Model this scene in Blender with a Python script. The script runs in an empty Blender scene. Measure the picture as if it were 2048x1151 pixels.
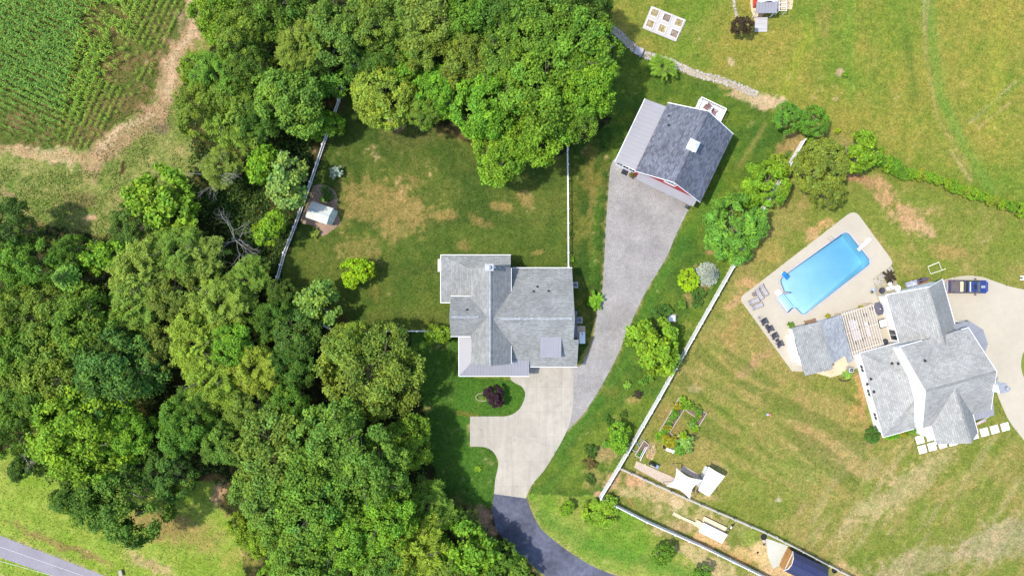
import bpy, math, random
import numpy as np
from mathutils import Vector, Matrix
from mathutils.geometry import tessellate_polygon

# ---------------------------------------------------------------- camera, sky, sun, exposure
H = 102.0            # height of the drone camera (m)
F = 1365.0           # focal length in pixels of a 2048 px wide frame
SC = bpy.context.scene
SC.render.engine = 'CYCLES'
cam_d = bpy.data.cameras.new('camera'); cam = bpy.data.objects.new('camera', cam_d)
SC.collection.objects.link(cam); SC.camera = cam
cam.location = (0, 0, H); cam.rotation_euler = (0, 0, 0)
cam_d.sensor_width = 36.0; cam_d.lens = 36.0 * F / 2048.0
cam_d.clip_start = 1.0; cam_d.clip_end = 3000.0
SUN_EL, SUN_AZ = 62.0, 182.0      # azimuth of the sun, degrees ccw from +x (image right)
sun_d = bpy.data.lights.new('sun', 'SUN'); sun = bpy.data.objects.new('sun', sun_d)
SC.collection.objects.link(sun)
sun_d.energy = 2.35; sun_d.angle = math.radians(2.0); sun_d.color = (1.0, 0.955, 0.88)
_e, _a = math.radians(SUN_EL), math.radians(SUN_AZ)
sdir = Vector((math.cos(_e)*math.cos(_a), math.cos(_e)*math.sin(_a), math.sin(_e)))
sun.rotation_euler = sdir.to_track_quat('Z', 'Y').to_euler()
sun.location = sdir * 60
wd = bpy.data.worlds.new('World'); SC.world = wd; wd.use_nodes = True
wn = wd.node_tree.nodes; wl = wd.node_tree.links
sky = wn.new('ShaderNodeTexSky'); sky.sky_type = 'NISHITA'; sky.sun_disc = False
sky.sun_elevation = _e; sky.sun_rotation = math.radians(90.0 - SUN_AZ)
wl.new(sky.outputs[0], wn['Background'].inputs[0]); wn['Background'].inputs[1].default_value = 0.15
SC.view_settings.view_transform = 'Standard'; SC.view_settings.look = 'None'
SC.view_settings.gamma = 1.0; SC.view_settings.exposure = 1.17

# ---------------------------------------------------------------- helpers
def W(px, py, z=0.0):
    "photo pixel -> the point at real height z that it shows"
    k = (H - z) / F
    return Vector(((px - 1024.0) * k, (575.5 - py) * k, z))
def lin(c):
    c = c / 255.0
    return c / 12.92 if c <= 0.04045 else ((c + 0.055) / 1.055) ** 2.4
def rgb(r, g, b, k=1.0): return (lin(r) * k, lin(g) * k, lin(b) * k, 1.0)
COL = SC.collection
def tag(o, label=None, cat=None, group=None, kind=None):
    if label: o['label'] = label
    if cat: o['category'] = cat
    if group: o['group'] = group
    if kind: o['kind'] = kind
    return o
def thing(name, label, cat, loc=(0, 0, 0), rz=0.0, group=None):
    o = bpy.data.objects.new(name, None); COL.objects.link(o)
    o.location = loc; o.rotation_euler = (0, 0, rz); o.empty_display_size = 0.3
    return tag(o, label, cat, group)
def copy_tree(o, parent=None):
    c = o.copy(); COL.objects.link(c)
    if parent is not None: c.parent = parent
    for ch in list(o.children): copy_tree(ch, c)
    return c

class Fr:
    "a local frame on the ground: origin, u axis, v axis"
    def __init__(s, o, ang, flip=True):
        s.o = Vector((o[0], o[1], 0)); a = math.radians(ang)
        s.u = Vector((math.cos(a), math.sin(a), 0)); s.v = Vector((math.sin(a), -math.cos(a), 0))
        s.ang = a
    def __call__(s, u, v, z=0.0): return s.o + s.u * u + s.v * v + Vector((0, 0, z))

class MB:
    def __init__(s): s.v = []; s.f = []
    def poly(s, pts):
        n = len(s.v); s.v += [tuple(p) for p in pts]; s.f.append(tuple(range(n, n + len(pts)))); return s
    def hexa(s, b, t):
        n = len(s.v); s.v += [tuple(p) for p in b] + [tuple(p) for p in t]; k = len(b)
        s.f.append(tuple(range(n + k - 1, n - 1, -1))); s.f.append(tuple(range(n + k, n + 2 * k)))
        for i in range(k):
            j = (i + 1) % k; s.f.append((n + i, n + j, n + k + j, n + k + i))
        return s
    def box(s, c, sx, sy, sz, rz=0.0):
        "c = centre of the bottom"
        ca, sa = math.cos(rz), math.sin(rz); b = []
        for x, y in ((-1, -1), (1, -1), (1, 1), (-1, 1)):
            X, Y = x * sx / 2, y * sy / 2
            b.append((c[0] + X * ca - Y * sa, c[1] + X * sa + Y * ca, c[2]))
        return s.hexa(b, [(p[0], p[1], p[2] + sz) for p in b])
    def fbox(s, fr, u0, u1, v0, v1, z0, z1):
        b = [fr(u0, v1, z0), fr(u1, v1, z0), fr(u1, v0, z0), fr(u0, v0, z0)]
        return s.hexa(b, [Vector((p.x, p.y, z1)) for p in b])
    def slab(s, pts, th):
        "sloped polygon seen from above, given thickness th downwards"
        pts = [Vector(p) for p in pts]
        nz = sum((pts[i].x - pts[i-1].x) * (pts[i].y + pts[i-1].y) for i in range(len(pts)))
        if nz > 0: pts = pts[::-1]
        return s.hexa([p - Vector((0, 0, th)) for p in pts], pts)
    def prism(s, pts, z0, z1):
        pts = [(p[0], p[1]) for p in pts]
        a = sum(pts[i-1][0] * pts[i][1] - pts[i][0] * pts[i-1][1] for i in range(len(pts)))
        if a < 0: pts = pts[::-1]
        return s.hexa([(x, y, z0) for x, y in pts], [(x, y, z1) for x, y in pts])
    def beam(s, p, q, w, h=None):
        p, q = Vector(p), Vector(q); h = h or w; d = (q - p).normalized()
        up = Vector((0, 0, 1)) if abs(d.z) < 0.95 else Vector((1, 0, 0))
        a = d.cross(up).normalized() * w / 2; b = a.cross(d).normalized() * h / 2
        return s.hexa([p - a - b, p - a + b, p + a + b, p + a - b], [q - a - b, q - a + b, q + a + b, q + a - b])
    def tube(s, pts, rs, n=6, cap=True):
        pts = [Vector(p) for p in pts]
        if not hasattr(rs, '__len__'): rs = [rs] * len(pts)
        base = len(s.v)
        for i, p in enumerate(pts):
            d = (pts[min(i + 1, len(pts) - 1)] - pts[max(i - 1, 0)]).normalized()
            up = Vector((0, 0, 1)) if abs(d.z) < 0.9 else Vector((1, 0, 0))
            a = d.cross(up).normalized(); b = a.cross(d).normalized()
            for k in range(n):
                t = 2 * math.pi * k / n; s.v.append(tuple(p + (a * math.cos(t) + b * math.sin(t)) * rs[i]))
        for i in range(len(pts) - 1):
            for k in range(n):
                k2 = (k + 1) % n
                s.f.append((base + i * n + k, base + (i + 1) * n + k, base + (i + 1) * n + k2, base + i * n + k2))
        if cap:
            s.f.append(tuple(base + k for k in range(n)))
            s.f.append(tuple(base + (len(pts) - 1) * n + k for k in range(n - 1, -1, -1)))
        return s
    def lathe(s, c, prof, n=20):
        base = len(s.v)
        for r, z in prof:
            for k in range(n):
                t = 2 * math.pi * k / n; s.v.append((c[0] + r * math.cos(t), c[1] + r * math.sin(t), c[2] + z))
        for i in range(len(prof) - 1):
            for k in range(n):
                k2 = (k + 1) % n
                s.f.append((base + i * n + k, base + i * n + k2, base + (i + 1) * n + k2, base + (i + 1) * n + k))
        if prof[0][0] > 0.001: s.f.append(tuple(base + k for k in range(n - 1, -1, -1)))
        if prof[-1][0] > 0.001: s.f.append(tuple(base + (len(prof) - 1) * n + k for k in range(n)))
        return s
    def blob(s, c, r, seed=0, sz=1.0, n=8, m=5, j=0.18):
        rr = random.Random(seed); base = len(s.v)
        for i in range(m + 1):
            ph = math.pi * i / m
            for k in range(n):
                t = 2 * math.pi * k / n; q = r * (1 + rr.uniform(-j, j))
                s.v.append((c[0] + q * math.sin(ph) * math.cos(t), c[1] + q * math.sin(ph) * math.sin(t), c[2] + q * sz * math.cos(ph)))
        for i in range(m):
            for k in range(n):
                k2 = (k + 1) % n
                s.f.append((base + i * n + k, base + (i + 1) * n + k, base + (i + 1) * n + k2, base + i * n + k2))
        return s
    def build(s, name, mat, parent=None, smooth=False, local=False, bevel=0.0):
        me = bpy.data.meshes.new(name)
        off = Vector((0, 0, 0))
        if parent is not None and not local:
            p = parent
            while p is not None: off = off + Vector(p.location); p = p.parent
        me.from_pydata([(v[0] - off.x, v[1] - off.y, v[2] - off.z) for v in s.v], [], s.f)
        me.materials.append(mat)
        uv = me.uv_layers.new(name='UVMap')
        for p in me.polygons:
            n = p.normal; a = Vector((-n.y, n.x, 0))
            a = a.normalized() if a.length > 0.05 else Vector((1, 0, 0))
            b = n.cross(a)
            for li in p.loop_indices:
                c = me.vertices[me.loops[li].vertex_index].co + off
                uv.data[li].uv = (c.dot(a), c.dot(b))
            p.use_smooth = smooth
        me.update()
        o = bpy.data.objects.new(name, me); COL.objects.link(o)
        if parent is not None: o.parent = parent
        if bevel:
            m = o.modifiers.new('bevel', 'BEVEL'); m.width = bevel; m.segments = 2; m.limit_method = 'ANGLE'
        return o

def round_poly(pts, r, seg=6):
    out = []; n = len(pts)
    rs = r if hasattr(r, '__len__') else [r] * n
    for i in range(n):
        p = Vector(pts[i][:2]); a = Vector(pts[i - 1][:2]); b = Vector(pts[(i + 1) % n][:2])
        if rs[i] <= 0: out.append(tuple(p)); continue
        da, db = (a - p), (b - p); q = min(rs[i], da.length * .49, db.length * .49)
        p0 = p + da.normalized() * q; p1 = p + db.normalized() * q
        for k in range(seg + 1):
            t = k / seg; out.append(tuple(p0 * (1 - t) ** 2 + p * 2 * t * (1 - t) + p1 * t * t))
    return out
def smooth_line(pts, n=6):
    out = []; P = [Vector(p[:2]) for p in pts]
    for i in range(len(P) - 1):
        p0, p1, p2, p3 = P[max(i - 1, 0)], P[i], P[i + 1], P[min(i + 2, len(P) - 1)]
        for k in range(n):
            t = k / n
            out.append(tuple(0.5 * ((2 * p1) + (p2 - p0) * t + (2 * p0 - 5 * p1 + 4 * p2 - p3) * t * t + (3 * p1 - p0 - 3 * p2 + p3) * t ** 3)))
    out.append(tuple(P[-1])); return out
def sheet(name, outer, z, mat, holes=(), kind='structure', parent=None):
    "flat polygon lying on the ground, as triangles"
    loops = [[Vector((p[0], p[1], 0)) for p in outer]] + [[Vector((p[0], p[1], 0)) for p in h] for h in holes]
    tr = tessellate_polygon(loops); allp = [p for l in loops for p in l]
    m = MB(); m.v = [(p.x, p.y, z) for p in allp]
    for a, b, c in tr:
        A, B, C = allp[a], allp[b], allp[c]
        ar = (B - A).cross(C - A).z
        if abs(ar) < 1e-9: continue
        m.f.append((a, b, c) if ar > 0 else (c, b, a))
    o = m.build(name, mat, parent)
    if kind: o['kind'] = kind
    return o
def PX(pts, z=0.0): return [tuple(W(x, y, z)[:2]) for x, y in pts]

# ---------------------------------------------------------------- materials
class NT:
    def __init__(s, name):
        s.m = bpy.data.materials.new(name); s.m.use_nodes = True
        s.n = s.m.node_tree.nodes; s.l = s.m.node_tree.links
        s.p = s.n['Principled BSDF']; s.out = s.n['Material Output']
    def new(s, t, **kw):
        n = s.n.new(t)
        for k, v in kw.items(): setattr(n, k, v)
        return n
    def link(s, a, b): s.l.new(a, b)
    def coord(s, kind='Object'): return s.new('ShaderNodeTexCoord').outputs[kind]
    def noise(s, scale, det=4.0, rough=0.6, vec=None, stretch=None, rot=0.0, kind='Object'):
        n = s.new('ShaderNodeTexNoise'); n.inputs['Scale'].default_value = scale
        n.inputs['Detail'].default_value = det; n.inputs['Roughness'].default_value = rough
        v = vec or s.coord(kind)
        if stretch:
            mp = s.new('ShaderNodeMapping'); mp.inputs['Scale'].default_value = stretch
            mp.inputs['Rotation'].default_value = (0, 0, rot); s.link(v, mp.inputs[0]); v = mp.outputs[0]
        s.link(v, n.inputs['Vector']); return n.outputs['Fac']
    def ramp(s, fac, stops):
        r = s.new('ShaderNodeValToRGB'); e = r.color_ramp.elements
        while len(e) < len(stops): e.new(0.5)
        for i, (p, c) in enumerate(stops): e[i].position = p; e[i].color = c
        s.link(fac, r.inputs[0]); return r.outputs[0]
    def mix(s, fac, a, b, mode='MIX'):
        m = s.new('ShaderNodeMix', data_type='RGBA', blend_type=mode)
        for sock, val in ((m.inputs[0], fac), (m.inputs[6], a), (m.inputs[7], b)):
            if hasattr(val, 'links'): s.link(val, sock)
            elif hasattr(val, '__len__'): sock.default_value = val
            else: sock.default_value = val
        return m.outputs[2]
    def math(s, op, a, b=0.0):
        m = s.new('ShaderNodeMath', operation=op)
        for sock, val in ((m.inputs[0], a), (m.inputs[1], b)):
            if hasattr(val, 'links'): s.link(val, sock)
            else: sock.default_value = val
        return m.outputs[0]
    def bump(s, h, st=0.3, dist=0.02):
        b = s.new('ShaderNodeBump'); b.inputs['Strength'].default_value = st; b.inputs['Distance'].default_value = dist
        s.link(h, b.inputs['Height']); s.link(b.outputs[0], s.p.inputs['Normal'])
    def done(s, col, rough=0.8, metal=0.0, spec=0.3):
        if hasattr(col, 'links'): s.link(col, s.p.inputs['Base Color'])
        else: s.p.inputs['Base Color'].default_value = col
        s.p.inputs['Roughness'].default_value = rough; s.p.inputs['Metallic'].default_value = metal
        s.p.inputs['Specular IOR Level'].default_value = spec
        return s.m
_mc = {}
def plain(name, c, rough=0.7, metal=0.0, var=0.12, sc=3.0, bump=0.0, spec=0.3):
    if name in _mc: return _mc[name]
    t = NT(name); n = t.noise(sc, 5, 0.65)
    a = tuple(x * (1 - var) for x in c[:3]) + (1,); b = tuple(min(1, x * (1 + var)) for x in c[:3]) + (1,)
    col = t.ramp(n, [(0.3, a), (0.7, b)])
    if bump: t.bump(t.noise(sc * 6, 4), bump)
    _mc[name] = t.done(col, rough, metal, spec); return _mc[name]
def shingle(name, c, contrast=0.16, dirt=0.16):
    t = NT(name); uv = t.coord('UV')
    br = t.new('ShaderNodeTexBrick'); br.offset = 0.5
    br.inputs['Scale'].default_value = 1.0; br.inputs['Brick Width'].default_value = 0.45
    br.inputs['Row Height'].default_value = 0.27; br.inputs['Mortar Size'].default_value = 0.022
    br.inputs['Color1'].default_value = tuple(x * (1 - contrast) for x in c[:3]) + (1,)
    br.inputs['Color2'].default_value = tuple(min(1, x * (1 + contrast)) for x in c[:3]) + (1,)
    br.inputs['Mortar'].default_value = tuple(x * 0.68 for x in c[:3]) + (1,)
    t.link(uv, br.inputs['Vector'])
    n1 = t.noise(5.5, 3, 0.7, vec=uv, stretch=(0.55, 1.5, 1)); n2 = t.noise(0.35, 4, 0.6, vec=uv)
    col = t.mix(1.0, br.outputs[0], t.ramp(n1, [(0.3, (0.86, 0.86, 0.87, 1)), (0.7, (1.14, 1.14, 1.13, 1))]), 'MULTIPLY')
    col = t.mix(1.0, col, t.ramp(n2, [(0.35, (1 - dirt, 1 - dirt, 1 - dirt, 1)), (0.65, (1.1, 1.1, 1.1, 1))]), 'MULTIPLY')
    n3 = t.noise(0.8, 5, 0.75, vec=uv, stretch=(1.6, 0.35, 1))
    col = t.mix(1.0, col, t.ramp(n3, [(0.3, (0.8, 0.8, 0.8, 1)), (0.42, (1, 1, 1, 1))]), 'MULTIPLY')
    t.bump(br.outputs['Fac'], 0.25, 0.01)
    return t.done(col, 0.95, 0, 0.15)
def stone_like(name, c, fine=25.0, contrast=0.2, dirt=0.15, rough=0.9, dirt_sc=0.25, joints=None, rot=0.0):
    t = NT(name); g = t.noise(fine, 3, 0.8); d = t.noise(dirt_sc, 5, 0.6); d2 = t.noise(dirt_sc * 7, 5, 0.7)
    k = lambda q: (q, q, q, 1)
    col = t.mix(1.0, c, t.ramp(g, [(0.25, k(1 - contrast)), (0.75, k(1 + contrast))]), 'MULTIPLY')
    col = t.mix(1.0, col, t.ramp(d, [(0.3, k(1 - dirt)), (0.7, k(1 + dirt * .5))]), 'MULTIPLY')
    col = t.mix(1.0, col, t.ramp(d2, [(0.3, k(1 - dirt * .7)), (0.7, k(1 + dirt * .5))]), 'MULTIPLY')
    if joints:
        br = t.new('ShaderNodeTexBrick'); br.offset = 0.0
        br.inputs['Scale'].default_value = 1.0; br.inputs['Brick Width'].default_value = joints
        br.inputs['Row Height'].default_value = joints; br.inputs['Mortar Size'].default_value = 0.03
        br.inputs['Mortar Smooth'].default_value = 0.6
        br.inputs['Color1'].default_value = k(1); br.inputs['Color2'].default_value = k(0.96); br.inputs['Mortar'].default_value = k(0.78)
        mp = t.new('ShaderNodeMapping'); mp.inputs['Rotation'].default_value = (0, 0, rot)
        t.link(t.coord(), mp.inputs[0]); t.link(mp.outputs[0], br.inputs['Vector'])
        col = t.mix(1.0, col, br.outputs[0], 'MULTIPLY')
        vo = t.new('ShaderNodeTexVoronoi', feature='DISTANCE_TO_EDGE'); vo.inputs['Scale'].default_value = 0.13
        dist = t.mix(0.12, t.coord(), t.new('ShaderNodeTexNoise').outputs['Color']); t.link(dist, vo.inputs['Vector'])
        col = t.mix(1.0, col, t.ramp(vo.outputs['Distance'], [(0.0, k(.8)), (0.004, k(1))]), 'MULTIPLY')
        ty = t.noise(0.9, 4, 0.6, stretch=(1.6, 0.12, 1), rot=0.15); col = t.mix(1.0, col, t.ramp(ty, [(.3, k(.88)), (.5, k(1.0)), (.7, k(1.05))]), 'MULTIPLY')
        so = t.noise(0.55, 2, 0.5); col = t.mix(1.0, col, t.ramp(so, [(.24, k(.72)), (.32, k(1.0))]), 'MULTIPLY')
    t.bump(g, 0.3, 0.01)
    return t.done(col, rough, 0, 0.2)
def planks(name, c, width=0.14, contrast=0.25, metal=0.0, rough=0.7, gap=0.45):
    "boards or siding: long rows across the UV v axis"
    t = NT(name); uv = t.coord('UV')
    br = t.new('ShaderNodeTexBrick'); br.offset = 0.37
    br.inputs['Scale'].default_value = 1.0; br.inputs['Brick Width'].default_value = 3.1
    br.inputs['Row Height'].default_value = width; br.inputs['Mortar Size'].default_value = 0.012
    br.inputs['Color1'].default_value = tuple(x * (1 - contrast) for x in c[:3]) + (1,)
    br.inputs['Color2'].default_value = tuple(min(1, x * (1 + contrast * .6)) for x in c[:3]) + (1,)
    br.inputs['Mortar'].default_value = tuple(x * gap for x in c[:3]) + (1,)
    t.link(uv, br.inputs['Vector'])
    n = t.noise(2.0, 5, 0.7, vec=uv, stretch=(0.3, 3, 1))
    col = t.mix(1.0, br.outputs[0], t.ramp(n, [(0.3, (0.85, 0.85, 0.85, 1)), (0.7, (1.1, 1.1, 1.1, 1))]), 'MULTIPLY')
    t.bump(br.outputs['Fac'], 0.3, 0.01)
    return t.done(col, rough, metal, 0.3)
def leafmat(name='foliage', trans=0.28):
    t = NT(name)
    oi = t.new('ShaderNodeObjectInfo'); at = t.new('ShaderNodeAttribute', attribute_name='var')
    at2 = t.new('ShaderNodeAttribute', attribute_name='hue')
    br = t.math('ADD', t.math('MULTIPLY', at.outputs['Fac'], 1.65), 0.42)
    comb = t.new('ShaderNodeCombineColor'); [t.link(br, comb.inputs[i]) for i in range(3)]
    col = t.mix(1.0, oi.outputs['Color'], comb.outputs[0], 'MULTIPLY')
    warm = t.mix(1.0, col, (1.35, 1.08, 0.7, 1), 'MULTIPLY'); cold = t.mix(1.0, col, (0.8, 0.95, 1.1, 1), 'MULTIPLY')
    col = t.mix(at2.outputs['Fac'], cold, warm)
    t.done(col, 0.7, 0, 0.12)
    tr = t.new('ShaderNodeBsdfTranslucent'); mx = t.new('ShaderNodeMixShader'); mx.inputs[0].default_value = trans
    c2 = t.mix(1.0, col, (1.25, 1.2, 0.5, 1), 'MULTIPLY'); t.link(c2, tr.inputs[0])
    t.link(t.p.outputs[0], mx.inputs[1]); t.link(tr.outputs[0], mx.inputs[2]); t.link(mx.outputs[0], t.out.inputs[0])
    return t.m

M = {}
M['leaf'] = leafmat()
M['bark'] = plain('bark', (0.16, 0.13, 0.10, 1), 0.95, var=0.3, sc=6)
M['pale_bark'] = plain('pale_bark', (0.27, 0.25, 0.22, 1), 0.95, var=0.2, sc=6)
M['shingle_grey'] = shingle('grey_shingle', (0.245, 0.247, 0.233))
M['shingle_blue'] = shingle('slate_shingle', (0.13, 0.138, 0.168), 0.35, 0.15)
M['shingle_pale'] = shingle('pale_shingle', (0.295, 0.29, 0.27), 0.14, 0.1)
M['shingle_light'] = shingle('light_shingle', (0.30, 0.31, 0.315), 0.2, 0.1)
M['seam'] = plain('standing_seam_metal', (0.25, 0.245, 0.26, 1), 0.45, 0.0, 0.05, 0.6, spec=0.5)
M['white'] = plain('white_paint', (0.80, 0.80, 0.80, 1), 0.6, var=0.04)
M['vinyl'] = plain('white_vinyl', (0.80, 0.79, 0.78, 1), 0.5, var=0.06)
M['siding_white'] = planks('white_siding', (0.80, 0.80, 0.80), 0.18, 0.03, gap=0.75)
M['siding_grey'] = planks('grey_siding', (0.5, 0.49, 0.46), 0.18, 0.06, gap=0.7)
M['siding_red'] = planks('red_siding', (0.50, 0.045, 0.05), 0.3, 0.12, gap=0.5)
M['siding_red2'] = planks('bright_red_siding', (0.58, 0.06, 0.03), 0.3, 0.08, gap=0.6)
M['concrete'] = stone_like('concrete', (0.385, 0.345, 0.28, 1), 20, 0.09, 0.16, 0.85, 0.12, joints=3.7)
M['concrete_warm'] = stone_like('pool_concrete', (0.41, 0.36, 0.275, 1), 16, 0.05, 0.07, 0.85, 0.15)
M['gravel'] = stone_like('gravel_surface', (0.275, 0.255, 0.235, 1), 6.5, 0.5, 0.25, 0.95, 0.22)
M['asphalt'] = stone_like('dark_asphalt', (0.095, 0.098, 0.13, 1), 22, 0.2, 0.45, 0.8, 0.2)
M['road'] = stone_like('old_asphalt', (0.235, 0.215, 0.235, 1), 12, 0.22, 0.12, 0.9, 0.3)
M['coping'] = stone_like('pool_coping', (0.40, 0.36, 0.33, 1), 18, 0.15, 0.1)
M['glass'] = plain('window_glass', (0.03, 0.035, 0.045, 1), 0.08, var=0.1, spec=0.8)
M['black'] = plain('black_plastic', (0.02, 0.02, 0.024, 1), 0.5, var=0.2)
M['dark'] = plain('charcoal_fabric', (0.045, 0.045, 0.062, 1), 0.8, var=0.2)
M['grey'] = plain('grey_metal', (0.33, 0.34, 0.36, 1), 0.45, 0.3, 0.1)
M['tan'] = plain('tan_wood', (0.55, 0.42, 0.28, 1), 0.85, var=0.15)
M['oldwood'] = planks('weathered_boards', (0.44, 0.41, 0.40), 0.15, 0.15, gap=0.6)
M['brownwood'] = planks('brown_boards', (0.27, 0.15, 0.08), 0.12, 0.2)
M['soil'] = stone_like('soil', (0.16, 0.11, 0.075, 1), 6, 0.4, 0.3, 1.0, 0.5)
M['mulch'] = stone_like('mulch', (0.30, 0.20, 0.14, 1), 7, 0.4, 0.25, 1.0, 0.5)
M['sand'] = stone_like('sand', (0.60, 0.44, 0.28, 1), 9, 0.2, 0.2, 1.0, 0.4)
M['rock'] = stone_like('rock', (0.42, 0.38, 0.34, 1), 5, 0.35, 0.2)
M['sail'] = plain('cream_canvas', (0.56, 0.53, 0.45, 1), 0.9, var=0.03)
M['navy'] = plain('navy_metal', (0.03, 0.036, 0.09, 1), 0.4, 0.0, 0.08, 0.8, spec=0.5)
M['orange'] = planks('orange_boards', (0.42, 0.20, 0.06), 0.3, 0.12, gap=0.6)
# ---------------------------------------------------------------- the ground: one sheet out to the horizon
def vnoise(x, y, sc, seed):
    r = np.random.RandomState(seed).rand(257, 257)
    X, Y = x * sc + 1000.37, y * sc + 1000.73
    xi, yi = np.floor(X).astype(int), np.floor(Y).astype(int); fx, fy = X - xi, Y - yi
    fx, fy = fx * fx * (3 - 2 * fx), fy * fy * (3 - 2 * fy); xi %= 256; yi %= 256
    return (r[xi, yi] * (1 - fx) + r[xi + 1, yi] * fx) * (1 - fy) + (r[xi, yi + 1] * (1 - fx) + r[xi + 1, yi + 1] * fx) * fy
def fbm(x, y, sc, seed, oc=4, g=0.55):
    t = 0; a = 1; s = 0
    for i in range(oc):
        t = t + a * vnoise(x, y, sc * 2 ** i, seed + i); s += a; a *= g
    return t / s
def sstep(a, b, v): t = np.clip((v - a) / (b - a), 0, 1); return t * t * (3 - 2 * t)
def inpoly(px, py, P):
    r = np.zeros(px.shape, bool); n = len(P)
    for i in range(n):
        x0, y0 = P[i - 1]; x1, y1 = P[i]
        if y0 == y1: continue
        c = ((y0 > py) != (y1 > py)) & (px < (x1 - x0) * (py - y0) / (y1 - y0) + x0)
        r ^= c
    return r
def dline(px, py, P):
    d = np.full(px.shape, 1e9)
    for (x0, y0), (x1, y1) in zip(P[:-1], P[1:]):
        dx, dy = x1 - x0, y1 - y0; t = np.clip(((px - x0) * dx + (py - y0) * dy) / (dx * dx + dy * dy), 0, 1)
        d = np.minimum(d, np.hypot(px - x0 - t * dx, py - y0 - t * dy))
    return d
KP = F / H
def ground_colors(x, y):
    px, py = 1024 + x * KP, 575.5 - y * KP
    n1 = fbm(x, y, 0.10, 1); n2 = fbm(x, y, 0.45, 11, 5, 0.65); n3 = fbm(x, y, 1.6, 21, 3, 0.7); n4 = fbm(x, y, 0.05, 31)
    wx = px + (fbm(x, y, 0.3, 41) - .5) * 26; wy = py + (fbm(x, y, 0.3, 51) - .5) * 26
    L = lambda r, g, b: np.array([lin(r), lin(g), lin(b)])
    def base(a, b, f): return a[None] * (1 - f[:, None]) + b[None] * f[:, None]
    # open lawns on the right: olive green with dry straw showing
    dry = sstep(0.34, 0.72, n1 * .5 + n2 * .5)
    C = base(L(132, 148, 60), L(166, 158, 86), dry)
    def put(mask, col):
        nonlocal C
        m = np.clip(mask, 0, 1)[:, None]; col = col if col.ndim == 2 else col[None]
        C = C * (1 - m) + col * m
    def reg(P, col, soft=True):
        put(inpoly(wx if soft else px, wy if soft else py, P).astype(float), col)
    # upper right field, mown in long curves
    g = base(L(120, 148, 52), L(162, 158, 70), sstep(.32, .7, n1 * .6 + n2 * .25 + n3 * .15))
    reg([(1215, -90), (2200, -90), (2200, 480), (2048, 425), (1850, 345), (1765, 320), (1600, 225), (1520, 195), (1420, 155), (1300, 108), (1222, 60)], g)
    for P, w, c, s in (([(1845, -60), (1862, 60), (1880, 190), (1925, 285), (1985, 385)], 13, L(118, 158, 62), .7),
                       ([(1858, 0), (1850, 90), (1872, 230), (1945, 350)], 3, L(180, 165, 105), .5), ([(1848, 0), (1848, 60)], 3, L(190, 175, 120), .7),
                       ([(1697, -20), (1700, 200)], 12, L(120, 160, 55), .5), ([(1810, 60), (1830, 190)], 9, L(100, 128, 48), .6),
                       ([(1940, 245), (2030, 165)], 3, L(195, 180, 125), .7), ([(1950, 235), (2048, 158)], 4, L(115, 150, 60), .6), ([(1957, 255), (2020, 205)], 2.5, L(190, 172, 115), .6),
                       ([(1900, 300), (1942, 362)], 3, L(192, 178, 120), .7), ([(1620, 60), (1560, 200)], 14, L(150, 172, 52), .4),
                       ([(1410, 0), (1330, 160)], 16, L(112, 152, 48), .4), ([(1760, 20), (1790, 150)], 10, L(150, 160, 60), .4), ([(2000, 20), (1985, 260)], 14, L(165, 172, 65), .5),
                       ([(1930, 30), (1955, 200)], 12, L(148, 160, 62), .4)):
        put(np.exp(-(dline(px, py, P) / w) ** 2) * s * (0.6 + .8 * n2), c)
    # lawn round the barn and between the drive and the white fence
    g = base(L(78, 116, 42), L(112, 138, 48), sstep(.35, .65, n1 * .5 + n2 * .5))
    reg([(1215, 55), (1290, 120), (1400, 160), (1500, 195), (1600, 275), (1530, 405), (1482, 504), (1320, 790), (1203, 990), (1050, 1010), (1110, 880), (1200, 720), (1370, 420), (1215, 350), (1215, 200)], g)
    reg([(1135, 250), (1225, 250), (1222, 330), (1205, 600), (1150, 735), (1137, 560)], base(L(66, 98, 34), L(128, 132, 56), sstep(.45, .7, n1 * .5 + n2 * .5)))
    for P, w, c, s in (([(1440, 370), (1320, 560), (1240, 740), (1120, 900)], 11, L(82, 138, 48), .5), ([(1195, 380), (1185, 560)], 8, L(88, 132, 42), .6),
                       ([(1500, 300), (1400, 480)], 10, L(128, 150, 52), .4), ([(1260, 800), (1130, 960)], 12, L(140, 160, 62), .5), ([(1530, 250), (1480, 330)], 5, L(165, 160, 85), .6)):
        put(np.exp(-(dline(px, py, P) / w) ** 2) * s * (0.6 + .8 * n2), c)
    # fenced back lawn, deep green, dry in the middle
    g = base(L(78, 104, 40), L(106, 123, 50), sstep(.35, .65, n1 * .5 + n2 * .5))
    reg([(690, 190), (1136, 150), (1137, 540), (905, 560), (905, 661), (660, 661), (558, 556)], g)
    # front yard
    reg([(640, 664), (920, 664), (920, 755), (1060, 755), (1060, 850), (1000, 850), (1000, 1000), (900, 1030), (640, 980)], base(L(70, 108, 38), L(94, 134, 46), n2))
    put(np.exp(-(dline(px, py, [(935, 765), (930, 840), (935, 900), (960, 990)]) / 26) ** 2) * .5, L(80, 134, 42))
    put(np.exp(-(((px - 1010) / 55) ** 2 + ((py - 795) / 40) ** 2)) * .5, L(82, 136, 40))
    # bottom strips
    reg([(1050, 990), (1203, 990), (1560, 1165), (1560, 1240), (1150, 1240), (1060, 1040)], base(L(120, 162, 52), L(164, 176, 82), sstep(.3, .7, n1 * .5 + n2 * .5)))
    put(np.exp(-(dline(px, py, [(1080, 1030), (1180, 1090), (1420, 1160)]) / 16) ** 2) * .6, L(92, 148, 48))
    reg([(-200, 905), (60, 915), (420, 960), (470, 1080), (560, 1100), (560, 1260), (-200, 1260)], base(L(134, 168, 52), L(162, 184, 76), sstep(.3, .7, n1 * .5 + n2 * .5)))
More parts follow.
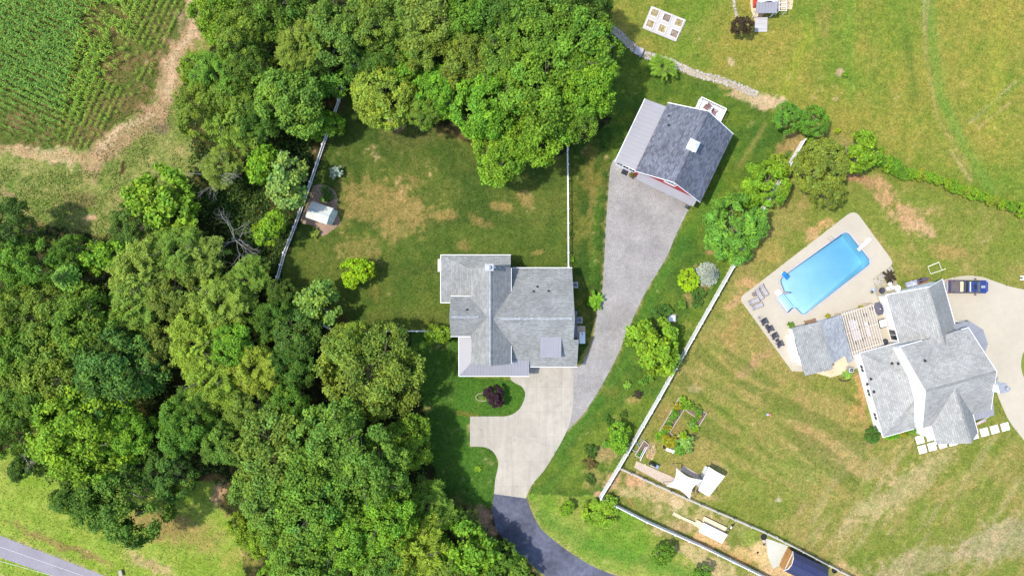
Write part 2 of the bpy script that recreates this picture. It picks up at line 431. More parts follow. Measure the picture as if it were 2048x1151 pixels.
    # rough grass beyond the wood
    reg([(-200, 265), (330, 120), (420, 330), (330, 430), (180, 470), (-200, 520)], base(L(120, 144, 62), L(162, 164, 92), sstep(.3, .7, n2 * .6 + n3 * .4)))
    reg([(-200, -90), (400, -90), (380, 60), (300, 200), (170, 300), (-200, 300)], base(L(96, 116, 46), L(126, 114, 66), sstep(.38, .65, n2 * .6 + n3 * .4)))
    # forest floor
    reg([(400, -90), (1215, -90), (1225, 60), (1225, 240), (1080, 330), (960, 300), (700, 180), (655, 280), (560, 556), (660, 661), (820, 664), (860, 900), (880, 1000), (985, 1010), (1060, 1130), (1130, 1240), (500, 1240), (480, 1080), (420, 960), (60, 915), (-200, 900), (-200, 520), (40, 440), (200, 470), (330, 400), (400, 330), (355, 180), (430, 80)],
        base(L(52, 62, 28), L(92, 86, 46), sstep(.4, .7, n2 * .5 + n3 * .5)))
    # animal pens along the white fence
    reg([(1240, 933), (1535, 1065), (1700, 1151), (1800, 1240), (1560, 1240), (1203, 990)], base(L(136, 148, 66), L(200, 186, 126), sstep(.4, .62, n1 * .3 + n2 * .7)))
    # mulch round the fence line and beds
    T = (190, 150, 92)
    blobs = [(1552, 998, 8, 5, 0, (215, 205, 170), .8, .3),   # px, py, rx, ry, deg, colour, strength, breakup
        (770, 415, 95, 50, 10, (186, 158, 92), .85, .5), (800, 455, 50, 22, 0, (204, 172, 110), .9, .5), (720, 500, 40, 30, 0, (160, 140, 74), .7, .5), (740, 370, 40, 20, 0, (150, 138, 70), .6, .6), (826, 400, 26, 20, 20, (190, 160, 95), .7, .5),
        (895, 432, 22, 12, 20, T, .9, .3), (1000, 412, 22, 10, 10, T, .9, .3), (1055, 402, 18, 14, 30, (200, 165, 105), .9, .3), (960, 440, 30, 10, 20, T, .6, .4), (930, 495, 16, 9, 0, T, .8, .3), (833, 360, 18, 12, 30, T, .6, .4),
        (1076, 507, 16, 7, 0, (190, 160, 95), 1.0, .15), (745, 590, 12, 20, 0, (140, 128, 66), .5, .4), (790, 240, 20, 20, 0, (196, 164, 128), 1.0, .1), (915, 258, 40, 22, 0, (142, 122, 74), .7, .6), (680, 215, 14, 26, 0, (116, 86, 56), .8, .3), (820, 270, 70, 26, 0, (120, 118, 66), .5, .7),
        (1185, 400, 10, 40, 0, (150, 138, 72), .6, .5), (1178, 345, 14, 60, 8, (140, 132, 64), .6, .5), (1180, 470, 10, 30, 0, (140, 138, 66), .4, .5),
        (1530, 205, 36, 16, 15, (214, 192, 146), 1.0, .25), (1480, 190, 34, 10, 25, (210, 190, 140), .9, .35), (1450, 175, 30, 10, 20, (176, 170, 96), .7, .4), (1565, 208, 14, 12, 0, (216, 194, 150), 1, .2), (1588, 283, 22, 20, 0, (188, 162, 104), .8, .4), (1560, 300, 12, 24, 30, (180, 155, 98), .7, .4),
        (1400, 52, 18, 60, 70, (165, 162, 80), .3, .5), (1468, 124, 6, 10, 0, (205, 190, 135), 1, .2), (1678, 148, 9, 9, 0, (196, 176, 136), 1, .2), (1674, 198, 8, 6, 0, (206, 188, 130), 1, .2), (1645, 35, 20, 40, 0, (168, 150, 82), .4, .5),
        (1770, 385, 22, 40, -28, (204, 168, 116), .75, .5), (1815, 440, 30, 24, 30, (210, 174, 124), .8, .5), (1735, 365, 24, 14, 20, (190, 152, 104), .75, .5), (1850, 458, 24, 12, 20, (212, 180, 130), .8, .4), (1710, 350, 16, 10, 0, (200, 150, 104), .8, .3), (1900, 500, 40, 14, 15, (186, 160, 96), .6, .5),
        (1630, 465, 12, 24, 55, (214, 176, 120), .85, .4), (1648, 445, 14, 8, 0, (210, 172, 112), .8, .4), (1540, 505, 26, 30, 0, (180, 165, 80), .4, .5), (1500, 570, 22, 10, 0, (208, 172, 115), .8, .3), (1530, 470, 14, 12, 0, (190, 160, 100), .7, .4),
        (1470, 600, 24, 10, -30, (200, 166, 112), .9, .3), (1510, 722, 12, 42, 55, (192, 160, 110), .9, .35), (1480, 745, 20, 8, -40, (196, 168, 112), .8, .4), (1380, 745, 22, 10, 0, (200, 176, 110), .5, .5), (1380, 780, 14, 7, 10, (214, 190, 140), .9, .3), (1466, 665, 20, 40, 30, (180, 150, 86), .4, .5),
        (1430, 720, 90, 14, 55, (176, 166, 84), .35, .5), (1385, 975, 9, 22, 0, (200, 180, 130), .5, .4), (1440, 935, 24, 12, 20, (205, 180, 125), .6, .3), (1410, 995, 30, 9, 0, (200, 180, 120), .6, .3),
        (1640, 880, 70, 20, 35, (192, 164, 106), .7, .5), (1700, 920, 110, 34, 20, (188, 168, 108), .7, .5), (1610, 810, 16, 40, -20, (188, 160, 100), .6, .5), (1555, 790, 20, 30, 0, (178, 160, 88), .4, .5), (1590, 930, 60, 50, 0, (150, 162, 78), .5, .5),
        (1830, 1130, 110, 26, -10, (186, 172, 126), .8, .4), (2000, 1080, 90, 40, -20, (186, 176, 132), .8, .4), (1800, 980, 120, 26, -35, (198, 184, 128), .7, .5), (1950, 950, 100, 26, -30, (176, 166, 96), .5, .5), (1580, 1060, 50, 14, 20, (180, 160, 96), .6, .5), (1470, 950, 50, 30, 0, (150, 160, 70), .4, .5),
        (1345, 848, 40, 20, 50, (160, 140, 78), .6, .5), (1720, 800, 8, 60, -12, (196, 162, 104), .9, .25), (1712, 820, 10, 30, 0, (186, 160, 90), .8, .4), (1735, 880, 10, 24, 0, (190, 160, 110), .9, .2),
        (1270, 960, 26, 16, 20, (220, 178, 130), .9, .35), (1225, 960, 14, 24, 40, (205, 175, 125), .9, .35), (1320, 985, 40, 18, 20, (206, 186, 130), .8, .5), (1350, 1000, 14, 14, 0, (222, 200, 150), .9, .3), (1365, 1048, 20, 12, 0, (196, 172, 120), .7, .4), (1420, 1080, 40, 14, 25, (222, 192, 130), 1, .2), (1310, 945, 30, 8, 25, (190, 165, 110), .7, .4),
        (1525, 1110, 34, 26, 20, (232, 204, 140), 1.1, .2), (1480, 1110, 30, 14, 20, (214, 190, 120), .8, .4), (1560, 1150, 40, 20, 20, (224, 196, 136), 1, .2), (1690, 1145, 30, 16, 20, (214, 186, 130), .9, .3), (1500, 1080, 22, 20, 0, (150, 172, 72), .8, .3), (1395, 1081, 34, 5, 26, (176, 136, 86), .7, .4), (1480, 1122, 60, 5, 24, (200, 156, 98), .7, .4),
        (1400, 560, 22, 30, -40, (186, 158, 104), .9, .35), (1425, 500, 14, 12, 0, (205, 165, 115), .8, .3), (1380, 600, 20, 12, 30, (178, 158, 100), .7, .4), (1390, 720, 14, 50, 30, (150, 148, 76), .5, .5), (1325, 650, 20, 12, 0, (160, 140, 84), .6, .4), (1215, 905, 24, 14, 0, (186, 166, 110), .7, .4), (1190, 950, 24, 24, 0, (176, 166, 96), .6, .5), (1200, 988, 16, 8, 0, (204, 176, 132), 1, .2), (1262, 800, 16, 8, 0, (180, 165, 95), .7, .4), (1210, 780, 24, 14, 30, (135, 138, 62), .5, .4),
        (1050, 0, 20, 20, 0, (60, 60, 30), .1, .3), (962, 1030, 24, 30, -30, (196, 160, 122), 1.0, .25), (905, 1000, 50, 14, 10, (150, 140, 76), .7, .5), (975, 1062, 14, 18, 0, (186, 150, 114), 1, .2), (680, 645, 8, 22, 0, (120, 82, 56), .8, .3), (852, 815, 6, 5, 0, (170, 170, 90), .9, .1), (935, 828, 26, 6, 0, (140, 130, 60), .6, .4),
        (440, 980, 14, 24, 20, (196, 166, 118), 1, .25), (425, 955, 24, 10, 0, (150, 116, 76), .9, .3), (330, 1050, 70, 34, 10, (164, 146, 86), .9, .45), (400, 1075, 50, 30, 0, (172, 160, 88), .7, .5), (300, 1130, 50, 16, 20, (196, 176, 120), .8, .4), (480, 1120, 40, 26, 0, (170, 168, 80), .6, .4), (120, 1088, 120, 8, 22, (160, 140, 84), .8, .4), (20, 940, 20, 20, 0, (170, 170, 84), .6, .4), (1000, 1120, 10, 10, 0, (160, 140, 100), .6, .3),
        (378, 60, 34, 64, 12, (200, 174, 130), .5, .5), (346, 135, 24, 56, 18, (190, 162, 120), .5, .5), (328, 195, 24, 36, 10, (180, 156, 112), .5, .5), (300, 230, 34, 26, 0, (140, 122, 78), .9, .4), (236, 266, 40, 13, -40, (204, 180, 132), .6, .5), (205, 288, 16, 8, -50, (222, 198, 152), 1, .2), (105, 314, 62, 15, 12, (224, 202, 152), .9, .4), (35, 305, 30, 12, 18, (214, 190, 138), 1, .25), (180, 330, 20, 20, 0, (176, 150, 108), .8, .4), (320, 250, 22, 16, 0, (150, 132, 100), .8, .3), (243, 335, 5, 18, 30, (84, 62, 40), 1.1, .15),
        (20, 395, 26, 10, 30, (176, 152, 110), .8, .35), (185, 435, 14, 6, 10, (206, 176, 132), 1, .3), (145, 485, 30, 20, 20, (168, 148, 92), .7, .45), (60, 440, 50, 12, 25, (160, 140, 90), .6, .5), (160, 400, 40, 20, 0, (124, 112, 70), .7, .4), (398, 20, 12, 30, 0, (206, 176, 146), 1, .2),
    ]
    for bx, by, rx, ry, dg, c, s, br in blobs:
        a = math.radians(dg); dx, dy = wx - bx, wy - by
        u, v = (dx * math.cos(a) + dy * math.sin(a)) / rx, (-dx * math.sin(a) + dy * math.cos(a)) / ry
        d = u * u + v * v; sel = d < 6
        if not sel.any(): continue
        nn = (n2 * .4 + n3 * .6 - .5) * 3.6
        m = np.zeros_like(d); m[sel] = sstep(.25, .75, np.exp(-d[sel] * .9) + br * nn[sel]) * s
        put(np.clip(m, 0, 1) * (.78 if 560 < bx < 1130 and 200 < by < 600 else 1.0), L(*(c if not (690 < bx < 1100 and 340 < by < 530) else (170, 150, 86))))
    for P, w, c, s in (([(400, -30), (392, 40), (362, 100), (342, 160), (318, 215), (270, 255), (215, 295), (180, 318)], 24, L(186, 160, 116), .85), ([(398, -30), (385, 60), (350, 120), (335, 190)], 11, L(212, 186, 142), .8), ([(300, 225), (240, 262), (200, 295)], 8, L(216, 192, 146), .8), ([(180, 318), (110, 316), (40, 305), (-30, 290)], 12, L(186, 164, 112), .7)):
        put(sstep(.25, .75, np.exp(-(dline(wx, wy, P) / w) ** 2) * .9 + (n2 * .5 + n3 * .5 - .5) * 1.5) * s, c)
    # dry pale edges along the gravel and drives
    for P in ([(1157, 733), (1169, 719), (1186, 678), (1195, 617), (1203, 587), (1207, 549), (1212, 448), (1217, 380), (1222, 330)], [(1376, 421), (1352, 468), (1332, 516), (1291, 583), (1257, 655), (1237, 705), (1203, 770), (1168, 825), (1133, 862)],
              [(1054, 998), (1064, 1025), (1081, 1055), (1112, 1083), (1150, 1110), (1190, 1134), (1234, 1151)], [(0, 1067), (211, 1149)], [(938, 850), (938, 893)]):
        put(np.exp(-(dline(px, py, P) / 3.2) ** 2) * sstep(.35, .6, n3) * .9, L(178, 168, 112))
    # mower streaks on the lower right lawn
    st = fbm(x * .82 - y * .57, (x * .57 + y * .82) * .16, .9, 61, 3)
    m = inpoly(wx, wy, [(1700, 900), (1760, 880), (2200, 850), (2200, 1300), (1750, 1220), (1560, 1060), (1600, 980)])
    put(sstep(.5, .68, st) * m * .45, L(186, 176, 118)); put(sstep(.5, .3, st) * m * .35, L(118, 142, 56))
    st = fbm((x * .55 + y * .83), (x * .83 - y * .55) * .15, .8, 71, 3)
    m = inpoly(wx, wy, [(1440, 620), (1600, 740), (1720, 800), (1740, 900), (1700, 1010), (1480, 960), (1330, 790)])
    put(sstep(.5, .66, st) * m * .45, L(176, 160, 92)); put(sstep(.48, .34, st) * m * .55, L(104, 128, 48))
    st = vnoise(y, y * 0, .55, 81)
    m = inpoly(wx, wy, [(700, 440), (1130, 440), (1130, 540), (880, 540), (880, 650), (640, 650)])
    put(sstep(.5, .8, st) * m * .28, L(92, 122, 42)); put(sstep(.5, .2, st) * m * .25, L(54, 80, 30))
    st = vnoise((px * .55 + py * .83) * .08, x * 0, .9, 91)
    m = inpoly(wx, wy, [(1420, 300), (1580, 300), (1440, 520), (1150, 950), (1060, 1000), (1240, 740)])
    put(sstep(.5, .8, st) * m * .3, L(112, 150, 52)); put(sstep(.5, .2, st) * m * .3, L(70, 110, 42))
    C = C * np.array([1.04, .985, 1.0])[None] * (0.82 + 0.36 * n3[:, None])
    return C * 0.53

POOL_PX = [(1693, 461), (1743.5, 525), (1606, 631), (1589.5, 613.8), (1575, 626), (1553.5, 597), (1568.5, 584), (1558, 558)]
POOL = round_poly(PX(POOL_PX), [.9, .9, .6, .35, .35, .35, .35, .8])
def offset_poly(P, d):
    n = len(P); out = []
    A = sum(P[i - 1][0] * P[i][1] - P[i][0] * P[i - 1][1] for i in range(n)); s = 1 if A > 0 else -1
    for i in range(n):
        p, a, b = Vector(P[i]), Vector(P[i - 1]), Vector(P[(i + 1) % n])
        t = (b - a).normalized(); out.append((p.x + s * t.y * d, p.y - s * t.x * d))
    return out
def make_ground():
    fx = np.arange(-82, 82.01, 0.26); fy = np.arange(-50, 50.01, 0.26)
    ext = np.array([2, 6, 14, 30, 60, 120, 250, 500, 900.])
    gx = np.concatenate([(fx[0] - ext)[::-1], fx, fx[-1] + ext]); gy = np.concatenate([(fy[0] - ext)[::-1], fy, fy[-1] + ext])
    X, Y = np.meshgrid(gx, gy, indexing='ij'); nx, ny = X.shape; x, y = X.ravel(), Y.ravel()
    co = np.zeros((nx * ny, 3), np.float32); co[:, 0] = x; co[:, 1] = y
    i, j = np.meshgrid(np.arange(nx - 1), np.arange(ny - 1), indexing='ij'); a = (i * ny + j).ravel()
    q = np.stack([a, a + ny, a + ny + 1, a + 1], 1)
    cx = (x[q[:, 0]] + x[q[:, 1]]) / 2; cy = (y[q[:, 0]] + y[q[:, 3]]) / 2
    keep = ~inpoly(cx, cy, offset_poly(POOL, 0.2)); q = q[keep]
    me = bpy.data.meshes.new('ground'); me.vertices.add(len(co)); me.vertices.foreach_set('co', co.ravel())
    me.loops.add(len(q) * 4); me.loops.foreach_set('vertex_index', q.ravel().astype(np.int32))
    me.polygons.add(len(q)); me.polygons.foreach_set('loop_start', np.arange(0, len(q) * 4, 4, dtype=np.int32))
    me.update(calc_edges=True)
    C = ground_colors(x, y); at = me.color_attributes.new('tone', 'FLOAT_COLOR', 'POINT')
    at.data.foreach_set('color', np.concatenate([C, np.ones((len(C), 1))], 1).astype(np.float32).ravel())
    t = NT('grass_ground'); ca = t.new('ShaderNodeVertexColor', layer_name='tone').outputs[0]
    k = lambda q: (q, q, q, 1)
    a1 = t.noise(1.1, 6, 0.72); a2 = t.noise(4.2, 5, 0.8); a3 = t.noise(0.35, 4, 0.6); a4 = t.noise(2.6, 5, 0.8)
    col = t.mix(1.0, ca, t.ramp(a1, [(0.28, (.64, .76, .66, 1)), (0.5, (1, 1, 1, 1)), (0.72, (1.38, 1.2, 1.3, 1))]), 'MULTIPLY')
    col = t.mix(1.0, col, t.ramp(a2, [(0.28, k(.5)), (0.72, k(1.55))]), 'MULTIPLY')
    col = t.mix(1.0, col, t.ramp(a3, [(0.3, (.92, 1.0, .9, 1)), (0.7, (1.1, 1.0, 1.1, 1))]), 'MULTIPLY')
    col = t.mix(1.0, col, t.ramp(a4, [(0.3, k(.68)), (0.5, k(1.0)), (0.72, (1.42, 1.3, 1.3, 1))]), 'MULTIPLY')
    t.bump(a2, 0.5, 0.08)
    me.materials.append(t.done(col, 0.95, 0, 0.1))
    o = bpy.data.objects.new('ground', me); COL.objects.link(o); o['kind'] = 'structure'
make_ground()

# ---------------------------------------------------------------- roads, drives, pool deck
drive = PX([(1019.7, 735)] + smooth_line([(1019.7, 751.3), (1022, 759), (1031, 766), (1042.3, 771.6), (1049, 780.7), (1050.2, 789.7), (1046.8, 803), (1037.8, 818), (1024.2, 828), (1009.5, 832)], 3)
    + [(940, 832), (940, 891.8)] + smooth_line([(967.8, 893), (983.6, 900), (993.7, 914), (996.7, 925), (994.9, 938.8), (990.4, 959), (988, 986.7)], 3) + [(1051.8, 995.7)]
    + smooth_line([(1058, 979.4), (1068.3, 962.5), (1087.5, 941), (1116.9, 893.6), (1135, 857.5), (1142.8, 830.4), (1146.2, 796.5), (1146.2, 740)], 3) + [(1146.2, 700), (1040, 700)])
sheet('concrete_driveway', drive, 0.012, M['concrete'])
grav = PX(smooth_line([(1157.6, 732.5), (1169.5, 719), (1186, 678), (1195, 617), (1203.4, 587), (1207, 549), (1212, 448), (1217, 380), (1222, 330), (1234, 314)], 4) + [(1300, 290), (1400, 380)]
    + smooth_line([(1385, 405), (1376, 421), (1352.5, 468), (1332, 515.6), (1291.5, 583.4), (1257.6, 654.6), (1237, 705.4), (1203.4, 770), (1168, 825), (1133, 862)], 4) + [(1128, 860), (1142, 800), (1142, 733)])
sheet('gravel_road', grav, 0.006, M['gravel'])
asph = PX(smooth_line([(1051.8, 994), (1054.3, 998), (1064.5, 1025), (1081.5, 1055.5), (1112, 1082.7), (1149.5, 1110), (1190.2, 1133.6), (1234.4, 1150.6), (1330, 1180), (1500, 1225), (1750, 1270)], 4) + [(1750, 1330), (1480, 1290), (1300, 1245)]
    + smooth_line([(1150, 1195), (1100, 1158), (1060, 1125), (1020, 1090), (997, 1063), (988, 1040), (985, 1010), (988, 984)], 4))
sheet('asphalt_drive', asph, 0.006, M['asphalt'])
sheet('road', PX([(-120, 1020), (0, 1069.8), (211, 1151), (330, 1194), (210, 1194), (108, 1151), (0, 1113.7), (-120, 1070)]), 0.008, M['road'])
rdrive = PX([(1880, 562)] + smooth_line([(1886, 560), (1905, 555), (1930, 551), (1950, 551.5), (1970, 555), (2000, 566), (2030, 575), (2110, 590)], 3) + [(2180, 620), (2420, 700), (2420, 860), (2200, 860), (2170, 1010)]
    + smooth_line([(2110, 960), (2048, 880), (2021, 845), (2005.7, 814.7), (1994, 786), (1986, 760)], 4) + [(1960, 700), (1900, 660), (1880, 610)])
sheet('concrete_parking', rdrive, 0.010, M['concrete_warm'])
t = NT('island_grass'); isl = t.done(t.ramp(t.noise(1.5, 6, .7), [(.3, rgb(96, 120, 40, .7)), (.7, rgb(140, 150, 60, .7))]), .95)
sheet('grass_island', [tuple(W(2066 + 24 * math.cos(a * .3), 728 + 40 * math.sin(a * .3))[:2]) for a in range(21)], 0.016, isl)
deck = round_poly(PX([(1709, 418), (1789, 527), (1746, 557), (1752, 590), (1757, 602), (1800, 600), (1820, 690), (1730, 730), (1700, 740), (1604, 742), (1584, 742), (1478, 596)]), [1.4, 1.0, .05, .05, .05, .05, .05, .05, .05, .05, .2, .9])
copin = offset_poly(POOL, 0.32)
sheet('pool_deck', deck, 0.020, M['concrete_warm'], holes=[copin])
# ---- pool: thing with basin, steps, coping, water
pc = W(1640, 545)
pool = thing('swimming_pool', 'rectangular blue swimming pool with corner steps in a pale concrete deck', 'swimming pool', (pc.x, pc.y, 0))
sheet('coping', copin, 0.035, M['coping'], holes=[POOL], kind=None, parent=None)
cp = bpy.data.objects['coping']; cp.parent = pool; cp.location = (-pc.x, -pc.y, 0)
lt = NT('pool_liner'); liner = lt.done(lt.ramp(lt.noise(.5, 3), [(.3, (.52, .66, .70, 1)), (.7, (.58, .72, .76, 1))]), .6)
mb = MB(); n = len(POOL)
Bp = [W(px, py)[:2] for px, py in POOL_PX]
def depth(x, y):
    a = W(1568, 584); b = W(1720, 490); d = (Vector((x, y)) - a.xy).dot((b - a).xy) / (b - a).xy.length_squared
    return -(1.0 + 1.5 * min(1, max(0, (d - .25) / .5)))
for i in range(n):
    a, b = POOL[i - 1], POOL[i]
    mb.poly([(a[0], a[1], .03), (b[0], b[1], .03), (b[0], b[1], depth(*b)), (a[0], a[1], depth(*a))])
tr = tessellate_polygon([[Vector((p[0], p[1], 0)) for p in POOL]]); base = len(mb.v)
mb.v += [(p[0], p[1], depth(*p)) for p in POOL]
for a_, b_, c_ in tr:
    A, B, C_ = [Vector(mb.v[base + q]) for q in (a_, b_, c_)]
    mb.f.append((base + a_, base + b_, base + c_) if (B - A).cross(C_ - A).z > 0 else (base + c_, base + b_, base + a_))
mb.build('basin', liner, pool)
tl = MB()
for i in range(n):
    a, b = Vector(POOL[i - 1]), Vector(POOL[i]); c_ = Vector((pc.x, pc.y)); ia, ib = a + (c_ - a).normalized() * .012, b + (c_ - b).normalized() * .012
    tl.poly([(ia.x, ia.y, .02), (ib.x, ib.y, .02), (ib.x, ib.y, -.22), (ia.x, ia.y, -.22)])
tl.build('tile_line', plain('tile_blue', (.10, .22, .42, 1), .3, var=.3, sc=9), pool)
dq = W(1665, 528); MB().lathe((dq.x, dq.y, depth(dq.x, dq.y) + .02), [(.22, 0), (.22, .03), (0, .03)], 14).build('floor_drain', plain('drain_grey', (.2, .25, .3, 1), .5), pool)
s0, s1, s2, s3 = [W(*p).xy for p in ((1555.5, 597), (1575, 623.5), (1590, 612.5), (1569.5, 585.5))]
st = MB()
for i in range(4):
    f0, f1 = i / 4, (i + 1) / 4 - .004
    q = [s0.lerp(s3, f0), s1.lerp(s2, f0), s1.lerp(s2, f1), s0.lerp(s3, f1)]
    st.prism(q, -0.95, -0.16 - .17 * i)
st.build('steps', liner, pool)
nose = MB()
for i in range(4):
    f1 = (i + 1) / 4 - .02; p, q = s0.lerp(s3, f1), s1.lerp(s2, f1)
    nose.beam((p.x, p.y, -.15 - .17 * i), (q.x, q.y, -.15 - .17 * i), .06, .02)
nose.build('step_edge', plain('blue_tile', (.12, .35, .62, 1), .5), pool)
wt = NT('pool_water')
gl = wt.new('ShaderNodeBsdfGlossy'); gl.inputs['Roughness'].default_value = .03; tp = wt.new('ShaderNodeBsdfTransparent')
fr = wt.new('ShaderNodeFresnel'); fr.inputs[0].default_value = 1.33; mx = wt.new('ShaderNodeMixShader')
bp = wt.new('ShaderNodeBump'); bp.inputs['Strength'].default_value = .5; wt.link(wt.noise(2.5, 4), bp.inputs['Height']); wt.link(bp.outputs[0], gl.inputs['Normal'])
wt.link(fr.outputs[0], mx.inputs[0]); wt.link(tp.outputs[0], mx.inputs[1]); wt.link(gl.outputs[0], mx.inputs[2]); wt.link(mx.outputs[0], wt.out.inputs[0])
va = wt.new('ShaderNodeVolumeAbsorption'); va.inputs['Color'].default_value = (.05, .54, .73, 1); va.inputs['Density'].default_value = .35
wt.link(va.outputs[0], wt.out.inputs['Volume']); wt.n.remove(wt.p)
Pw = offset_poly(POOL, -.004); wm = MB(); nn = len(Pw)
wm.v = [(p[0], p[1], -.06) for p in Pw] + [(p[0], p[1], depth(*p) - .05) for p in Pw]
tr = tessellate_polygon([[Vector((p[0], p[1], 0)) for p in Pw]])
for a_, b_, c_ in tr:
    A, B, C_ = [Vector(wm.v[q]) for q in (a_, b_, c_)]; up = (B - A).cross(C_ - A).z > 0
    t3 = (a_, b_, c_) if up else (c_, b_, a_); wm.f.append(t3); wm.f.append(tuple(q + nn for q in t3[::-1]))
ccw = sum(Pw[i - 1][0] * Pw[i][1] - Pw[i][0] * Pw[i - 1][1] for i in range(nn)) > 0
for i in range(nn):
    j = (i + 1) % nn; fq = (i + nn, j + nn, j, i); wm.f.append(fq if ccw else fq[::-1])
wm.build('pool_water', wt.m, pool)
# ---------------------------------------------------------------- building helpers
def window(parent, fr, u, v, z, w, h, side, name='window', frame=None):
    "a framed window on a wall; side: 'u-','u+','v-','v+' = the way it faces"
    d = {'u-': -fr.u, 'u+': fr.u, 'v-': -fr.v, 'v+': fr.v}[side]; a = fr.v if side[0] == 'u' else fr.u
    c = fr(u, v, z); m = MB(); t = .07
    def bx(x0, x1, z0, z1, d0, d1):
        P = [c + a * x0 + d * d0, c + a * x1 + d * d0, c + a * x1 + d * d1, c + a * x0 + d * d1]
        P = [Vector((p.x, p.y, c.z + z0)) for p in P]
        if (P[1] - P[0]).cross(P[2] - P[1]).z < 0: P = P[::-1]
        return P, [Vector((p.x, p.y, c.z + z1)) for p in P]
    for q in ((-w/2 - t, w/2 + t, -t, 0), (-w/2 - t, w/2 + t, h, h + t), (-w/2 - t, -w/2, 0, h), (w/2, w/2 + t, 0, h), (-.025, .025, .003, h - .003)):
        m.hexa(*bx(*q, -.02, .05))
    o = m.build(name, frame or M['white'], parent)
    g = MB(); g.hexa(*bx(-w/2 + .002, w/2 - .002, .002, h - .002, -.02, .02)); pn = g.build('pane', M['glass'], parent)
    pn.parent = o; pn.location = -Vector(o.location)
    me = pn.data; pn.location = (0, 0, 0)
    return o
def ribs(m, a, b, c, d, step=.45, w=.035, h=.04):
    "standing seams from edge a-b (eave) up to edge d-c"
    a, b, c, d = map(Vector, (a, b, c, d)); L = (b - a).length; k = max(1, int(L / step))
    for i in range(k + 1):
        t = i / k; p, q = a.lerp(b, t), d.lerp(c, t)
        if (q - p).length < .1: continue
        m.beam(p + Vector((0, 0, h / 2)), q + Vector((0, 0, h / 2)), w, h)
def wall_ring(m, fr, u0, u1, v0, v1, z0, z1): m.fbox(fr, u0, u1, v0, v1, z0, z1)
def gable_wall(m, fr, u0, u1, v, z0, z1, um, zm, th=.12):
    "triangle of wall at v between eaves u0,u1 with peak at um"
    P = [fr(u0, v, z0), fr(u1, v, z0), fr(u1, v, z1), fr(um, v, zm), fr(u0, v, z1)]
    m.hexa([p for p in P], [p + fr.v * th for p in P])
def trim(m, pts, w=.08, h=.14):
    if isinstance(m, tuple):
        q = MB(); trim(q, pts, w, h); return q.build(m[0], M['white'], m[1])
    for a, b in zip(pts[:-1], pts[1:]): m.beam(a, b, w, h)
def roof_vent(parent, p, mat=None):
    m = MB(); m.tube([(p[0], p[1], p[2] - .15), (p[0], p[1], p[2] + .35)], .06, 8); m.lathe((p[0], p[1], p[2] - .05), [(.2, 0), (.08, .08)], 10)
    return m.build('roof_vent', mat or M['black'], parent)
def ac_unit(px, py, label):
    p = W(px, py, .8); t = thing('air_conditioner', label, 'air conditioner', (p.x, p.y, 0), group='outdoor air conditioning units')
    MB().box((p.x, p.y, 0.02), 1.0, 1.0, .08).build('pad', M['concrete'], t)
    MB().box((p.x, p.y, .1), .72, .72, .7).build('housing', M['grey'], t, bevel=.03)
    m = MB(); m.lathe((p.x, p.y, .8), [(.3, .0), (.3, .012)], 18); m.build('fan_recess', M['black'], t)
    g = MB()
    for k in range(3):
        a = k * 2.1; g.poly([(p.x, p.y, .83), (p.x + .25 * math.cos(a), p.y + .25 * math.sin(a), .83), (p.x + .25 * math.cos(a + .7), p.y + .25 * math.sin(a + .7), .84)])
    g.lathe((p.x, p.y, .82), [(.07, 0), (.07, .03)], 10); g.build('fan', M['grey'], t)
    r = MB(); r.lathe((p.x, p.y, .8), [(.3, .014), (.33, .014), (.33, .05), (.3, .05), (.3, .014)], 18); r.build('grille_ring', M['white'], t)

# ---------------------------------------------------------------- the grey house in the middle
G = Fr((0, 0), 0)   # u = +x, v = -y
def g(x, y, z): return Vector((x, y, z))
hs = thing('house', 'large grey shingle-roofed house with metal porch roof, in the middle of the lots', 'house', (0, -4, 0))
wl_ = MB()
wl_.prism([(-5.5, -10.4), (-.45, -10.4), (-.45, 2.6), (-5.5, 2.6)], 0, 5.05)
wl_.prism([(-.44, -11.0), (9.1, -11.0), (9.1, -7.6), (8.35, -7.6), (8.35, 2.5), (-.44, 2.5)], 0, 2.85)
wl_.prism([(-8.4, -6.5), (-5.51, -6.5), (-5.51, -1.55), (-8.4, -1.55)], 0, 4.85)
wl_.prism([(-9.9, -1.8), (-5.51, -1.8), (-5.51, 2.61), (-.6, 2.61), (-.6, 4.4), (-9.9, 4.4)], 0, 2.85)
wl_.hexa([g(-.44, -4.25, 2.85), g(8.35, -4.25, 2.85), g(8.35, -4.24, 2.85), g(-.44, -4.24, 2.85)], [g(-.44, -4.25, 7.3), g(8.35, -4.25, 7.3), g(8.35, -4.24, 7.3), g(-.44, -4.24, 7.3)])
for x in (8.25,):
    wl_.hexa([g(x, -10.9, 2.85), g(x, 2.4, 2.85), g(x, 2.4, 2.9), g(x, -4.25, 7.2), g(x, -10.9, 2.9)], [g(x + .1, -10.9, 2.85), g(x + .1, 2.4, 2.85), g(x + .1, 2.4, 2.9), g(x + .1, -4.25, 7.2), g(x + .1, -10.9, 2.9)])
for y in (2.5, -10.4):
    wl_.hexa([g(-5.5, y, 5), g(-5.5, y + .1, 5), g(-.45, y + .1, 5), g(-.45, y, 5)], [g(-3.0, y, 7.45), g(-3.0, y + .1, 7.45), g(-2.98, y + .1, 7.45), g(-2.98, y, 7.45)])
wl_.hexa([g(-8.4, -6.5, 4.8), g(-8.3, -6.5, 4.8), g(-8.3, -1.55, 4.8), g(-8.4, -1.55, 4.8)], [g(-8.4, -4.04, 7.2), g(-8.3, -4.04, 7.2), g(-8.3, -4.02, 7.2), g(-8.4, -4.02, 7.2)])
wl_.build('wall', M['siding_grey'], hs)
T = .16
